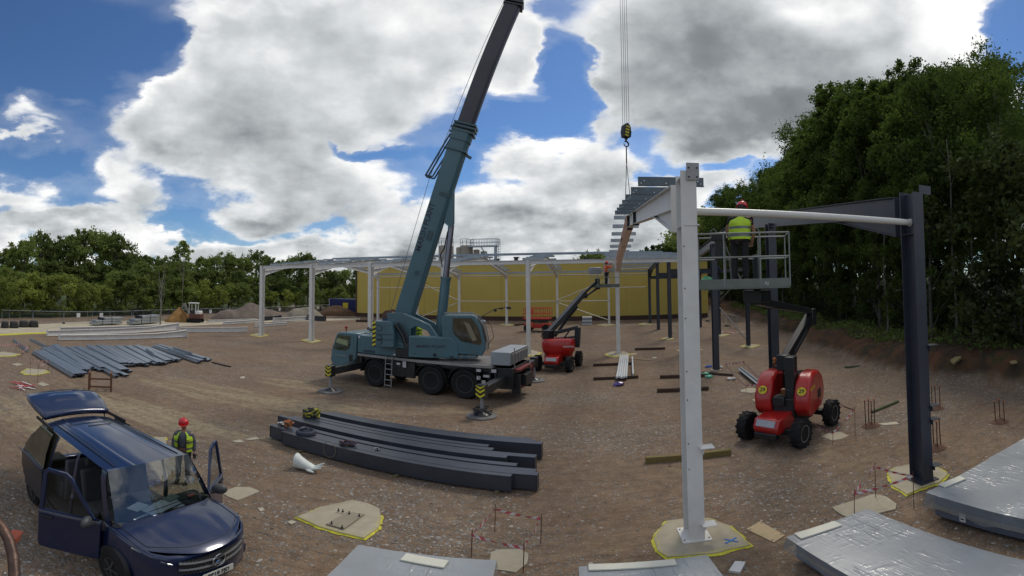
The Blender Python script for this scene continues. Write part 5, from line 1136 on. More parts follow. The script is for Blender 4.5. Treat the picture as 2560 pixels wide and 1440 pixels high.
def lift_far():
    C = Vector((2.65, 25.9, 0)); rz = R(247); t = thing('boom_lift', 'red boom lift with arm stretched up towards the orange worker', 'boom lift', C, rz); chassis(t, 2.0, 1.85, .44)
    A = R(40) - rz; S = dict(loc=(0, 0, 0), rz=A); inv = Matrix.Rotation(-rz, 3, 'Z'); L_ = lambda p: inv @ (Vector(p) - C)
    hd = MB(); rows = []
    for z, k in ((.72, .62), (.85, .80), (1.1, .96), (1.35, 1.0), (1.6, .99), (1.74, .93), (1.80, .80)):
        rows.append([(.97 * k * math.copysign(abs(math.cos(q)) ** .5, math.cos(q)), .82 * k * math.copysign(abs(math.sin(q)) ** .5, math.sin(q)), z) for q in [2 * math.pi * j / 32 for j in range(32)]])
    hd.grid(rows, wrap=True); n = len(rows); hd.f += [tuple(range(32))[::-1], tuple((n - 1) * 32 + j for j in range(32))]; hd.m += [0, 0]
    vd = Vector((C.x, C.y, 0)).normalized(); fa = math.atan2(-vd.y, -vd.x)
    o = hd.build('turret_shell', M_RED, t, loc=(0, 0, 0), rz=fa - rz + R(90), ang=70)
    MB().text('MANITOU', .13, (.55, -.835, 1.38), (1, 0, 0), (0, 0, 1), thick=.004, bold=.003).build('lettering', M_WHITE, o)
    MB().box((.62, -.2, .72), (.35, .6, .6)).build('side_tank', M_ORG, t, bevel=.05, loc=(0, 0, 0), rz=fa - rz + R(90))
    q0, q1 = Vector((2.15, 25.75, 1.8)), Vector((2.15, 25.75, 2.25)); MB().box(L_((2.05, 25.75, 2.0)), (.5, .5, .55), rz=A).build('mast', M_BLACKM, t, bevel=.02)
    T0, K, J = Vector((2.1, 25.75, 2.15)), Vector((4.55, 28.1, 4.35)), Vector((5.35, 28.35, 5.0))
    MB().bar(L_(T0), L_(K), .28, .30).build('main_boom', mat('grey_top_boom', (.05, .055, .06), .4), t, bevel=.02); m_ = T0.lerp(K, .45); MB().bar(L_(T0 + Vector((.35, .2, -.25))), L_(m_ + Vector((.1, 0, -.28))), .12, .14).bar(L_(m_ + Vector((0, 0, -.28))), L_(T0.lerp(K, .75) + Vector((0, 0, -.25))), .2, .26).build('boom_cylinder', M_BLACKM, t, bevel=.01)
    mb = MB().bar(L_(K), L_(J), .16, .14).bar(L_(K + Vector((.1, .1, -.22))), L_(J + Vector((.15, .1, -.35))), .14, .10).bar(L_(K + Vector((.0, 0, .1))), L_(K + Vector((.1, .1, -.32))), .2, .2).bar(L_(J + Vector((.1, .05, .25))), L_(J + Vector((.15, .1, -.45))), .2, .28); mb.build('jib', M_BLACKM, t, bevel=.01)
    mb = MB(); e0, e1, e2, e3 = Vector((2.4, 25.7, 2.1)), Vector((3.75, 25.62, 2.42)), Vector((3.68, 25.62, 1.25)), Vector((2.4, 25.7, 1.75))
    mb.bar(L_(e0), L_(e1), .16, .2).bar(L_(e1), L_(e2), .3, .3).bar(L_(e3), L_(e1 + Vector((-.15, 0, -.55))), .14, .12).bar(L_(Vector((2.9, 25.65, 1.55))), L_(e2 + Vector((-.1, 0, .4))), .1, .1).bar(L_(e1 + Vector((-.5, 0, -.2))), L_(e1 + Vector((-.8, 0, -.6))), .1, .08); mb.build('link_frame', M_BLACKM, t, bevel=.02)
    mb = MB().tube([(1.75, 25.6, 1.8), (1.65, 25.55, 2.0), (1.72, 25.55, 2.2)], .03, 6); mb = MB().tube([L_(Vector(p)) for p in ((1.85, 25.6, 1.8), (1.62, 25.5, 1.95), (1.72, 25.5, 2.2))], .03, 6); mb.build('hose', mat('rust_red_hose', (.15, .05, .03), .6), t)
    basket(t, L_((6.05, 28.75, 4.72)), R(25) - rz, 1.75, .8, 1.1, False, mat('grey_green_rail', (.3, .33, .30), .5))
    MB().box(L_((5.3, 28.4, 5.75)), (.75, .45, .42), rz=R(10) - rz).build('control_box', M_GREYBOX, t, bevel=.03)
lift_far()
def scissor():
    P = gp(1345, 828); t = thing('scissor_lift', 'red and orange scissor lift folded down by the yellow wall', 'scissor lift', P, R(-14))
    MB().box((0, 0, .62), (2.7, 1.5, .45)).build('chassis', M_RED, t, bevel=.05)
    for x in (-.95, .95):
        for y in (-.8, .8): a, b = MB(), MB(); tyre(a, b, (x, y, .4), .40, .28, (0, math.copysign(1, y), 0), 0); o = a.build('wheel', M_BLACK, t); b.build('rim', M_RIM, o)
    MB().box((-.8, -.72, .75), (.9, .2, .5)).box((.9, -.72, .75), (.6, .2, .4)).build('side_tank', M_ORG, t, bevel=.05)
    mb = MB()
    for k in range(3):
        for s in (-1, 1): mb.bar((-1.2 * s, -.5, .9 + .12 * k), (1.2 * s, -.5, 1.0 + .12 * k), .08, .07)
    mb.build('scissor_arms', M_BLACKM, t); MB().box((0, 0, 1.36), (2.8, 1.5, .14)).build('platform_floor', M_RED, t, bevel=.02)
    mb = MB()
    for z in (1.9, 2.45):
        mb.tube([(-1.38, -.72, z), (1.38, -.72, z), (1.38, .72, z), (-1.38, .72, z)], .035, 6, closed=True)
    for x in (-1.38, -.9, -.45, 0, .45, .9, 1.38):
        for y in (-.72, .72): mb.tube([(x, y, 1.4), (x, y, 2.45)], .03, 6)
    mb.box((-.75, -.73, 2.1), (.9, .02, .6)); mb.build('guard_rail', M_ORG, t); MB().box((-.85, -.76, 2.25), (.42, .04, .4)).build('control_box', M_BLACKM, t)
scissor()
# ------------------------------------------------------------------ the van
def van():
    M_VAN = mat('dark_blue_car_paint', (.005, .015, .058), .28, .2, .06, 1.0, coat=.7, dirt=(.03, .035, .05), dirt_amt=.35)
    M_TRIM = mat('black_trim', (.012, .012, .013), .55); M_INT = mat('grey_interior', (.035, .036, .038), .8, 0, .2, 5); M_CHR = mat('chrome', (.55, .56, .58), .12, 1.0, .03)
    t = thing('van', 'dark blue van with doors and tailgate open parked at the bottom left', 'van', (-6.12, 5.2, 0), R(-10))
    # lower body: plan outline right round, rows by height
    half = [(-2.56, .78, 1.02), (-2.50, .91, 1.02), (-2.1, .945, 1.03), (-1.55, .955, 1.04), (-.95, .96, 1.04), (.12, .962, 1.05), (.22, .962, 1.05), (1.24, .958, 1.06), (1.5, .95, 1.06), (1.8, .935, 1.04), (2.08, .90, 1.01), (2.28, .82, .97), (2.42, .68, .945), (2.50, .48, .925), (2.55, .24, .915), (2.565, 0, .91)]
    ring = [(x, y, z) for x, y, z in half] + [(x, -y, z) for x, y, z in half[-2::-1]]; n = len(ring)
    rows = []
    for f, k in ((0, .95), (.10, .985), (.35, 1.0), (.68, 1.005), (.90, .992), (1.0, .965)):
        row = []
        for x, y, z in ring: nose = max(0, (x - 1.9) / .6); row.append((x - (.03 * nose if f > .9 else 0) - (.05 * nose if f == 0 else 0), y * k, .24 + (z - .24) * f))
        rows.append(row)
    H = len(half)
    def skip(i, j):
        a = j if j < H - 1 else n - 2 - j      # segment index from the rear
        if a in (4, 6) and i >= 1: return True  # door openings on both sides
        return False
    mb = MB().grid(rows, skip=skip); body = mb.build('body', M_VAN, t, ang=50)
    mod = body.modifiers.new('s', 'SOLIDIFY'); mod.thickness = .03; mod.offset = 1
    # bonnet
    rows = []
    for i in range(7, 16):
        x, y, z = half[i]; x = x + (.03 if i == 15 else 0); xs = min(x, 2.53); cr = [.085, .085, .085, .085, .08, .07, .05, .03, .01][i - 7]
        row = []
        for j in range(17):
            q = -1 + j / 8; row.append((xs - .0, y * .962 * q, z + cr * (1 - abs(q) ** 2.4) + (.012 if abs(abs(q) - .62) < .07 else 0) * (1 if i < 13 else 0)))
        rows.append(row)
    # the bonnet follows the plan curve of the nose
    rows2 = []
    for s in range(11):
        f = s / 10; row = []
        for j in range(25):
            q = -1 + j / 12; yn = q; x0 = 1.46 + .16 * (1 - q * q); xe = 2.60 - .44 * abs(q) ** 3.0; x = x0 + (xe - x0) * f; hw = interp([(1.4, .92), (1.8, .905), (2.1, .87), (2.3, .80), (2.6, .64)], x)
            ze = interp([(1.4, 1.075), (1.8, 1.06), (2.1, 1.02), (2.3, .985), (2.5, .94), (2.6, .895)], x); row.append((x, hw * q, ze + (.11 - .05 * f) * (1 - abs(q) ** 2.2) - (.02 if f == 1 else 0) + (.014 if .55 < abs(q) < .7 else 0) * math.sin(math.pi * f)))
        rows2.append(row)
    MB().grid(rows2).build('bonnet', M_VAN, t, ang=60)
    for c_ in (1, 23): MB().tube([Vector(r[c_]) + Vector((0, 0, .004)) for r in rows2[:-1]], .006, 4).build('bonnet_gap', M_TRIM, t)
    MB().tube([Vector(p) + Vector((-.03, 0, .012)) for p in rows2[-2][1:24]], .005, 4).build('bonnet_gap', M_TRIM, t)
    # cab and load-space shell
    ST = [(-2.55, -1.66), (-2.36, -1.46), (-.95, -.86), (-.88, -.78), (.12, .02), (.22, .10), (1.30, .86), (1.47, 1.00)]
    LV = [(0, .925, 1.04), (.45, .885, 1.40), (.85, .82, 1.70), (1.0, .765, 1.83)]
    for s in (1, -1):
        rows = []
        for f, y, z in LV: rows.append([(a + (b - a) * f - (.10 * math.sin(f * 3.14) if k < 2 else 0), y * s * (1 if k > 1 else .93 + .03 * k), z) for k, (a, b) in enumerate(ST)])
        MB().grid(rows, skip=lambda i, j: (j in (1, 3, 5) and i < 3)).build('side_panel', M_VAN, t, ang=60)
        # rear quarter glass
        rr = [[(a + (b - a) * f - (.1 * math.sin(f * 3.14) if k < 1 else 0), y * s * (.965 if k == 0 else 1.0) - s * .004, z) for k, (a, b) in enumerate(ST[1:3])] for f, y, z in LV]
        MB().grid(rr).build('window', mat('tinted_side_glass', (.035, .034, .025), .08, 0, .3, 2, spec=.8), t)
    rows = []
    for k in range(9):
        f = k / 8; x = -1.66 + f * 2.66; hw = .765 * (.94 + .06 * math.sin(min(1, f * 4) * 1.57)) * (1 - .02 * max(0, f - .9) * 10)
        rows.append([(x + (.10 * (1 - q * q) if k == 8 else (-.04 * (1 - q * q) if k == 0 else 0)), hw * q, 1.83 + .075 * (1 - abs(q) ** 2.5) + .025 * math.sin(f * 3.14) + (.012 if (abs(abs(q) - .5) < .04) else 0)) for q in [-1 + j / 16 for j in range(33)]])
    rf = MB().grid(rows).build('roof', M_VAN, t, ang=70)
    mb = MB()
    for y in (-.60, -.52, .52, .60): mb.tube([(-1.56 + k * .25, y * (.96 if k == 0 else 1), 1.872 + .03 * math.sin(k / 10 * 3.14)) for k in range(11)], .009, 5)
    mb.tube([(-1.2, -.45, 1.925), (-1.2, .42, 1.925)], .007, 5).tube([(-1.0, -.1, 1.93), (-1.0, .42, 1.928)], .007, 5); mb.build('roof_seam', M_TRIM, rf)
    # windscreen with sweep, scuttle, wipers
    rows = []
    for k in range(9):
        f = k / 8; rows.append([((1.47 + .15 * (1 - q * q)) * (1 - f) + (1.00 + .10 * (1 - q * q)) * f, (.885 - .10 * f - .03) * q, 1.075 + .03 * (1 - q * q) + (.80 - .02 * 0) * f - .05 * (abs(q) ** 3) * 0 + .02 * math.sin(f * 3.14)) for q in [-1 + j / 8 for j in range(17)]])
    gm = bpy.data.materials.new('windscreen_glass'); gm.use_nodes = True; nt = gm.node_tree; nt.nodes.clear(); o_ = nt.nodes.new('ShaderNodeOutputMaterial'); g_ = nt.nodes.new('ShaderNodeBsdfGlossy'); g_.inputs['Roughness'].default_value = .02; g_.inputs['Color'].default_value = (.9, .95, 1, 1); tr = nt.nodes.new('ShaderNodeBsdfTransparent'); tr.inputs['Color'].default_value = (.72, .80, .76, 1)
    fr = nt.nodes.new('ShaderNodeFresnel'); fr.inputs['IOR'].default_value = 2.0; mx = nt.nodes.new('ShaderNodeMixShader'); nt.links.new(fr.outputs[0], mx.inputs[0]); nt.links.new(tr.outputs[0], mx.inputs[1]); nt.links.new(g_.outputs[0], mx.inputs[2]); nt.links.new(mx.outputs[0], o_.inputs[0])
    MATS['windscreen_glass'] = gm
    MB().grid(rows).build('windscreen', gm, t, ang=180)
    mb = MB().grid([[(x + dx, y * k, z + dz) for (x, y, z) in [(1.47 + .16 * (1 - q * q), .91 * q, 1.075 + .03 * (1 - q * q)) for q in [-1 + j / 8 for j in range(17)]]] for dx, k, dz in ((-.10, .95, .02), (.02, 1.0, .005), (.10, .98, .015))]); mb.build('scuttle', M_TRIM, t)
    mb = MB().tube([(1.62, -.35, 1.14), (1.55, -.05, 1.17), (1.50, .35, 1.20)], .011, 5).tube([(1.64, .45, 1.14), (1.59, .2, 1.155), (1.56, -.25, 1.16)], .011, 5).tube([(1.50, -.35, 1.20), (1.47, .40, 1.24)], .008, 4); mb.build('wiper', M_TRIM, t)
    # interior
    MB().box((-.2, 0, .40), (4.4, 1.78, .06)).box((1.35, 0, .78), (.18, 1.76, .7)).build('cabin_floor', M_INT, t)
    MB().prism([(1.02, .95), (1.62, 1.02), (1.55, 1.10), (1.15, 1.16), (.98, 1.08)], -.84, .84, 'y').build('dashboard', M_INT, t, bevel=.03)
    mb = MB()
    MB().lathe([(.17, -.012), (.19, 0), (.17, .012)], (.86, -.38, 1.10), (-.8, 0, .45), 24).box((.88, -.38, 1.09), (.05, .3, .05)).build('steering_wheel', M_TRIM, t)
    for y in (-.42, .42):
        s_ = MB().box((.30, y, .72), (.52, .50, .16)).build('seat', M_INT, t, bevel=.05); MB().bar((.05, y, .75), (-.14, y, 1.38), .46, .14, up=(1, 0, 0)).bar((-.15, y, 1.42), (-.19, y, 1.60), .26, .1, up=(1, 0, 0)).build('seat_back', M_INT, t, bevel=.05)
    MB().box((-.55, 0, .98), (.1, 1.5, .9)).box((-1.2, -.35, .62), (.8, .7, .36)).box((-1.25, .45, .75), (.6, .5, .6)).build('rear_seat', mat('seat_slate', (.05, .055, .065), .8), t, bevel=.04)
    mb = MB().box((-1.5, .1, .6), (.7, 1.2, .3)).box((-1.9, -.4, .7), (.5, .4, .5)).box((-.1, -.3, .55), (.3, .3, .25)); mb.build('cargo', mat('cargo_mix', (.09, .09, .05), .8, 0, .7, 6), t, bevel=.03)
    mb = MB()
    for (x, y, a, w, h_) in ((1.40, -.12, .2, .42, .30), (1.38, .12, -.15, .40, .30), (1.36, .02, .5, .36, .26), (1.22, -.34, .4, .30, .20)): mb.box((x, y, 1.165 - (x - 1.3) * .1), (h_, w, .004), rz=a)
    mb.box((1.47, -.35, 1.14), (.03, .5, .01), rz=.2); mb.build('paper', mat('paper_white', (.78, .84, .88), .6), t)
    MB().box((1.30, .62, 1.165), (.07, .14, .01), rz=.1).build('red_card', mat('red_card', (.6, .07, .04), .5), t); MB().box((1.22, .28, 1.17), (.16, .24, .03), rz=.3).build('clipboard', mat('grey_green_papers', (.25, .3, .25), .7, 0, .4, 20), t)
    # doors: outline in the door's own plane, x along, z up
    def door(name, hinge, ang, side, L, label=None, mirror=True, dm=M_VAN):
        d = thing(name, None, None, hinge, ang); d.parent = t
        if label: d['label'] = label
        y0, y1 = (-.035, .035)
        low = [(0, .32), (-L + .03, .32), (-L, .42), (-L, 1.05), (0, 1.06)]
        MB().prism(low, y0, y1, 'y').build('door_panel', dm, d, bevel=.02)
        sl = .09 * side * -1
        top = [(0, 1.05), (-.12, 1.12), (-.52, 1.72), (-.62, 1.79), (-L + .06, 1.81), (-L, 1.76), (-L, 1.05)]; inn = [(-.10, 1.09), (-.20, 1.17), (-.57, 1.69), (-.64, 1.735), (-L + .10, 1.755), (-L + .065, 1.72), (-L + .065, 1.09)]
        k = len(top); tilt = lambda z: (z - 1.05) * .16 * (-side)
        vs = [(x, y + tilt(z), z) for y in (y0 * .6, y1 * .6) for x, z in top] + [(x, y + tilt(z), z) for y in (y0 * .6, y1 * .6) for x, z in inn]
        fs = []
        for i in range(k):
            j = (i + 1) % k; fs += [(i, j, 2 * k + j, 2 * k + i), (k + i, 3 * k + i, 3 * k + j, k + j), (i, k + i, k + j, j), (2 * k + i, 2 * k + j, 3 * k + j, 3 * k + i)]
        MB().add(vs, fs).build('window_frame', dm, d)
        MB().add([(x, tilt(z), z) for x, z in inn], [tuple(range(k))]).build('window', mat('door_glass', (.02, .022, .018), .05, 0, .3, 2, spec=.6, alpha=.45), d)
        MB().box((-L + .16, y1 * side + .012 * side, .97), (.2, .03, .035)).build('door_handle', M_TRIM, d, bevel=.01)
        MB().box((-L / 2, -y1 * side - .03 * side, .70), (L * .8, .06, .5)).box((-L / 2, -y1 * side - .06 * side, .86), (L * .6, .05, .08)).build('door_lining', mat('door_lining', (.05, .055, .06), .7), d, bevel=.03)
        MB().bar((0, 0, 1.065), (-L, 0, 1.055), .078, .02).build('window_seal', mat('seal_edge', (.09, .10, .12), .4), d)
        if mirror: MB().ball((-.16, side * .17, 1.12), (.07, .14, .10), 14, 10).bar((-.1, side * .04, 1.06), (-.15, side * .14, 1.08), .05, .05).build('mirror', mat('mirror_shell', (.05, .052, .056), .5), d)
        return d
    door('front_door', (1.28, -.975, 0), R(41), -1, 1.0, 'open right-hand front door swung out towards the bottom left')
    door('front_door', (1.28, .975, 0), R(-57), 1, 1.0, 'open front door beside the man in the red helmet')
    # sliding doors run back along both sides
    for s in (1, -1):
        y0, y1 = .985, 1.035; d = MB().prism([(-1.0, .34), (-1.0, 1.05), (-1.03, 1.08), (-1.95, 1.08), (-2.22, 1.02), (-2.22, .7), (-1.98, .5), (-1.96, .34)], s * y0, s * y1, 'y').build('sliding_door', mat('dull_blue_side', (.018, .020, .028), .35, .1, .3, 2, coat=.4), t, bevel=.015)
        rows = [[(a + (b - a) * f, s * (y + .075), z) for a, b in ((-2.26, -1.62), (-1.02, -.98))] for f, y, z in LV]
        MB().grid(rows).build('window', mat('tinted_side_glass2', (.06, .055, .035), .08, 0, .5, 1.5, spec=.8), d)
        MB().bar((-2.3, s * 1.05, 1.07), (-1.0, s * 1.05, 1.06), .03, .02).build('door_rail', M_VAN, d)
        MB().box((-1.55, s * .80, 1.885), (.9, .03, .06)).build('roof_rail', M_TRIM, d)
    # tailgate, raised
    rows = []
    for k in range(9):
        f = k / 8; x = -1.70 - 1.02 * f; z = 1.97 + .34 * f - .10 * f * f; hw = .74 + .10 * math.sin(f * 2.2)
        rows.append([(x - .10 * (1 - q * q) * (f ** 2) + .05 * abs(q) ** 3 * f, hw * q, z + .07 * (1 - q * q) * (1 - .3 * f) + (.05 if .55 < f < .7 and abs(q) < .5 else 0)) for q in [-1 + j / 8 for j in range(17)]])
    tg = MB().grid(rows).build('tailgate', M_VAN, t, ang=60); md = tg.modifiers.new('s', 'SOLIDIFY'); md.thickness = .09; md.offset = -1
    MB().box((-2.6, .05, 2.275), (.03, .42, .015)).build('tailgate_strip', mat('strip_tan', (.22, .2, .17), .5), tg)
    MB().tube([(-1.80, -.72, 1.66), (-1.92, -.72, 2.02)], .014, 6).tube([(-1.80, .72, 1.66), (-1.92, .72, 2.02)], .014, 6).build('tailgate_strut', M_TRIM, t)
    MB().box((-2.50, 0, .50), (.16, 1.74, .34)).build('rear_bumper', M_VAN, t, bevel=.05)
    # nose: grille, star, lamps, plate, bumper
    nx_ = lambda y, o=0: 2.602 + o - .50 * (abs(y) / .92) ** 2.6
    rows = [[(nx_(y * k, .012), y * k, z + .045 * (1 - (abs(y) / .55) ** 2) * (1 if z > .7 else -.4)) for y in [-.54 + j * .09 for j in range(13)]] for z, k in ((.60, .88), (.66, 1.0), (.78, 1.0), (.845, .93))]
    gr = MB().grid(rows).build('grille', mat('grille_black', (.02, .02, .022), .5, 0, .2, 3), t, ang=180)
    mb = MB()
    for z0 in (.665, .775): mb.tube([(nx_(y, .022), y, z0 + .06 * abs(y) * (1 if z0 > .7 else .7)) for y in [-.54 + k * .09 for k in range(13)]], .022, 6)
    mb.build('grille_bar', mat('grey_bar', (.22, .22, .22), .35, .4), gr)
    mb = MB()
    for r_ in range(8):
        for c_ in range(22):
            y = -.5 + c_ * .0475 + (r_ % 2) * .022; mb.box((nx_(y, .018), y, .60 + r_ * .033), (.008, .03, .018))
    mb.build('grille_mesh', mat('mesh_grey', (.10, .10, .10), .4, .5), gr)
    st = MB(); c0 = Vector((2.645, 0, .735)); st.tube([c0 + Vector((0, .105 * math.cos(q), .105 * math.sin(q))) for q in [2 * math.pi * k / 32 for k in range(32)]], .011, 8, closed=True)
    for q in (90, 210, 330):
        q = R(q); tip = c0 + Vector((0, .100 * math.cos(q), .100 * math.sin(q))); l_ = c0 + Vector((0, .017 * math.cos(q + 1.57), .017 * math.sin(q + 1.57))); r_ = c0 - (l_ - c0); f_ = c0 + Vector((.014, 0, 0)); b_ = c0 - Vector((.010, 0, 0)); st.add([tip, l_, r_, f_, b_], [(0, 1, 3), (0, 3, 2), (0, 4, 1), (0, 2, 4)])
    st.lathe([(.01, -.03), (.11, -.03), (.11, -.015), (.01, -.012)], c0, (1, 0, 0), 28, mi=1); st.build('star_emblem', [M_CHR, M_TRIM], gr)
    for s in (1, -1):
        rows = [[(2.42 - .46 * f ** 1.5 + .012, s * (.60 + .315 * f), z0 + (z1 - z0) * k / 3) for k in range(4)] for f, z0, z1 in ((0, .64, .79), (.25, .62, .86), (.5, .63, .91), (.75, .68, .95), (1.0, .78, .98))]
        hl = MB().grid(rows).build('headlight', mat('headlamp_glass', (.06, .065, .07), .06, .3, .3, 6, spec=.9), t); mb = MB()
        for f, z in ((.15, .73), (.35, .76), (.55, .80)): mb.ball((2.41 - .46 * f ** 1.5, s * (.60 + .315 * f), z), (.04, .04, .04), 10, 8)
        mb.build('lamp', M_CHR, hl)
        MB().tube([(2.46 - .46 * f ** 1.5, s * (.61 + .315 * f), .79 + .18 * f) for f in (0, .3, .6, 1.0)], .012, 5).build('lamp_strip', mat('lamp_grey', (.3, .33, .35), .2, .4), hl)
    MB().prism([(-.88, .28), (-.90, .50), (-.55, .52), (.55, .52), (.90, .50), (.88, .28), (0, .24)], 2.10, 2.30, 'x').build('bumper', M_VAN, t, bevel=.06)
    rows = [[(2.60 - .50 * abs(q) ** 2.6, .92 * q, z) for q in [-1 + j / 12 for j in range(25)]] for z in (.26, .34, .44, .53, .60)]
    rows = [[(x - (.05 if i in (0,) else 0) - (.02 if i == 4 else 0), y, z) for x, y, z in r] for i, r in enumerate(rows)]
    MB().grid(rows).build('bumper', M_VAN, t, ang=60)
    rows = [[(2.615 - .50 * abs(q) ** 2.6, .6 * q / .6 * .55, z) for q in [-.6 + j * .1 for j in range(13)]] for z in (.27, .31)]
    pl_ = MB().box((2.635, 0, .480), (.015, .52, .112)).build('number_plate', mat('plate_white', (.55, .56, .50), .4), t); MB().text('BP18 FJD', .100, (2.644, 0, .479), (0, 1, 0), (0, 0, 1), thick=.001, bold=.003, sx=.98).build('number', M_HAZB, pl_)
    for x in (1.62, -1.62):
        for s in (1, -1):
            MB().lathe([(.01, 0), (.385, 0), (.40, -.06), (.01, -.06)], (x, s * .985, .36), (0, s, 0), 32).build('wheel_arch', M_TRIM, t)
            a, b = MB(), MB(); tyre(a, b, (x, s * .90, .335), .335, .22, (0, s, 0), 0); o = a.build('wheel', M_BLACK, t); b.build('rim', mat('van_rim', (.10, .10, .10), .35, .6), o)
            mb = MB()
            for k in range(5): q = 2 * math.pi * k / 5; mb.bar((x, s * 1.005, .335), (x + .2 * math.cos(q), s * .995, .335 + .2 * math.sin(q)), .04, .015, up=(0, 1, 0))
            mb.build('hub_cap', mat('van_rim', (.10, .10, .10), .35, .6), o)
van()

# ------------------------------------------------------------------ people
M_SKIN = mat('skin', (.36, .19, .13), .55, 0, .06, 8)
def skin(name, joints, edges, m, parent, sub=2):
    me = bpy.data.meshes.new(name); me.from_pydata([j[0] for j in joints], edges, []); me.materials.append(m)
    if not me.skin_vertices: me.skin_vertices.new() if hasattr(me.skin_vertices, 'new') else None
    o = bpy.data.objects.new(name, me); COL.objects.link(o); o.parent = parent
    md = o.modifiers.new('skin', 'SKIN'); md.use_smooth_shade = True
    if not me.skin_vertices:
        bm = bmesh.new(); bm.from_mesh(me); bm.verts.layers.skin.verify(); bm.to_mesh(me); bm.free()
    for v, j in zip(me.skin_vertices[0].data, joints): v.radius = j[1] if isinstance(j[1], tuple) else (j[1], j[1])
    for v in me.skin_vertices[0].data: v.use_root = False
    me.skin_vertices[0].data[0].use_root = True
    s = o.modifiers.new('sub', 'SUBSURF'); s.levels = s.render_levels = sub
    return o
def person(P, rz, label, J, top, trou, vest=None, helmet=M_RED, scale=1.0, bare=False, vest_open=False, gloves=None, hair=(.03, .02, .012)):
    t = thing('person', label, 'person', P, rz); t.scale = (scale,) * 3; V = Vector
    pel, chest, neck, head = J['pel'], J['chest'], J['neck'], J['head']
    sh, el, wr, hip, kn, an = J['sh'], J['el'], J['wr'], J['hip'], J['kn'], J['an']   # each a (left, right) pair
    hd = (V(head) - V(neck)).normalized(); h0 = V(neck) + hd * .06
    js = [(pel, (.12, .085)), (chest, (.125, .085)), (neck, .056), (tuple(h0), .060), (tuple(V(head) - hd * .02), (.082, .098)), (tuple(V(head) + hd * .06), (.074, .088))]; ed = [(0, 1), (1, 2), (2, 3), (3, 4), (4, 5)]
    for s in (0, 1):
        b = len(js); js += [(sh[s], .050), (el[s], .042), (wr[s], .030), (tuple(V(wr[s]) + (V(wr[s]) - V(el[s])).normalized() * .07), (.038, .022)), (hip[s], .075), (kn[s], .055), (an[s], .042), (tuple(V(an[s]) + V((.13, 0, -.035))), .035)]
        ed += [(1, b), (b, b + 1), (b + 1, b + 2), (b + 2, b + 3), (0, b + 4), (b + 4, b + 5), (b + 5, b + 6), (b + 6, b + 7)]
    skin('body', js, ed, M_SKIN, t)
    # hands: five unequal bent fingers
    for s in (0, 1):
        d = (V(wr[s]) - V(el[s])).normalized(); sd, u = perp(d); mb = MB(); base = V(wr[s]) + d * .09
        for k, l in enumerate((.062, .072, .068, .055)): a = base + sd * (-.030 + .02 * k); mb.tube([a, a + d * l * .5 + u * .008, a + d * l * .8 + u * .03, a + d * l * .85 + u * .05], [.0095, .009, .008, .006], 6)
        a = V(wr[s]) + d * .04 + sd * -.035; mb.tube([a, a - sd * .03 + d * .02, a - sd * .035 + d * .055 + u * .015], [.011, .010, .007], 6); mb.build('fingers', gloves or M_SKIN, t)
        if gloves: MB().ball(V(wr[s]) + d * .05, (.045, .045, .045), 10, 8).build('glove', gloves, t)
    # face
    f = V((1, 0, 0)); f = (f - hd * f.dot(hd)).normalized(); lf = hd.cross(f); c = V(head); mb = MB()
    mb.ball(c + f * .10 - hd * .02, (.018, .014, .022), 8, 6).build('nose', mat('skin_warm', (.38, .17, .12), .5), t)
    for q in (1, -1): MB().ball(c + lf * .09 * q, (.012, .008, .028), 8, 6).build('ear', M_SKIN, t)
    MB().ball(c + f * .087 - hd * .06, (.012, .024, .007), 8, 5).build('mouth', mat('lips', (.28, .09, .08), .5), t)
    MB().ball(c + f * .086 + lf * .032 + hd * .012, .010, 8, 6).ball(c + f * .086 - lf * .032 + hd * .012, .010, 8, 6).build('eyes', M_TRIMX, t)
    MB().ball(c - f * .03 + hd * .01, (.095, .092, .085), 14, 10).build('hair', mat('dark_hair', hair, .8), t)
    # clothes
    up_ = V(chest).lerp(V(neck), .45)
    js = [(tuple(V(pel) + V((0, 0, .0))), (.170, .130)), (tuple(V(pel).lerp(V(chest), .5)), (.168, .130)), (chest, (.185, .145)), (tuple(up_), (.150, .120)), (tuple(V(neck) - hd * .085), (.078, .078))]; ed = [(0, 1), (1, 2), (2, 3), (3, 4)]
    for s in (0, 1):
        b = len(js); e = V(el[s]).lerp(V(wr[s]), .88); q0 = V(sh[s]) - V((0, 0, .035)); js += [(tuple(q0), .070), (tuple(q0.lerp(V(el[s]), .5)), .062)]; ed += [(3, b), (b, b + 1)]
        if not bare: js += [(el[s], .055), (tuple(e), .042)]; ed += [(b + 1, b + 2), (b + 2, b + 3)]
    skin('jacket' if not bare else 'shirt', js, ed, top, t)
    js = [(tuple(V(pel) + V((0, 0, .04))), (.168, .128))]; ed = []
    for s in (0, 1):
        b = len(js); js += [(hip[s], .102), (tuple(V(hip[s]).lerp(V(kn[s]), .5)), .090), (kn[s], .072), (tuple(V(kn[s]).lerp(V(an[s]), .6)), .070), (tuple(V(an[s]) + V((0, 0, .03))), .066)]; ed += [(0, b), (b, b + 1), (b + 1, b + 2), (b + 2, b + 3), (b + 3, b + 4)]
    skin('trousers', js, ed, trou, t)
    for s in (0, 1): MB().ball((an[s][0] + .055, an[s][1], an[s][2] - .02), (.145, .055, .065), 14, 8).build('boot', mat('boot_black', (.02, .017, .014), .6), t)
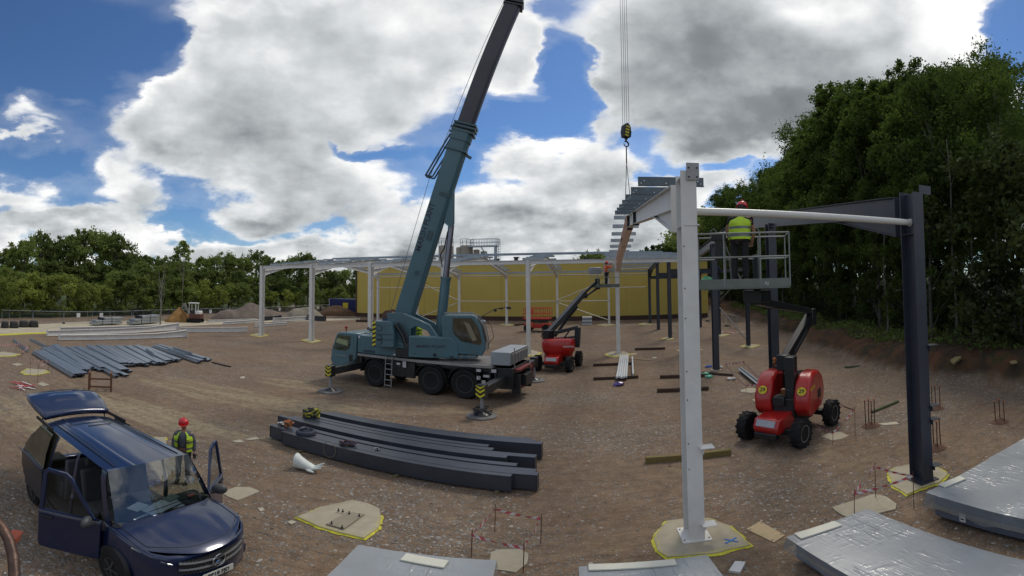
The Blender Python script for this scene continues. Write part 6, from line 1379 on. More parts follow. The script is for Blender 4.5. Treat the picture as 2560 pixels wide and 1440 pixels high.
    if vest:
        rows = []; A, B = V(pel) + V((0, 0, -.04)), V(neck) - hd * .05
        for k in range(11):
            q = k / 10; cc = A.lerp(V(chest), min(1, q * 1.6)) if q < .625 else V(chest).lerp(B, (q - .625) / .375); w = interp([(0, .235), (.3, .225), (.62, .235), (.85, .195), (1.0, .095)], q); dp = interp([(0, .185), (.3, .175), (.62, .185), (.85, .135), (1, .09)], q); ax = (V(sh[0]) - V(sh[1])); ax.z = 0; ax.normalize(); fw = V((ax.y, -ax.x, 0))
            rows.append([cc + ax * w * math.sin(a) * (1 + .02 * math.sin(3 * a + k)) + fw * dp * math.cos(a) * (1 + .03 * math.sin(5 * a + 2 * k)) for a in [2 * math.pi * j / 28 for j in range(29)]])
        bands = lambda i: i in (2, 5)
        sk = (lambda i, j: j in (0, 1, 26, 27)) if vest_open else (lambda i, j: False)
        mb = MB()
        for i in range(10):
            mb.grid(rows[i:i + 2], 1 if i in (1, 4) else 0, skip=(lambda a, j: sk(i, j)))
        o = mb.build('vest', [vest, mat('reflective_band', (.14, .16, .14), .35, .2)], t, ang=60)
        o.modifiers.new('sub', 'SUBSURF').render_levels = 1
    if helmet:
        m = MB(); up = hd; c2 = c + hd * .052; rr = []
        for r_, z in ((.127, -.010), (.121, .0), (.117, .045), (.100, .082), (.066, .106), (.03, .115), (.001, .117)): rr.append((r_, z))
        m.lathe(rr, c2, up, 24); m.ball(c2 + f * .10, (.085, .09, .010), 14, 6); m.bar(c2 + hd * .118 - f * .09, c2 + hd * .118 + f * .09, .03, .018, up=hd); m.build('helmet', helmet, t)
    return t
M_TRIMX = mat('eye_dark', (.02, .015, .012), .3)
STAND = dict(pel=(0, 0, .96), chest=(.01, 0, 1.27), neck=(0, 0, 1.47), head=(.03, 0, 1.60), sh=((0, .18, 1.40), (0, -.18, 1.40)), el=((-.03, .25, 1.12), (-.03, -.25, 1.12)), wr=((.06, .25, .88), (.06, -.25, .88)), hip=((0, .10, .90), (0, -.10, .90)), kn=((.02, .11, .50), (.02, -.11, .50)), an=((0, .12, .09), (0, -.12, .09)))
HV_Y = mat('hivis_yellow', (.42, .62, .02), .6, 0, .12, 6); HV_O = mat('hivis_orange', (.75, .10, .015), .6, 0, .12, 6); M_HEL = mat('red_helmet', (.50, .015, .018), .25, 0, .05, 3)
def people():
    P = gp(440, 1212); P = Vector((-6.80, 7.72, 0))
    J = dict(STAND); J['head'] = (.05, 0, 1.605); J['wr'] = ((.04, .27, .88), (.10, -.24, .90))
    person(P, R(-62), 'person in red helmet, open yellow vest and grey sweatshirt standing beyond the blue van', J, mat('grey_sweatshirt', (.10, .11, .125), .85, 0, .2, 6), mat('dark_grey_trousers', (.04, .045, .05), .8), HV_Y, M_HEL, .97, vest_open=True, gloves=M_BLACKM)
    J = dict(STAND, pel=(0, 0, .98), chest=(.07, 0, 1.28), neck=(.11, -.02, 1.47), head=(.17, -.03, 1.60), sh=((.09, .20, 1.42), (.11, -.20, 1.40)), el=((.16, .29, 1.14), (.22, -.27, 1.12)), wr=((.30, .24, .93), (.34, -.20, .92)))
    person((5.02, 9.02, 4.79), PLAT_A + R(78), 'person seen from behind in yellow vest and red helmet standing on the near work platform', J, mat('black_tshirt', (.015, .015, .018), .8), mat('black_trousers', (.012, .012, .016), .8, 0, .2, 5), HV_Y, M_HEL, 1.13, bare=True)
    J = dict(STAND, sh=((.02, .19, 1.42), (.02, -.19, 1.42)), el=((.26, .20, 1.36), (.24, -.22, 1.30)), wr=((.46, .12, 1.52), (.44, -.14, 1.42)), head=(.05, 0, 1.6))
    person((6.12, 28.85, 4.74), R(10), 'person in orange hi-vis reaching from the far work platform to the hanging rafter', J, HV_O, mat('black_trousers', (.012, .012, .016), .8, 0, .2, 5), None, mat('orange_helmet', (.60, .04, .02), .3), .93)
    q = Vector((-3.14, 20.5, 0)) + Matrix.Rotation(R(160.9), 3, 'Z') @ Vector((1.70, -.42, 1.545))
    person(q, R(-60), 'person in bright green-yellow hi-vis standing on the crane deck behind its arm', dict(STAND), HV_Y, mat('dark_grey_trousers', (.04, .045, .05), .8), HV_Y, M_HEL, .98)
people()
# ------------------------------------------------------------------ concrete pads with yellow edges
def pad(label, pts, yellow=None, h=.03, seed=0, wy=.05, name='concrete_pad', z=0.0, xmark=None, bolts=None):
    """pts: photo points round the outline (ground); yellow: list of (from,to) index ranges on the refined outline, or True"""
    W_ = [gp(x, y) for x, y in pts]; c = sum(W_, Vector()) / len(W_); g = random.Random(seed); out = []
    for a, b in zip(W_, W_[1:] + W_[:1]):
        n = max(2, int((b - a).length / .13))
        for i in range(n):
            p = a.lerp(b, i / n); d = (p - c); q = d.length * (1 + g.uniform(-.018, .018)); out.append(c + d.normalized() * q)
    t = thing(name, label, 'concrete pad', (c.x, c.y, 0), 0, 'concrete pads around the steel columns'); L_ = [(p.x - c.x, p.y - c.y) for p in out]
    mb = MB().prism(L_, -.03, h, 'z'); mb.build('slab', M_CONC, t, smooth=False)
    if yellow:
        mb = MB(); n = len(L_)
        for i in range(n):
            j = (i + 1) % n
            if yellow is not True and not any(a <= i / n < b for a, b in yellow): continue
            a, b = Vector((*L_[i], 0)), Vector((*L_[j], 0)); w = wy * g.uniform(.6, 1.5); na, nb = a.normalized(), b.normalized()
            mb.add([a - na * w * .6 + Vector((0, 0, h + .004)), a + na * w * .7 + Vector((0, 0, .012)), b + nb * w * .7 + Vector((0, 0, .012)), b - nb * w * .6 + Vector((0, 0, h + .004))], [(0, 1, 2, 3)])
        mb.build('yellow_edge', M_YEL, t, smooth=False)
    if xmark:
        q = gp(*xmark, h); q = Vector((q.x - c.x, q.y - c.y, h + .006)); MB().bar(q + Vector((-.13, -.05, 0)), q + Vector((.13, .05, 0)), .035, .004).bar(q + Vector((-.07, .10, .002)), q + Vector((.08, -.10, .002)), .035, .004).build('blue_cross', mat('blue_spray', (.04, .16, .42), .7, 0, .2, 20), t)
    if bolts:
        mb = MB()
        for x, y in bolts: q = gp(x, y, h); q = Vector((q.x - c.x, q.y - c.y, h)); mb.cyl(q, q + Vector((0, 0, .085)), .013, 6).cyl(q + Vector((0, 0, .02)), q + Vector((0, 0, .045)), .026, 6)
        mb.build('anchor_bolts', M_BLACKM, t)
    return t
pad('large pale pad with yellow edge and blue cross under the nearest white column', [(1634, 1352), (1650, 1325), (1668, 1306), (1720, 1300), (1770, 1299), (1822, 1318), (1846, 1338), (1874, 1366), (1800, 1385), (1668, 1398), (1645, 1380)], True, .05, 1, .07, xmark=(1827, 1352))
pad('pointed pale pad with full yellow outline and a board bolted on it', [(744, 1296), (800, 1272), (880, 1254), (920, 1262), (948, 1275), (951, 1300), (946, 1325), (910, 1350), (850, 1335), (790, 1318)], [(0, .30), (.46, 1)], .05, 2, .06)
t_b = pad('square pale patch between the near wrapped stacks and the tape pen', [(1227, 1382), (1250, 1375), (1300, 1374), (1322, 1385), (1318, 1410), (1290, 1432), (1240, 1425), (1224, 1405)], None, .02, 3)
pad('pale spill of concrete on the dirt just right of the van', [(553, 1232), (590, 1218), (625, 1219), (649, 1229), (625, 1240), (594, 1252), (570, 1243)], None, .015, 4)
pad('pale patch behind the person beside the van roof', [(372, 1098), (392, 1093), (415, 1094), (416, 1110), (395, 1112)], [(0, .4)], .02, 5)
pad('pad with blotchy yellow rim under the nearest dark column', [(2221, 1186), (2240, 1170), (2290, 1162), (2340, 1170), (2370, 1188), (2350, 1210), (2300, 1225), (2268, 1240), (2232, 1218)], True, .05, 6, .07)
pad('jagged pale slab partly under the corner of the large wrapped stack', [(2080, 1270), (2120, 1258), (2185, 1237), (2215, 1243), (2243, 1262), (2238, 1275), (2180, 1290), (2120, 1296), (2095, 1284)], None, .03, 7)
pad('small flat pale patch right of the front wheel of the red lift', [(2053, 1092), (2075, 1082), (2100, 1080), (2122, 1090), (2105, 1098), (2080, 1102)], None, .015, 8)
pad('yellow-edged pad at the foot of the white column beside the crane tool box', [(1306, 882), (1330, 876), (1350, 882), (1340, 890), (1312, 891)], True, .05, 9, .16)
pad('oval pad with bright yellow ring at the column under the lifted rafter', [(1515, 886), (1530, 880), (1560, 880), (1573, 886), (1560, 892), (1528, 892)], True, .05, 10, .16)
pad('yellow pad under the leftmost white column', [(628, 838), (650, 834), (668, 838), (650, 842)], True, .03, 11, .25)
pad('yellow pad under the second white column from the left', [(757, 851), (775, 847), (800, 852), (780, 857)], True, .03, 12, .2)
pad('yellow ringed pad on the far left beside the small tape pen', [(55, 931), (70, 922), (110, 925), (122, 931), (90, 938), (65, 937)], True, .03, 13, .12)
pad('yellow ringed pad behind the raised tailgate of the van', [(155, 990), (200, 984), (245, 990), (250, 1000), (200, 1002), (160, 1000)], [(0, .75)], .03, 14, .1)
pad('small pale patch on the far left below the yellow ringed pad', [(92, 960), (105, 956), (124, 962), (108, 966)], None, .015, 15)
pad('pale oval patch at the left edge above the yellow ringed pad', [(28, 911), (45, 908), (58, 912), (42, 915)], None, .015, 16)
pad('pale pad with yellow rim cut by the left edge of the picture', [(-25, 885), (10, 880), (50, 886), (30, 891), (-20, 892)], [(.4, 1)], .03, 17, .12)
pad('long yellow edged pad at the foot of the dark column behind the lift', [(1853, 866), (1870, 860), (1898, 863), (1880, 869)], True, .03, 18, .15)
pad('pale pad under the third dark column from the warehouse', [(1655, 846), (1670, 843), (1684, 846), (1670, 850)], True, .03, 19, .12)
pad('pale ring under the dark column nearest the yellow wall', [(1600, 810), (1612, 807), (1628, 810), (1612, 813)], True, .03, 20, .2)
pad('yellow pad under the far dark column by the earth bank', [(1785, 838), (1800, 834), (1822, 836), (1803, 841)], True, .03, 21, .15)
pad('pale patch in the tape pen beside the near red lift', [(1850, 976), (1870, 971), (1900, 971), (1912, 976), (1880, 983), (1855, 981)], None, .02, 22)
pad('pale patch by the left front wheel of the near red lift', [(1900, 1036), (1915, 1030), (1935, 1032), (1925, 1040)], None, .02, 23)
pad('pale ring at the foot of the dark column left of the mesh fence', [(1775, 926), (1790, 921), (1806, 925), (1790, 930)], None, .03, 24)
pad('faint pale slab far behind the white bundle by the wall', [(1495, 812), (1515, 808), (1535, 811), (1512, 815)], True, .03, 25, .15)
pad('faint yellow pad at the far white column behind the crane cab', [(1250, 811), (1268, 808), (1285, 811), (1268, 814)], True, .03, 26, .15)

def board(name, label, pts, th, m, cat, z=0.0, group=None):
    A, B, C_ = (gp(*p, z) for p in pts[:3]); w = (C_ - B).length
    t = MB(); d = (B - A).normalized(); n = Vector((-d.y, d.x, 0)); n = n if (C_ - B).dot(n) > 0 else -n; L_ = (B - A).length
    return d, n, L_, w, A
def flat(name, label, pts, th, m, cat, z=0.0, group=None, holes=0):
    P = [gp(*p, z) for p in pts]; c = sum(P, Vector()) / len(P); o = MB().prism([(p.x - c.x, p.y - c.y) for p in P], 0, th, 'z')
    if holes:
        for p in P[:holes]: q = (p - c) * .8; o.cyl((q.x, q.y, th), (q.x, q.y, th + .003), .018, 8, mi=1)
    return tag(o.build(name, [m, M_BLACKM], loc=(c.x, c.y, z + .003), smooth=False), label, cat, group)
flat('plywood_board', 'plywood board bolted flat on the pointed yellow-edged pad', [(815, 1312), (860, 1324), (912, 1287), (868, 1282)], .025, mat('grey_board', (.25, .22, .16), .8), 'board', .055)
for k, (x, y) in enumerate(((829, 1310), (855, 1320), (873, 1285), (898, 1291), (846, 1278), (857, 1280))):
    q = gp(x, y, .08); tag(MB().cyl(q, q + Vector((0, 0, .07)), .012, 6).cyl(q, q + Vector((0, 0, .02)), .024, 6).build('anchor_bolt', M_BLACKM), ['nut and stud at the left corner of the bolted board', 'nut and stud at the front corner of the bolted board', 'nut and stud at the rear corner of the bolted board', 'nut and stud at the right corner of the bolted board', 'loose stud standing alone left of its neighbour behind the board', 'loose stud standing nearest the rear corner behind the board'][k], 'bolt', 'anchor bolts on the pointed pad')
flat('plywood_board', 'tan plywood board lying on the dirt right of the nearest white column', [(1866, 1324), (1901, 1305), (1962, 1340), (1935, 1358)], .018, M_PLY, 'board', 0, None, 4)
flat('foam_offcut', 'small white foam offcut on the dirt between the wrapped stacks', [(1822, 1432), (1838, 1408), (1864, 1410), (1850, 1436)], .05, M_WHITE, 'foam piece')
flat('plywood_board', 'small pale board lying beyond the bright yellow ringed pad', [(1578, 884), (1592, 883), (1590, 887), (1577, 888)], .02, M_PLY, 'board')
flat('plywood_board', 'pale board leaning flat on the dirt near the dark column', [(1690, 876), (1710, 873), (1765, 874), (1700, 880)], .02, M_PLY, 'board')
flat('plywood_board', 'yellow weathered board lying up on the bank between the dark trunks', [(2376, 905), (2395, 893), (2404, 897), (2385, 912)], .1, mat('ochre_board', (.30, .23, .10), .8), 'board', .9)
flat('plywood_board', 'small yellow board on the bank at the far right edge', [(2524, 906), (2540, 903), (2543, 909), (2528, 911)], .06, mat('ochre_board', (.30, .23, .10), .8), 'board', 1.0)
for k, (pts, lb) in enumerate((([(580, 1104), (600, 1100), (612, 1106), (590, 1107)], 'left scrap of torn cardboard left of the dark beams'), ([(610, 1099), (640, 1094), (650, 1098), (625, 1101)], 'right scrap of torn cardboard left of the dark beams'), ([(645, 1272), (655, 1270), (662, 1276), (650, 1280)], 'pale stone-like scrap below the pale spill beside the van'),
      ([(718, 1306), (728, 1302), (742, 1306), (728, 1312)], 'small printed leaflet on the dirt left of the pointed pad'), ([(806, 1322), (812, 1318), (822, 1326), (815, 1330)], 'small clear plastic bottle at the rim of the pointed pad'), ([(1880, 1000), (1900, 998), (1905, 1003), (1888, 1004)], 'white paper scrap on the dirt left of the red lift'),
      ([(2195, 1060), (2240, 1055), (2248, 1061), (2210, 1064)], 'pale cardboard scrap between the rebar clusters'), ([(1630, 894), (1640, 892), (1642, 896), (1632, 897)], 'tiny white scrap beside the timber by the white tubes'), ([(600, 943), (612, 941), (612, 946), (602, 947)], 'pale scrap right of the purlin bundles'))):
    flat('litter_scrap', lb, pts, .015, mat('scrap_paper', (.40, .36, .27), .8, 0, .2, 20), 'litter', 0, 'scraps lying on the yard')

# ------------------------------------------------------------------ dark beams stacked in the middle
def dark_stack():
    d = Vector((.9674, -.2533, 0)); n = Vector((.2533, .9674, 0)); O = Vector((-6.35, 11.42, 0)); a = math.atan2(d.y, d.x)
    # (start, end, near offset, width, bottom, height)
    B = [(0.0, 6.50, .00, .17, .06, .40), (-.68, 7.04, .19, .20, .06, .40), (-.2, 6.95, .42, .20, .06, .38), (.1, 6.45, .65, .19, .06, .40), (1.3, 4.95, .88, .16, .06, .22),
         (-1.22, 6.10, 1.08, .18, .06, .42), (-.9, 6.76, 1.30, .22, .06, .40), (-.5, 5.6, 1.56, .20, .06, .40), (-.2, 5.4, 1.80, .18, .06, .40), (.95, 5.2, 2.03, .14, .06, .30),
         (-1.15, 6.74, 2.22, .20, .06, .44), (-.3, 6.5, 2.48, .17, .06, .40), (-.33, 6.32, 2.72, .16, .06, .36)]
    nm = ['shortest-ended front', 'second', 'third', 'fourth', 'thin low fifth', 'sixth', 'seventh', 'eighth', 'ninth', 'thin low tenth', 'tallest eleventh', 'twelfth', 'rearmost thirteenth']
    for i, (s0, s1, o, w, z, h) in enumerate(B):
        p = O + d * s0 + n * (o + w / 2); t = thing('steel_beam', f'{nm[i]} dark grey steel beam of the stack, counted from the camera side', 'steel beam', p, a, 'dark grey steel beams stacked in the yard'); L_ = s1 - s0
        MB().ibeam([(0, 0, z + h), (L_, 0, z + h)], h, w, .018, .014).build('beam', M_DSTEEL, t)
        MB().box((.008, 0, z + h / 2), (.014, w + .004, h + .004)).box((L_ - .008, 0, z + h / 2), (.014, w + .004, h + .004)).build('end_plate', M_DSTEEL, t)
        mb = MB(); mb.box((L_ * .33, -(w / 4 + .004), z + h / 2), (.012, w / 2 - .012, h - .04)).box((L_ * .72, -(w / 4 + .004), z + h / 2), (.012, w / 2 - .012, h - .04))
        mb.box((L_ / 2, -w / 2 + .012, z + h / 2), (L_ - .04, .006, h - .04)); mb.build('stiffener', M_DSTEEL, t)
    for k, x in enumerate((.75, 3.75, 6.2)): tag(MB().bar(O + d * x + n * -.12 + Vector((0, 0, .03)), O + d * x + n * 2.95 + Vector((0, 0, .03)), .10, .05).build('timber_bearer', M_TIMB), ['left', 'middle', 'right'][k] + ' timber bearer poking out under the stack of dark beams', 'timber', 'timber bearers under the dark beams')
    L_ = lambda s, o, z: O + d * s + n * o + Vector((0, 0, z)); g = random.Random(4)
    def pile(name, label, cat, c, r, m, k=5, th=.02, h=.1, mi2=None):
        mb = MB()
        for j in range(k): ph = g.uniform(0, 6.28); mb.tube([c + Vector((r * g.uniform(.4, 1) * math.cos(ph + q * .8), r * .7 * g.uniform(.4, 1) * math.sin(ph + q * .8), th + g.uniform(0, h))) for q in range(7)], th, 5, 0 if j % 2 or not mi2 else 1)
        return tag(mb.build(name, [m, mi2 or m]), label, cat)
    pile('lifting_strap', 'yellow and black lifting straps heaped on the left end of the beams', 'strap', L_(-.35, 1.75, .46), .30, mat('strap_yellow', (.30, .28, .02), .6), 14, .035, .26, M_BLACKM)
    pile('orange_tool_bag', 'dark bag with orange patch on the left end of the beams', 'tool bag', L_(-.15, .45, .46), .14, M_BLACKM, 9, .04, .16, mat('bag_orange', (.45, .14, .03), .6))
    pile('cap', 'small black and white cap at the far left end of the beams', 'cap', L_(-.45, .45, .46), .12, M_BLACKM, 5, .03, .05, M_WHITE)
    tag(MB().lathe([(.26, 0), (.30, .03), (.27, .09), (.2, .11), (.17, .06)], L_(.62, .35, .462), (0, 0, 1), 20).tube([L_(.45, .3, .55), L_(.6, .4, .62), L_(.8, .3, .56)], .03, 6).build('cable_coil', mat('coil_navy', (.012, .016, .035), .6)), 'coiled dark cable on top of the front beams', 'cable')
    pile('shackle_chain', 'brown and purple chain with shackles on the front beams', 'chain', L_(2.1, .30, .462), .26, mat('chain_brown', (.07, .03, .025), .5, .4), 9, .022, .07, mat('chain_violet', (.05, .05, .09), .5, .4))
    tag(MB().tube([L_(1.75 + .2 * math.cos(q), -.02, .36 + .24 * math.sin(q) - .03) for q in [2 * math.pi * k / 20 for k in range(20)]], .009, 5, closed=True).build('rope_loop', mat('rope_tan', (.16, .14, .10), .8)), 'thin rope loop hanging over the front beam', 'rope')
    pile('shackle', 'small silver shackle on the front beams right of the chain', 'shackle', L_(2.95, .4, .462), .09, M_GALV, 4, .014, .03, M_BLACKM)
dark_stack()

# white rubber gauntlet on the dirt
def gauntlet():
    P = gp(770, 1176); a = R(-2); mb = MB(); rows = []
    for x, ry, rz_, z in ((-.26, .125, .165, .17), (-.24, .13, .17, .175), (-.16, .12, .14, .14), (-.05, .11, .10, .11), (.06, .10, .075, .085), (.14, .085, .05, .07)):
        rows.append([(x + .05 * (z - .1) * 0, ry * math.cos(q), max(.004, z + rz_ * math.sin(q))) for q in [2 * math.pi * j / 20 for j in range(20)]])
    mb.grid(rows, wrap=True)
    for k, (y, l, up) in enumerate(((.07, .17, .10), (.03, .21, .13), (-.01, .22, .09), (-.045, .19, .05))): mb.tube([(.11, y, .075), (.11 + l * .5, y * 1.2, .075 + up * .5), (.11 + l, y * 1.5, .08 + up)], [.028, .022, .010], 8)
    mb.tube([(.02, -.08, .06), (.10, -.12, .05), (.19, -.13, .045)], [.035, .028, .014], 8)
    mb.v = [(x * 1.3, y * 1.3, z * 1.3) for x, y, z in mb.v]
    tag(mb.build('glove', mat('white_rubber', (.60, .64, .60), .55, 0, .05, 6, .2, 12), loc=P, rz=a), 'white rubber gauntlet glove lying on the dirt before the dark beams', 'glove')
gauntlet()

# ------------------------------------------------------------------ galvanised purlin bundles on the left
def bundles():
    g = random.Random(6); data = []
    # start (left/far) and end photo points
    P = [((88, 884), (190, 944), 5, .20), ((110, 876), (212, 934), 4, .25), ((132, 868), (222, 928), 4, .2), ((160, 876), (262, 930), 3, .2), ((172, 874), (300, 944), 3, .26), ((190, 872), (305, 932), 4, .22),
         ((222, 871), (310, 918), 4, .25), ((246, 870), (330, 918), 4, .25), ((268, 871), (352, 917), 4, .25), ((290, 871), (372, 914), 4, .22), ((315, 870), (397, 914), 4, .25), ((338, 870), (420, 910), 4, .25), ((358, 872), (440, 905), 3, .30), ((386, 869), (500, 908), 3, .34), ((402, 869), (520, 905), 3, .34)]
    for i, (a, b, n, h) in enumerate(P):
        A, B = gp(*a), gp(*b); d = (B - A).normalized(); L_ = (B - A).length; t = thing('purlin_bundle', f'{ordw(i)} bluish galvanised purlin bundle from the left in the row on the ground', 'purlin bundle', A, math.atan2(d.y, d.x), 'galvanised purlin bundles lying in a row')
        n += 1
        for k in range(n):
            s = g.uniform(-.30, .30); mb = MB(); w = .30; h = .17 if k < 3 else .15; y = (k % 3) * w * .86 - .3 + (k // 3) * .13 + g.uniform(-.03, .03); z = .04 + (k // 3) * .105 + g.uniform(0, .012)
            pr = [(0, 0), (.06, 0), (.06, .004), (.004, .004), (.004, h * .6 - .004), (w * .8, h * .6 - .004), (w * .8, .004), (w * .75, .004), (w * .75, 0), (w * .8 + .004, 0), (w * .8 + .004, h * .6), (0, h * .6)]
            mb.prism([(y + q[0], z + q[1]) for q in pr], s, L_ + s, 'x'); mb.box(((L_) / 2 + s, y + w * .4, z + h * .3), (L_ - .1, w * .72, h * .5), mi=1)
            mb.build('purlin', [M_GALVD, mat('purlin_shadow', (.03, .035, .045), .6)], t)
        mb = MB().box((.8, 0, .025), (.08, .5, .05)).box((L_ - .9, 0, .025), (.08, .5, .05)); mb.build('bearer', M_TIMB, t)
    for i, (a, b, lb) in enumerate((((75, 850), (190, 902), 'long thin galvanised strip trailing out to the upper left of the bundles'), ((33, 851), (70, 880), 'short grey galvanised section alone at the far left'), ((365, 875), (385, 889), 'short galvanised offcut on top of the bundles'), ((432, 872), (480, 887), 'dark offcut lying on the rightmost bundle'), ((531, 906), (576, 917), 'single dark bar on the dirt right of the purlin bundles'), ((418, 876), (462, 889), 'thin silver strip lying on the rightmost bundle'))):
        A, B = gp(*a, .03 if i in (0, 1, 4) else .3), gp(*b, .03 if i in (0, 1, 4) else .3); mb = MB(); zsec(mb, A, B, .14) if i != 4 else mb.bar(A, B, .12, .08)
        tag(mb.build('steel_section', M_GALVD if i != 4 else mat('dark_bar', (.03, .02, .018), .7)), lb, 'steel section')
bundles()
def trestle():
    A, B = gp(222, 978), gp(277, 980); d = (B - A).normalized(); L_ = (B - A).length; t = thing('trestle', 'brown steel trestle stand in front of the purlin bundles', 'trestle', A, math.atan2(d.y, d.x)); H = .85
    for x in (0, L_):
        for y in (0, .55): MB().bar((x, y, 0), (x, y, H), .08, .08).build('leg', mat('brown_trestle', (.13, .055, .025), .7, 0, .2, 4), t)
    mb = MB()
    for z in (.22, .58): mb.bar((0, 0, z), (L_, 0, z), .06, .07)
    for x in (0, L_): mb.bar((x, 0, .3), (x, .55, .3), .06, .07).bar((x, 0, H - .03), (x, .55, H - .03), .08, .06)
    mb.build('cross_bar', mat('brown_trestle', (.13, .055, .025), .7), t)
trestle()

# ------------------------------------------------------------------ white members lying on the far left
def lying(name, label, a, b, h, w, m, z=.05, group='white steel members lying by the path', plates=True, taper=None):
    A, B = gp(*a), gp(*b); d = (B - A).normalized(); L_ = (B - A).length; t = thing(name, label, 'steel beam', A, math.atan2(d.y, d.x), group)
    MB().ibeam([(0, 0, z + h), (L_ * .75, 0, z + h), (L_, 0, z + h + (taper or 0))], [h, h, h + (taper or 0)], w, .03, .03).build('beam', m, t)
    if plates: MB().box((.0, 0, z + h * .55), (.04, w + .1, h * 1.2)).box((L_, 0, z + h * .55 + (taper or 0) / 2), (.04, w + .1, h * 1.2 + (taper or 0))).build('end_plate', m, t)
    return t
lying('steel_beam', 'frontmost long white beam with small cleats lying on the dirt left', (148, 851), (465, 843), .40, .30, M_WSTEEL, taper=.2)
lying('steel_beam', 'white beam with haunched end behind the frontmost white beam', (118, 841), (445, 826), .46, .22, M_WSTEEL, taper=.25)
lying('steel_beam', 'third white beam, partly hidden behind the two front ones', (150, 833), (430, 824), .5, .22, M_WSTEEL)
lying('steel_beam', 'separate white beam lying end on to the right of the front ones', (452, 831), (617, 830), .46, .22, M_WSTEEL)
lying('steel_beam', 'white beam lying by the foot of the leftmost column', (560, 812), (650, 805), .3, .25, M_WSTEEL)
lying('steel_beam', 'thin white beam on the ground beyond the path end', (520, 806), (640, 802), .25, .2, M_WSTEEL)
lying('steel_beam', 'white beam between the leftmost column and the dark sections', (640, 818), (715, 813), .3, .25, M_WSTEEL)
lying('steel_beam', 'white beam on the pile between the two leftmost columns', (685, 806), (768, 800), .5, .3, M_WSTEEL)
lying('steel_beam', 'dark steel section lying under the heaps left of the second column', (655, 802), (700, 799), .5, .4, M_DSTEEL, group='dark steel sections lying by the heaps')
lying('steel_beam', 'dark steel section lying right of the second white column', (770, 800), (812, 803), .6, .5, M_DSTEEL, group='dark steel sections lying by the heaps')
def packs():
    for i, (a, b, hh, lb) in enumerate((((235, 815), (306, 812), .75, 'low pack of galvanised sheets lying by the fence'), ((333, 814), (400, 808), .9, 'taller strapped pack of galvanised sections by the fence'))):
        A, B = gp(*a), gp(*b); d = (B - A).normalized(); L_ = (B - A).length; t = thing('metal_pack', lb, 'metal pack', A, math.atan2(d.y, d.x), 'galvanised packs by the fence')
        for k in range(3): MB().box((L_ / 2 + (.4 * k if k == 2 else 0), .5, .12 + hh / 3 * (k + .5)), (L_ * (1 - .15 * k), 1.0, hh / 3 - .04)).build('layer', M_GALV, t, bevel=.02)
        MB().box((L_ * .3, .5, hh / 2 + .1), (.06, 1.04, hh + .05)).box((L_ * .62, .5, hh / 2 + .1), (.06, 1.04, hh + .05)).build('strap', M_BLACKM, t)
    for i, (x0, x1, y) in enumerate(((-10, 2, 820), (6, 24, 821), (27, 48, 821), (50, 74, 819), (75, 98, 819))):
        A, B = gp(x0, y), gp(x1, y); L_ = (B - A).length; d = B - A; m = MB(); m.box((L_ / 2, .4, .33), (L_, .8, .66), top=.8)
        tag(m.build('rubble_sack', mat('black_sack', (.018, .018, .017), .7, 0, .3, 3), loc=A, rz=math.atan2(d.y, d.x), bevel=.12), f'{ordw(i)} black rubble sack from the left end of the pale path', 'sack', 'black sacks in a row at the fence')
packs()

# white tube bundle on timbers, timbers around the yard
def timber(label, a, b, h=.16, w=.12, m=None):
    A, B = gp(*a), gp(*b); d = (B - A).normalized(); return tag(MB().box(((B - A).length / 2, w / 2, h / 2), ((B - A).length, w, h)).build('timber_baulk', m or M_TIMB, loc=A, rz=math.atan2(d.y, d.x), bevel=.006), label, 'timber', 'timber baulks lying about the yard')
timber('yellowish timber baulk crossing behind the nearest white column', (1615, 1159), (1829, 1138), .17, .14, mat('yellow_timber', (.155, .115, .035), .85, 0, .3, 3, .25, 30, stretch=(1, 8, 8)))
timber('dark timber baulk nearest the camera of the pair by the dark column', (1643, 982), (1772, 976), .17, .14, M_TIMBD)
timber('dark timber baulk behind its twin left of the dark column', (1650, 947), (1762, 943), .17, .14, M_TIMBD)
timber('front timber bearer under the bundle of white tubes', (1484, 951), (1596, 946), .15, .12, M_TIMBD); timber('rear timber bearer under the bundle of white tubes', (1483, 916), (1580, 912), .15, .12, M_TIMBD)
timber('timber baulk lying alone beyond the bright yellow ringed pad', (1587, 876), (1663, 874), .17, .14, M_TIMBD); timber('long thin timber at the foot of the dark column among plastic bags', (1755, 935), (1830, 941), .12, .12, M_TIMBD)
timber('mossy timber lying on the gravel near the earth bank', (2112, 921), (2175, 916), .10, .1, mat('moss_timber', (.07, .08, .03), .9)); timber('timber plank leaning by the first rebar cluster', (2182, 1033), (2248, 1006), .08, .1, mat('moss_timber', (.07, .08, .03), .9))
timber('thin pale batten beyond the white tube bundle', (1558, 897), (1627, 902), .06, .06, M_PLY)
timber('dark beam lying along the foot of the yellow wall', (890, 805), (935, 806), .3, .4, M_TIMBD); timber('dark timber lying at the foot of the wall by the scissor lift', (1290, 815), (1318, 812), .2, .3, M_TIMBD)
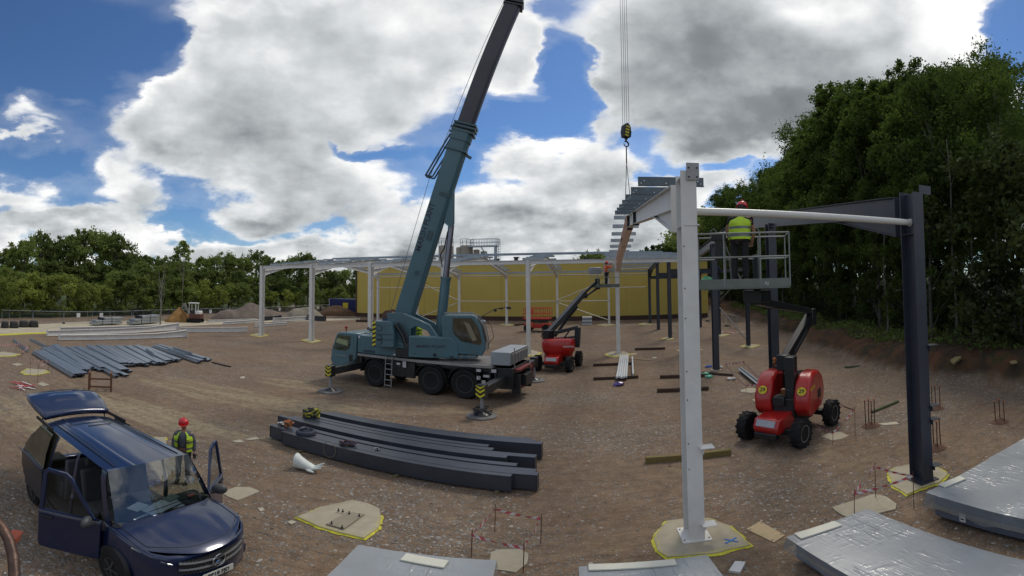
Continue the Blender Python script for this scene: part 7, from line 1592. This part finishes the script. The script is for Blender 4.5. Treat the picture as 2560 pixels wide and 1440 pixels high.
def tubes():
    A, B = gp(1542, 954), gp(1552, 897); d = (B - A).normalized(); n = Vector((d.y, -d.x, 0)); L_ = (B - A).length
    t = thing('tube_bundle', 'bundle of five white steel tubes lying across two timbers', 'tube bundle', A, 0)
    for k in range(5): a = n * (.115 * k + .0) + Vector((0, 0, .21)); s = [.0, .1, -.05, .05, .15][k]; MB().cyl(a + d * s, a + d * (L_ + s), .055, 14).build('tube', mat('white_tube', (.55, .56, .56), .4, 0, .05), t)
    A, B = gp(1583, 945), gp(1581, 900); A.z = B.z = .21; tag(MB().cyl(A, B, .05, 12).build('steel_tube', MATS['white_tube']), 'single white tube right of the white tube bundle', 'tube')
    P = gp(1468, 812); t = thing('insulation_pack', 'striped white and grey pack standing against the yellow wall', 'pack', P, SA)
    for k in range(5): MB().box((0, 0, .1 + .2 * k), (1.15, .8, .18)).build('layer', [M_WHITE, mat('blue_grey', (.2, .24, .3), .6)][k % 2], t, bevel=.04)
tubes()

# ------------------------------------------------------------------ tape pens on thin rods
def tape_mat():
    m = mat('barrier_tape', (.5, .5, .5), .5); N, L = m.node_tree.nodes, m.node_tree.links; tc = N.new('ShaderNodeTexCoord'); sp = N.new('ShaderNodeSeparateXYZ'); L.new(tc.outputs['UV'], sp.inputs[0])
    a = N.new('ShaderNodeMath'); a.operation = 'ADD'; L.new(sp.outputs[0], a.inputs[0]); mul = N.new('ShaderNodeMath'); mul.operation = 'MULTIPLY'; L.new(sp.outputs[1], mul.inputs[0]); mul.inputs[1].default_value = .06; L.new(mul.outputs[0], a.inputs[1])
    f = N.new('ShaderNodeMath'); f.operation = 'MULTIPLY'; L.new(a.outputs[0], f.inputs[0]); f.inputs[1].default_value = 1 / .2; fr = N.new('ShaderNodeMath'); fr.operation = 'FRACT'; L.new(f.outputs[0], fr.inputs[0]); g = N.new('ShaderNodeMath'); g.operation = 'GREATER_THAN'; L.new(fr.outputs[0], g.inputs[0]); g.inputs[1].default_value = .5
    mx = N.new('ShaderNodeMix'); mx.data_type = 'RGBA'; L.new(g.outputs[0], mx.inputs[0]); mx.inputs[6].default_value = (.42, .06, .07, 1); mx.inputs[7].default_value = (.50, .47, .44, 1); L.new(mx.outputs[2], N['Principled BSDF'].inputs['Base Color']); return m
M_TAPE = tape_mat()
def pen(label, rods, links, h=.62, tw=.055, loose=()):
    """rods: photo points at the rod feet; links: pairs"""
    t = thing('tape_pen', label, 'barrier tape', (0, 0, 0)); P = [gp(*p[:2]) for p in rods]; H = [p[2] if len(p) > 2 else h for p in rods]
    for p, hh in zip(P, H): MB().tube([p, p + Vector((.02, 0, hh + .05))], .008, 5).build('rod', M_RUST, t)
    for (i, j) in links:
        a, b = P[i] + Vector((0, 0, H[i] - .05)), P[j] + Vector((0, 0, H[j] - .05)); n = 14; vs, uv = [], []; L_ = (b - a).length
        for k in range(n + 1):
            q = k / n; c = a.lerp(b, q) + Vector((0, 0, -.05 * L_ * 4 * q * (1 - q) * .5)); tw_ = Vector((0, .35 * math.sin(q * 9 + i), math.cos(q * 5 + j) * .3 + .7)).normalized() * tw / 2; vs += [c - tw_, c + tw_]; uv += [(q * L_, 0), (q * L_, 1)]
        fs = [(2 * k, 2 * k + 2, 2 * k + 3, 2 * k + 1) for k in range(n)]; me = bpy.data.meshes.new('tape'); me.from_pydata(vs, [], fs); ul = me.uv_layers.new(name='UVMap')
        for l in me.loops: ul.data[l.index].uv = uv[l.vertex_index]
        me.materials.append(M_TAPE); o = bpy.data.objects.new('tape', me); COL.objects.link(o); o.parent = t
pen('red and white tape pen on four thin rods above the square pale patch', [(1178, 1392, .55), (1308, 1432, .6), (1352, 1358, .62), (1237, 1330, .60)], [(0, 1), (1, 2), (2, 3), (3, 0)])
pen('red and white tape strung before the nearest dark column', [(2136, 1286, .55), (2189, 1245, .85), (2285, 1272, .85)], [(0, 2), (2, 1), (1, 0)])
pen('tape pen around the patch left of the near red lift', [(1815, 930, .5), (1860, 925, .5), (1925, 985, .5), (1865, 980, .35)], [(0, 1), (1, 2), (2, 3), (3, 0)], tw=.08)
pen('sagging tape run past the rear wheel of the near red lift', [(2138, 1088, .9), (2082, 1110, .4), (2010, 1075, .5), (2090, 1030, .5)], [(2, 1), (1, 0), (0, 3)], tw=.06)
pen('small tape pen at the far left edge beside the pads', [(-10, 880, .5), (40, 876, .5), (72, 882, .5), (55, 893, .4)], [(0, 1), (1, 2), (2, 3)], tw=.09)
pen('faint red tape around the yellow ringed pad on the far left', [(75, 940, .9), (94, 960, .9), (120, 938, .8)], [(0, 1), (1, 2), (2, 0)], tw=.04)
def tape_heap(label, px, py, r, s):
    c = gp(px, py); g = random.Random(s); mb = MB()
    for k in range(12):
        a = g.uniform(0, 6.28); b = a + g.uniform(1, 3); p = c + Vector((math.cos(a) * r * g.random(), math.sin(a) * r * g.random(), .02 + .04 * g.random())); q = c + Vector((math.cos(b) * r, math.sin(b) * r * .6, .02 + .08 * g.random())); mb.bar(p, q, .06, .004, k % 2)
    tag(mb.build('tape_tangle', [M_TAPER, M_WHITE]), label, 'tape')
tape_heap('tangle of red and white tape on the dirt behind the van tailgate', 55, 966, .9, 1); tape_heap('tangle of tape lying beyond the dark columns near the bank', 1835, 832, 1.6, 2); tape_heap('knot of tape caught on the bank edge', 2038, 852, .5, 3)
# plastic bags, jumble by the dark column
for i, (px, py, r, c, lb) in enumerate(((1766, 936, .20, (.10, .42, .28), 'upper green plastic bag by the dark column foot'), (1773, 944, .22, (.14, .50, .34), 'lower green plastic bag by the dark column foot'), (1772, 918, .2, (.04, .09, .35), 'small blue plastic bag left of the dark column'), (1798, 920, .22, (.45, .48, .45), 'white plastic bag against the dark column foot'), (1545, 964, .28, (.10, .06, .22), 'purple and green strap tangle before the white tubes'), (1828, 950, .22, (.5, .5, .48), 'white rag beside the tape pen'), (1205, 808, .6, (.5, .5, .5), 'white plastic sheet at the wall behind the crane cab'))):
    P = gp(px, py); tag(MB().ball((0, 0, r * .25), (r, r * .8, r * .4), 9, 6, 0, .35).build('plastic_bag', mat(f'bag_{i}', c, .35, 0, .2, 10), loc=P), lb, 'bag')
A, B = gp(1850, 926, .08), gp(1908, 972, .08); mb = MB(); zsec(mb, A, B, .2); mb.bar(A + Vector((0, 0, .1)), B + Vector((0, 0, .1)), .26, .03); tag(mb.build('steel_section', M_GALVD), 'grey galvanised section lying in the tape pen by the red lift', 'steel section')
# ------------------------------------------------------------------ rebar clusters
def rebar(label, px, py, ptop, rods, seed):
    P = gp(px, py); d = ray(px, ptop); Hh = CAMZ + d.z / math.hypot(d.x, d.y) * math.hypot(P.x, P.y); t = thing('rebar_cluster', label, 'rebar', P, 0, 'rusty starter bars standing out of the ground'); g = random.Random(seed)
    r_ = Vector((P.y, -P.x, 0)).normalized(); f_ = Vector((P.x, P.y, 0)).normalized()
    for k in range(rods): o = r_ * (-.14 + .28 * k / (rods - 1)) + f_ * (.1 if k % 2 else -.1); MB().tube([o, o + Vector((g.uniform(-.03, .03), 0, Hh * g.uniform(.93, 1)))], .016, 6).build('bar', M_RUST, t)
    for k in range(rods): o = r_ * (-.14 + .28 * k / (rods - 1)) + f_ * (.1 if k % 2 else -.1); MB().cyl(o + Vector((0, 0, Hh * .95)), o + Vector((0, 0, Hh * .98)), .03, 8).build('bar_cap', mat('cap_orange', (.35, .09, .03), .6), t)
    mb = MB(); rows = [[(math.cos(q) * .32 * k * g.uniform(.85, 1.15), math.sin(q) * .28 * k, .16 * (1 - k) + .01) for q in [2 * math.pi * j / 14 for j in range(14)]] for k in (0.01, .4, .75, 1.0)]
    mb.grid(rows, wrap=True).build('soil_mound', mat('mound_clay', (.12, .062, .04), .95, 0, .3, 6, .4, 15), t)
rebar('rebar cluster nearest the lift, left of the dark column', 2176, 1066, 998, 4, 1); rebar('rebar cluster right behind the upper half of the near dark column', 2340, 1022, 962, 3, 2); rebar('rebar cluster close beside the dark column, tallest in view', 2339, 1122, 1047, 4, 3); rebar('rebar cluster standing alone near the right edge', 2500, 1055, 998, 3, 4)

# ------------------------------------------------------------------ wrapped insulation panel stacks
def wrap_mat():
    m = mat('wrapping_film', (.29, .31, .32), .40, 0, .14, 1.0, coat=.22); N, L = m.node_tree.nodes, m.node_tree.links; b = N['Principled BSDF']; tc = N.new('ShaderNodeTexCoord')
    def cre(rot, sc, scale, seed):
        mp = N.new('ShaderNodeMapping'); mp.inputs['Scale'].default_value = sc; mp.inputs['Rotation'].default_value = (0, 0, rot); mp.inputs['Location'].default_value = (seed, seed, 0); L.new(tc.outputs['Object'], mp.inputs[0])
        n = N.new('ShaderNodeTexNoise'); n.noise_type = 'RIDGED_MULTIFRACTAL'; n.normalize = True; n.inputs['Scale'].default_value = scale; n.inputs['Detail'].default_value = 4; n.inputs['Distortion'].default_value = .8; L.new(mp.outputs[0], n.inputs['Vector']); return n.outputs['Fac']
    ad = N.new('ShaderNodeMath'); ad.operation = 'ADD'; L.new(cre(.9, (.6, 3.4, 1), 4.0, 0), ad.inputs[0]); L.new(cre(-.5, (2.6, .7, 1), 3.0, 5), ad.inputs[1])
    n2 = N.new('ShaderNodeTexNoise'); n2.inputs['Scale'].default_value = 1.1; n2.inputs['Detail'].default_value = 4; L.new(tc.outputs['Object'], n2.inputs['Vector']); mr = N.new('ShaderNodeMapRange'); L.new(n2.outputs['Fac'], mr.inputs[0]); mr.inputs[1].default_value = .44; mr.inputs[2].default_value = .60; mr.inputs[3].default_value = .08; mr.inputs[4].default_value = .75
    bp = N.new('ShaderNodeBump'); bp.inputs['Distance'].default_value = .03; L.new(mr.outputs[0], bp.inputs['Strength']); L.new(ad.outputs[0], bp.inputs['Height']); L.new(bp.outputs[0], b.inputs['Normal']); L.new(bp.outputs[0], b.inputs['Coat Normal']); b.inputs['Coat Roughness'].default_value = .10
    v = N.new('ShaderNodeTexVoronoi'); v.inputs['Scale'].default_value = 4; L.new(tc.outputs['Object'], v.inputs['Vector']); lt = N.new('ShaderNodeMath'); lt.operation = 'LESS_THAN'; L.new(v.outputs['Distance'], lt.inputs[0]); lt.inputs[1].default_value = .035
    mx = N.new('ShaderNodeMix'); mx.data_type = 'RGBA'; L.new(lt.outputs[0], mx.inputs[0]); src = b.inputs['Base Color'].links[0].from_socket; L.new(src, mx.inputs[6]); mx.inputs[7].default_value = (.06, .045, .03, 1); L.new(mx.outputs[2], b.inputs['Base Color'])
    # thin film: lets the panels show through where it hangs
    tr = N.new('ShaderNodeBsdfTransparent'); ms = N.new('ShaderNodeMixShader'); ge = N.new('ShaderNodeNewGeometry'); sp = N.new('ShaderNodeSeparateXYZ'); L.new(ge.outputs['Normal'], sp.inputs[0]); r = N.new('ShaderNodeMapRange'); L.new(sp.outputs[2], r.inputs[0]); r.inputs[1].default_value = .3; r.inputs[2].default_value = .8; r.inputs[3].default_value = .45; r.inputs[4].default_value = .86
    out = N['Material Output']; L.new(r.outputs[0], ms.inputs[0]); L.new(tr.outputs[0], ms.inputs[1]); L.new(b.outputs[0], ms.inputs[2]); L.new(ms.outputs[0], out.inputs['Surface'])
    return m
M_WRAP = wrap_mat()
def stack(label, P, rz, L_, w, H, foam=None, seed=0, tagp=None, ears=True):
    t = thing('panel_stack', label, 'panel stack', (P[0], P[1], 0), rz, 'insulation panel stacks wrapped in plastic film'); g = random.Random(seed)
    n = 4; z0 = .10; th = (H - z0) / n
    for k in range(n): MB().box((L_ / 2 + .05, w / 2, z0 + th * (k + .5)), (L_ - .16, w - .16, th - .01)).build('panel', [mat('panel_grey', (.12, .14, .18), .5), mat('panel_cream', (.26, .25, .19), .7)][0 if k != 1 else 1], t)
    # film: draped sheet, sagging and wrinkled
    def S(u, v): return .006 * (vnoise(u * 1.3 + seed * 5, v * 1.5) - .5) + .004 * (vnoise(u * 6 + seed * 5, v * 5) - .5)
    nx, ny = int(L_ / .07), int(w / .07); rows = []
    def edge(u, v):
        j = .025 * (vnoise(u * 2.2 + seed, v * 2.2) - .5); return j
    top = lambda x, y: H + S(x, y) - .006 * (max(0, 1 - min(x, L_ - x) / .07) + max(0, 1 - min(y, w - y) / .07))
    for i in range(-2, nx + 3):
        row = []
        for j in range(-2, ny + 3):
            x = min(max(i / nx, 0), 1) * L_; y = min(max(j / ny, 0), 1) * w; dz = 0; ox = oy = 0
            if i < 0: dz += -i; ox = .02 * i
            if i > nx: dz += i - nx; ox = .02 * (i - nx)
            if j < 0: dz = max(dz, -j); oy = .02 * j
            if j > ny: dz = max(dz, j - ny); oy = .02 * (j - ny)
            z = top(x, y) if dz == 0 else (H - .006) * (1 - dz * .27) + .12 * (vnoise(x * 2.5 + 9, y * 2.5) - .5) * dz / 2
            ex = .03 * (vnoise(x * 3 + seed, y * 3 + 3) - .5) * dz; row.append((x + ox + ex, y + oy + ex, max(z, .05)))
        rows.append(row)
    fm = MB().grid(rows).build('plastic_film', M_WRAP, t, ang=60); fm.visible_shadow = True
    if foam:
        for (x, y, a, l, ww) in foam: MB().box((x, y, H + .022), (l, ww * 1.25, .028), rz=a).build('foam_block', mat('cream_foam', (.58, .57, .48), .7, 0, .05), t, bevel=.004)
    if tagp: MB().box((tagp[0], tagp[1], tagp[2]), (.12, .008, .17)).box((tagp[0], tagp[1] - .006, tagp[2] - .02), (.07, .004, .03), mi=1).build('paper_label', [M_WHITE, M_BLACKM], t)
    return t
# right angles follow the building grid; x of each stack runs along its long side
stack('large wrapped panel stack at the bottom right with cream foam block on its far edge', (3.80, 5.66), R(-93), 3.7, 1.62, .52, [(.13, .50, R(88), .75, .16)], 1)
stack('wrapped stack at the right edge with a white paper label on its dark side', (6.42, 5.12), R(-12), 3.4, 2.1, .62, [(.30, 1.42, R(60), .55, .16)], 2, (1.32, -.045, .30)) if False else stack('wrapped stack at the right edge with a white paper label on its dark side', (6.40, 5.06), R(-94), 3.6, 2.3, .63, [(.12, .62, R(80), .55, .15)], 2, None)
stack('wrapped panel stack half hidden at the far right edge', (8.55, 5.0), R(-97), 3.2, 1.9, .58, None, 3)
stack('grey wrapped panel stack at the bottom centre left with white foam strip', (-2.24, 6.38), R(-93), 3.0, 2.0, .50, [(.22, 1.05, R(83), .62, .17)], 4)
stack('narrow wrapped stack at the bottom centre just left of the white column', (.84, 6.02), R(-97), 2.6, 1.75, .50, [(.10, .70, R(88), 1.15, .13)], 5)
MB_l = MB().box((0, 0, 0), (.012, .12, .17)).box((-.008, 0, -.02), (.004, .07, .03), mi=1)
tag(MB_l.build('paper_label', [M_WHITE, M_BLACKM], loc=(6.33, 4.25, .30), rz=R(-4)), 'white paper label stuck on the side of a wrapped stack', 'label')

# rusty curved pipe close to the camera at the left edge
def pipe():
    t = thing('steel_frame_pipe', 'rusty curved pipe with an orange bracket at the bottom left corner', 'pipe', (0, 0, 0))
    pts = []
    for (px, py, r) in ((-60, 1270, 2.4), (-20, 1292, 2.38), (5, 1318, 2.36), (22, 1350, 2.34), (33, 1390, 2.32), (36, 1430, 2.30), (36, 1480, 2.28), (36, 1560, 2.24)):
        pts.append(Vector((0, 0, CAMZ)) + ray(px, py) * r)
    MB().tube(pts, .026, 14).build('pipe', mat('rusted_pipe', (.075, .045, .035), .45, .5, .3, 12, .2, 40, dirt=(.2, .08, .03), dirt_amt=.5), t)
    c = Vector((0, 0, CAMZ)) + ray(36, 1338) * 2.45
    MB().box(c, (.09, .05, .012), rz=R(-50)).box(c - Vector((0, 0, .02)), (.06, .04, .03), rz=R(-50)).build('bracket', mat('orange_bracket', (.20, .04, .015), .6, 0, .3, 20), t)
pipe()
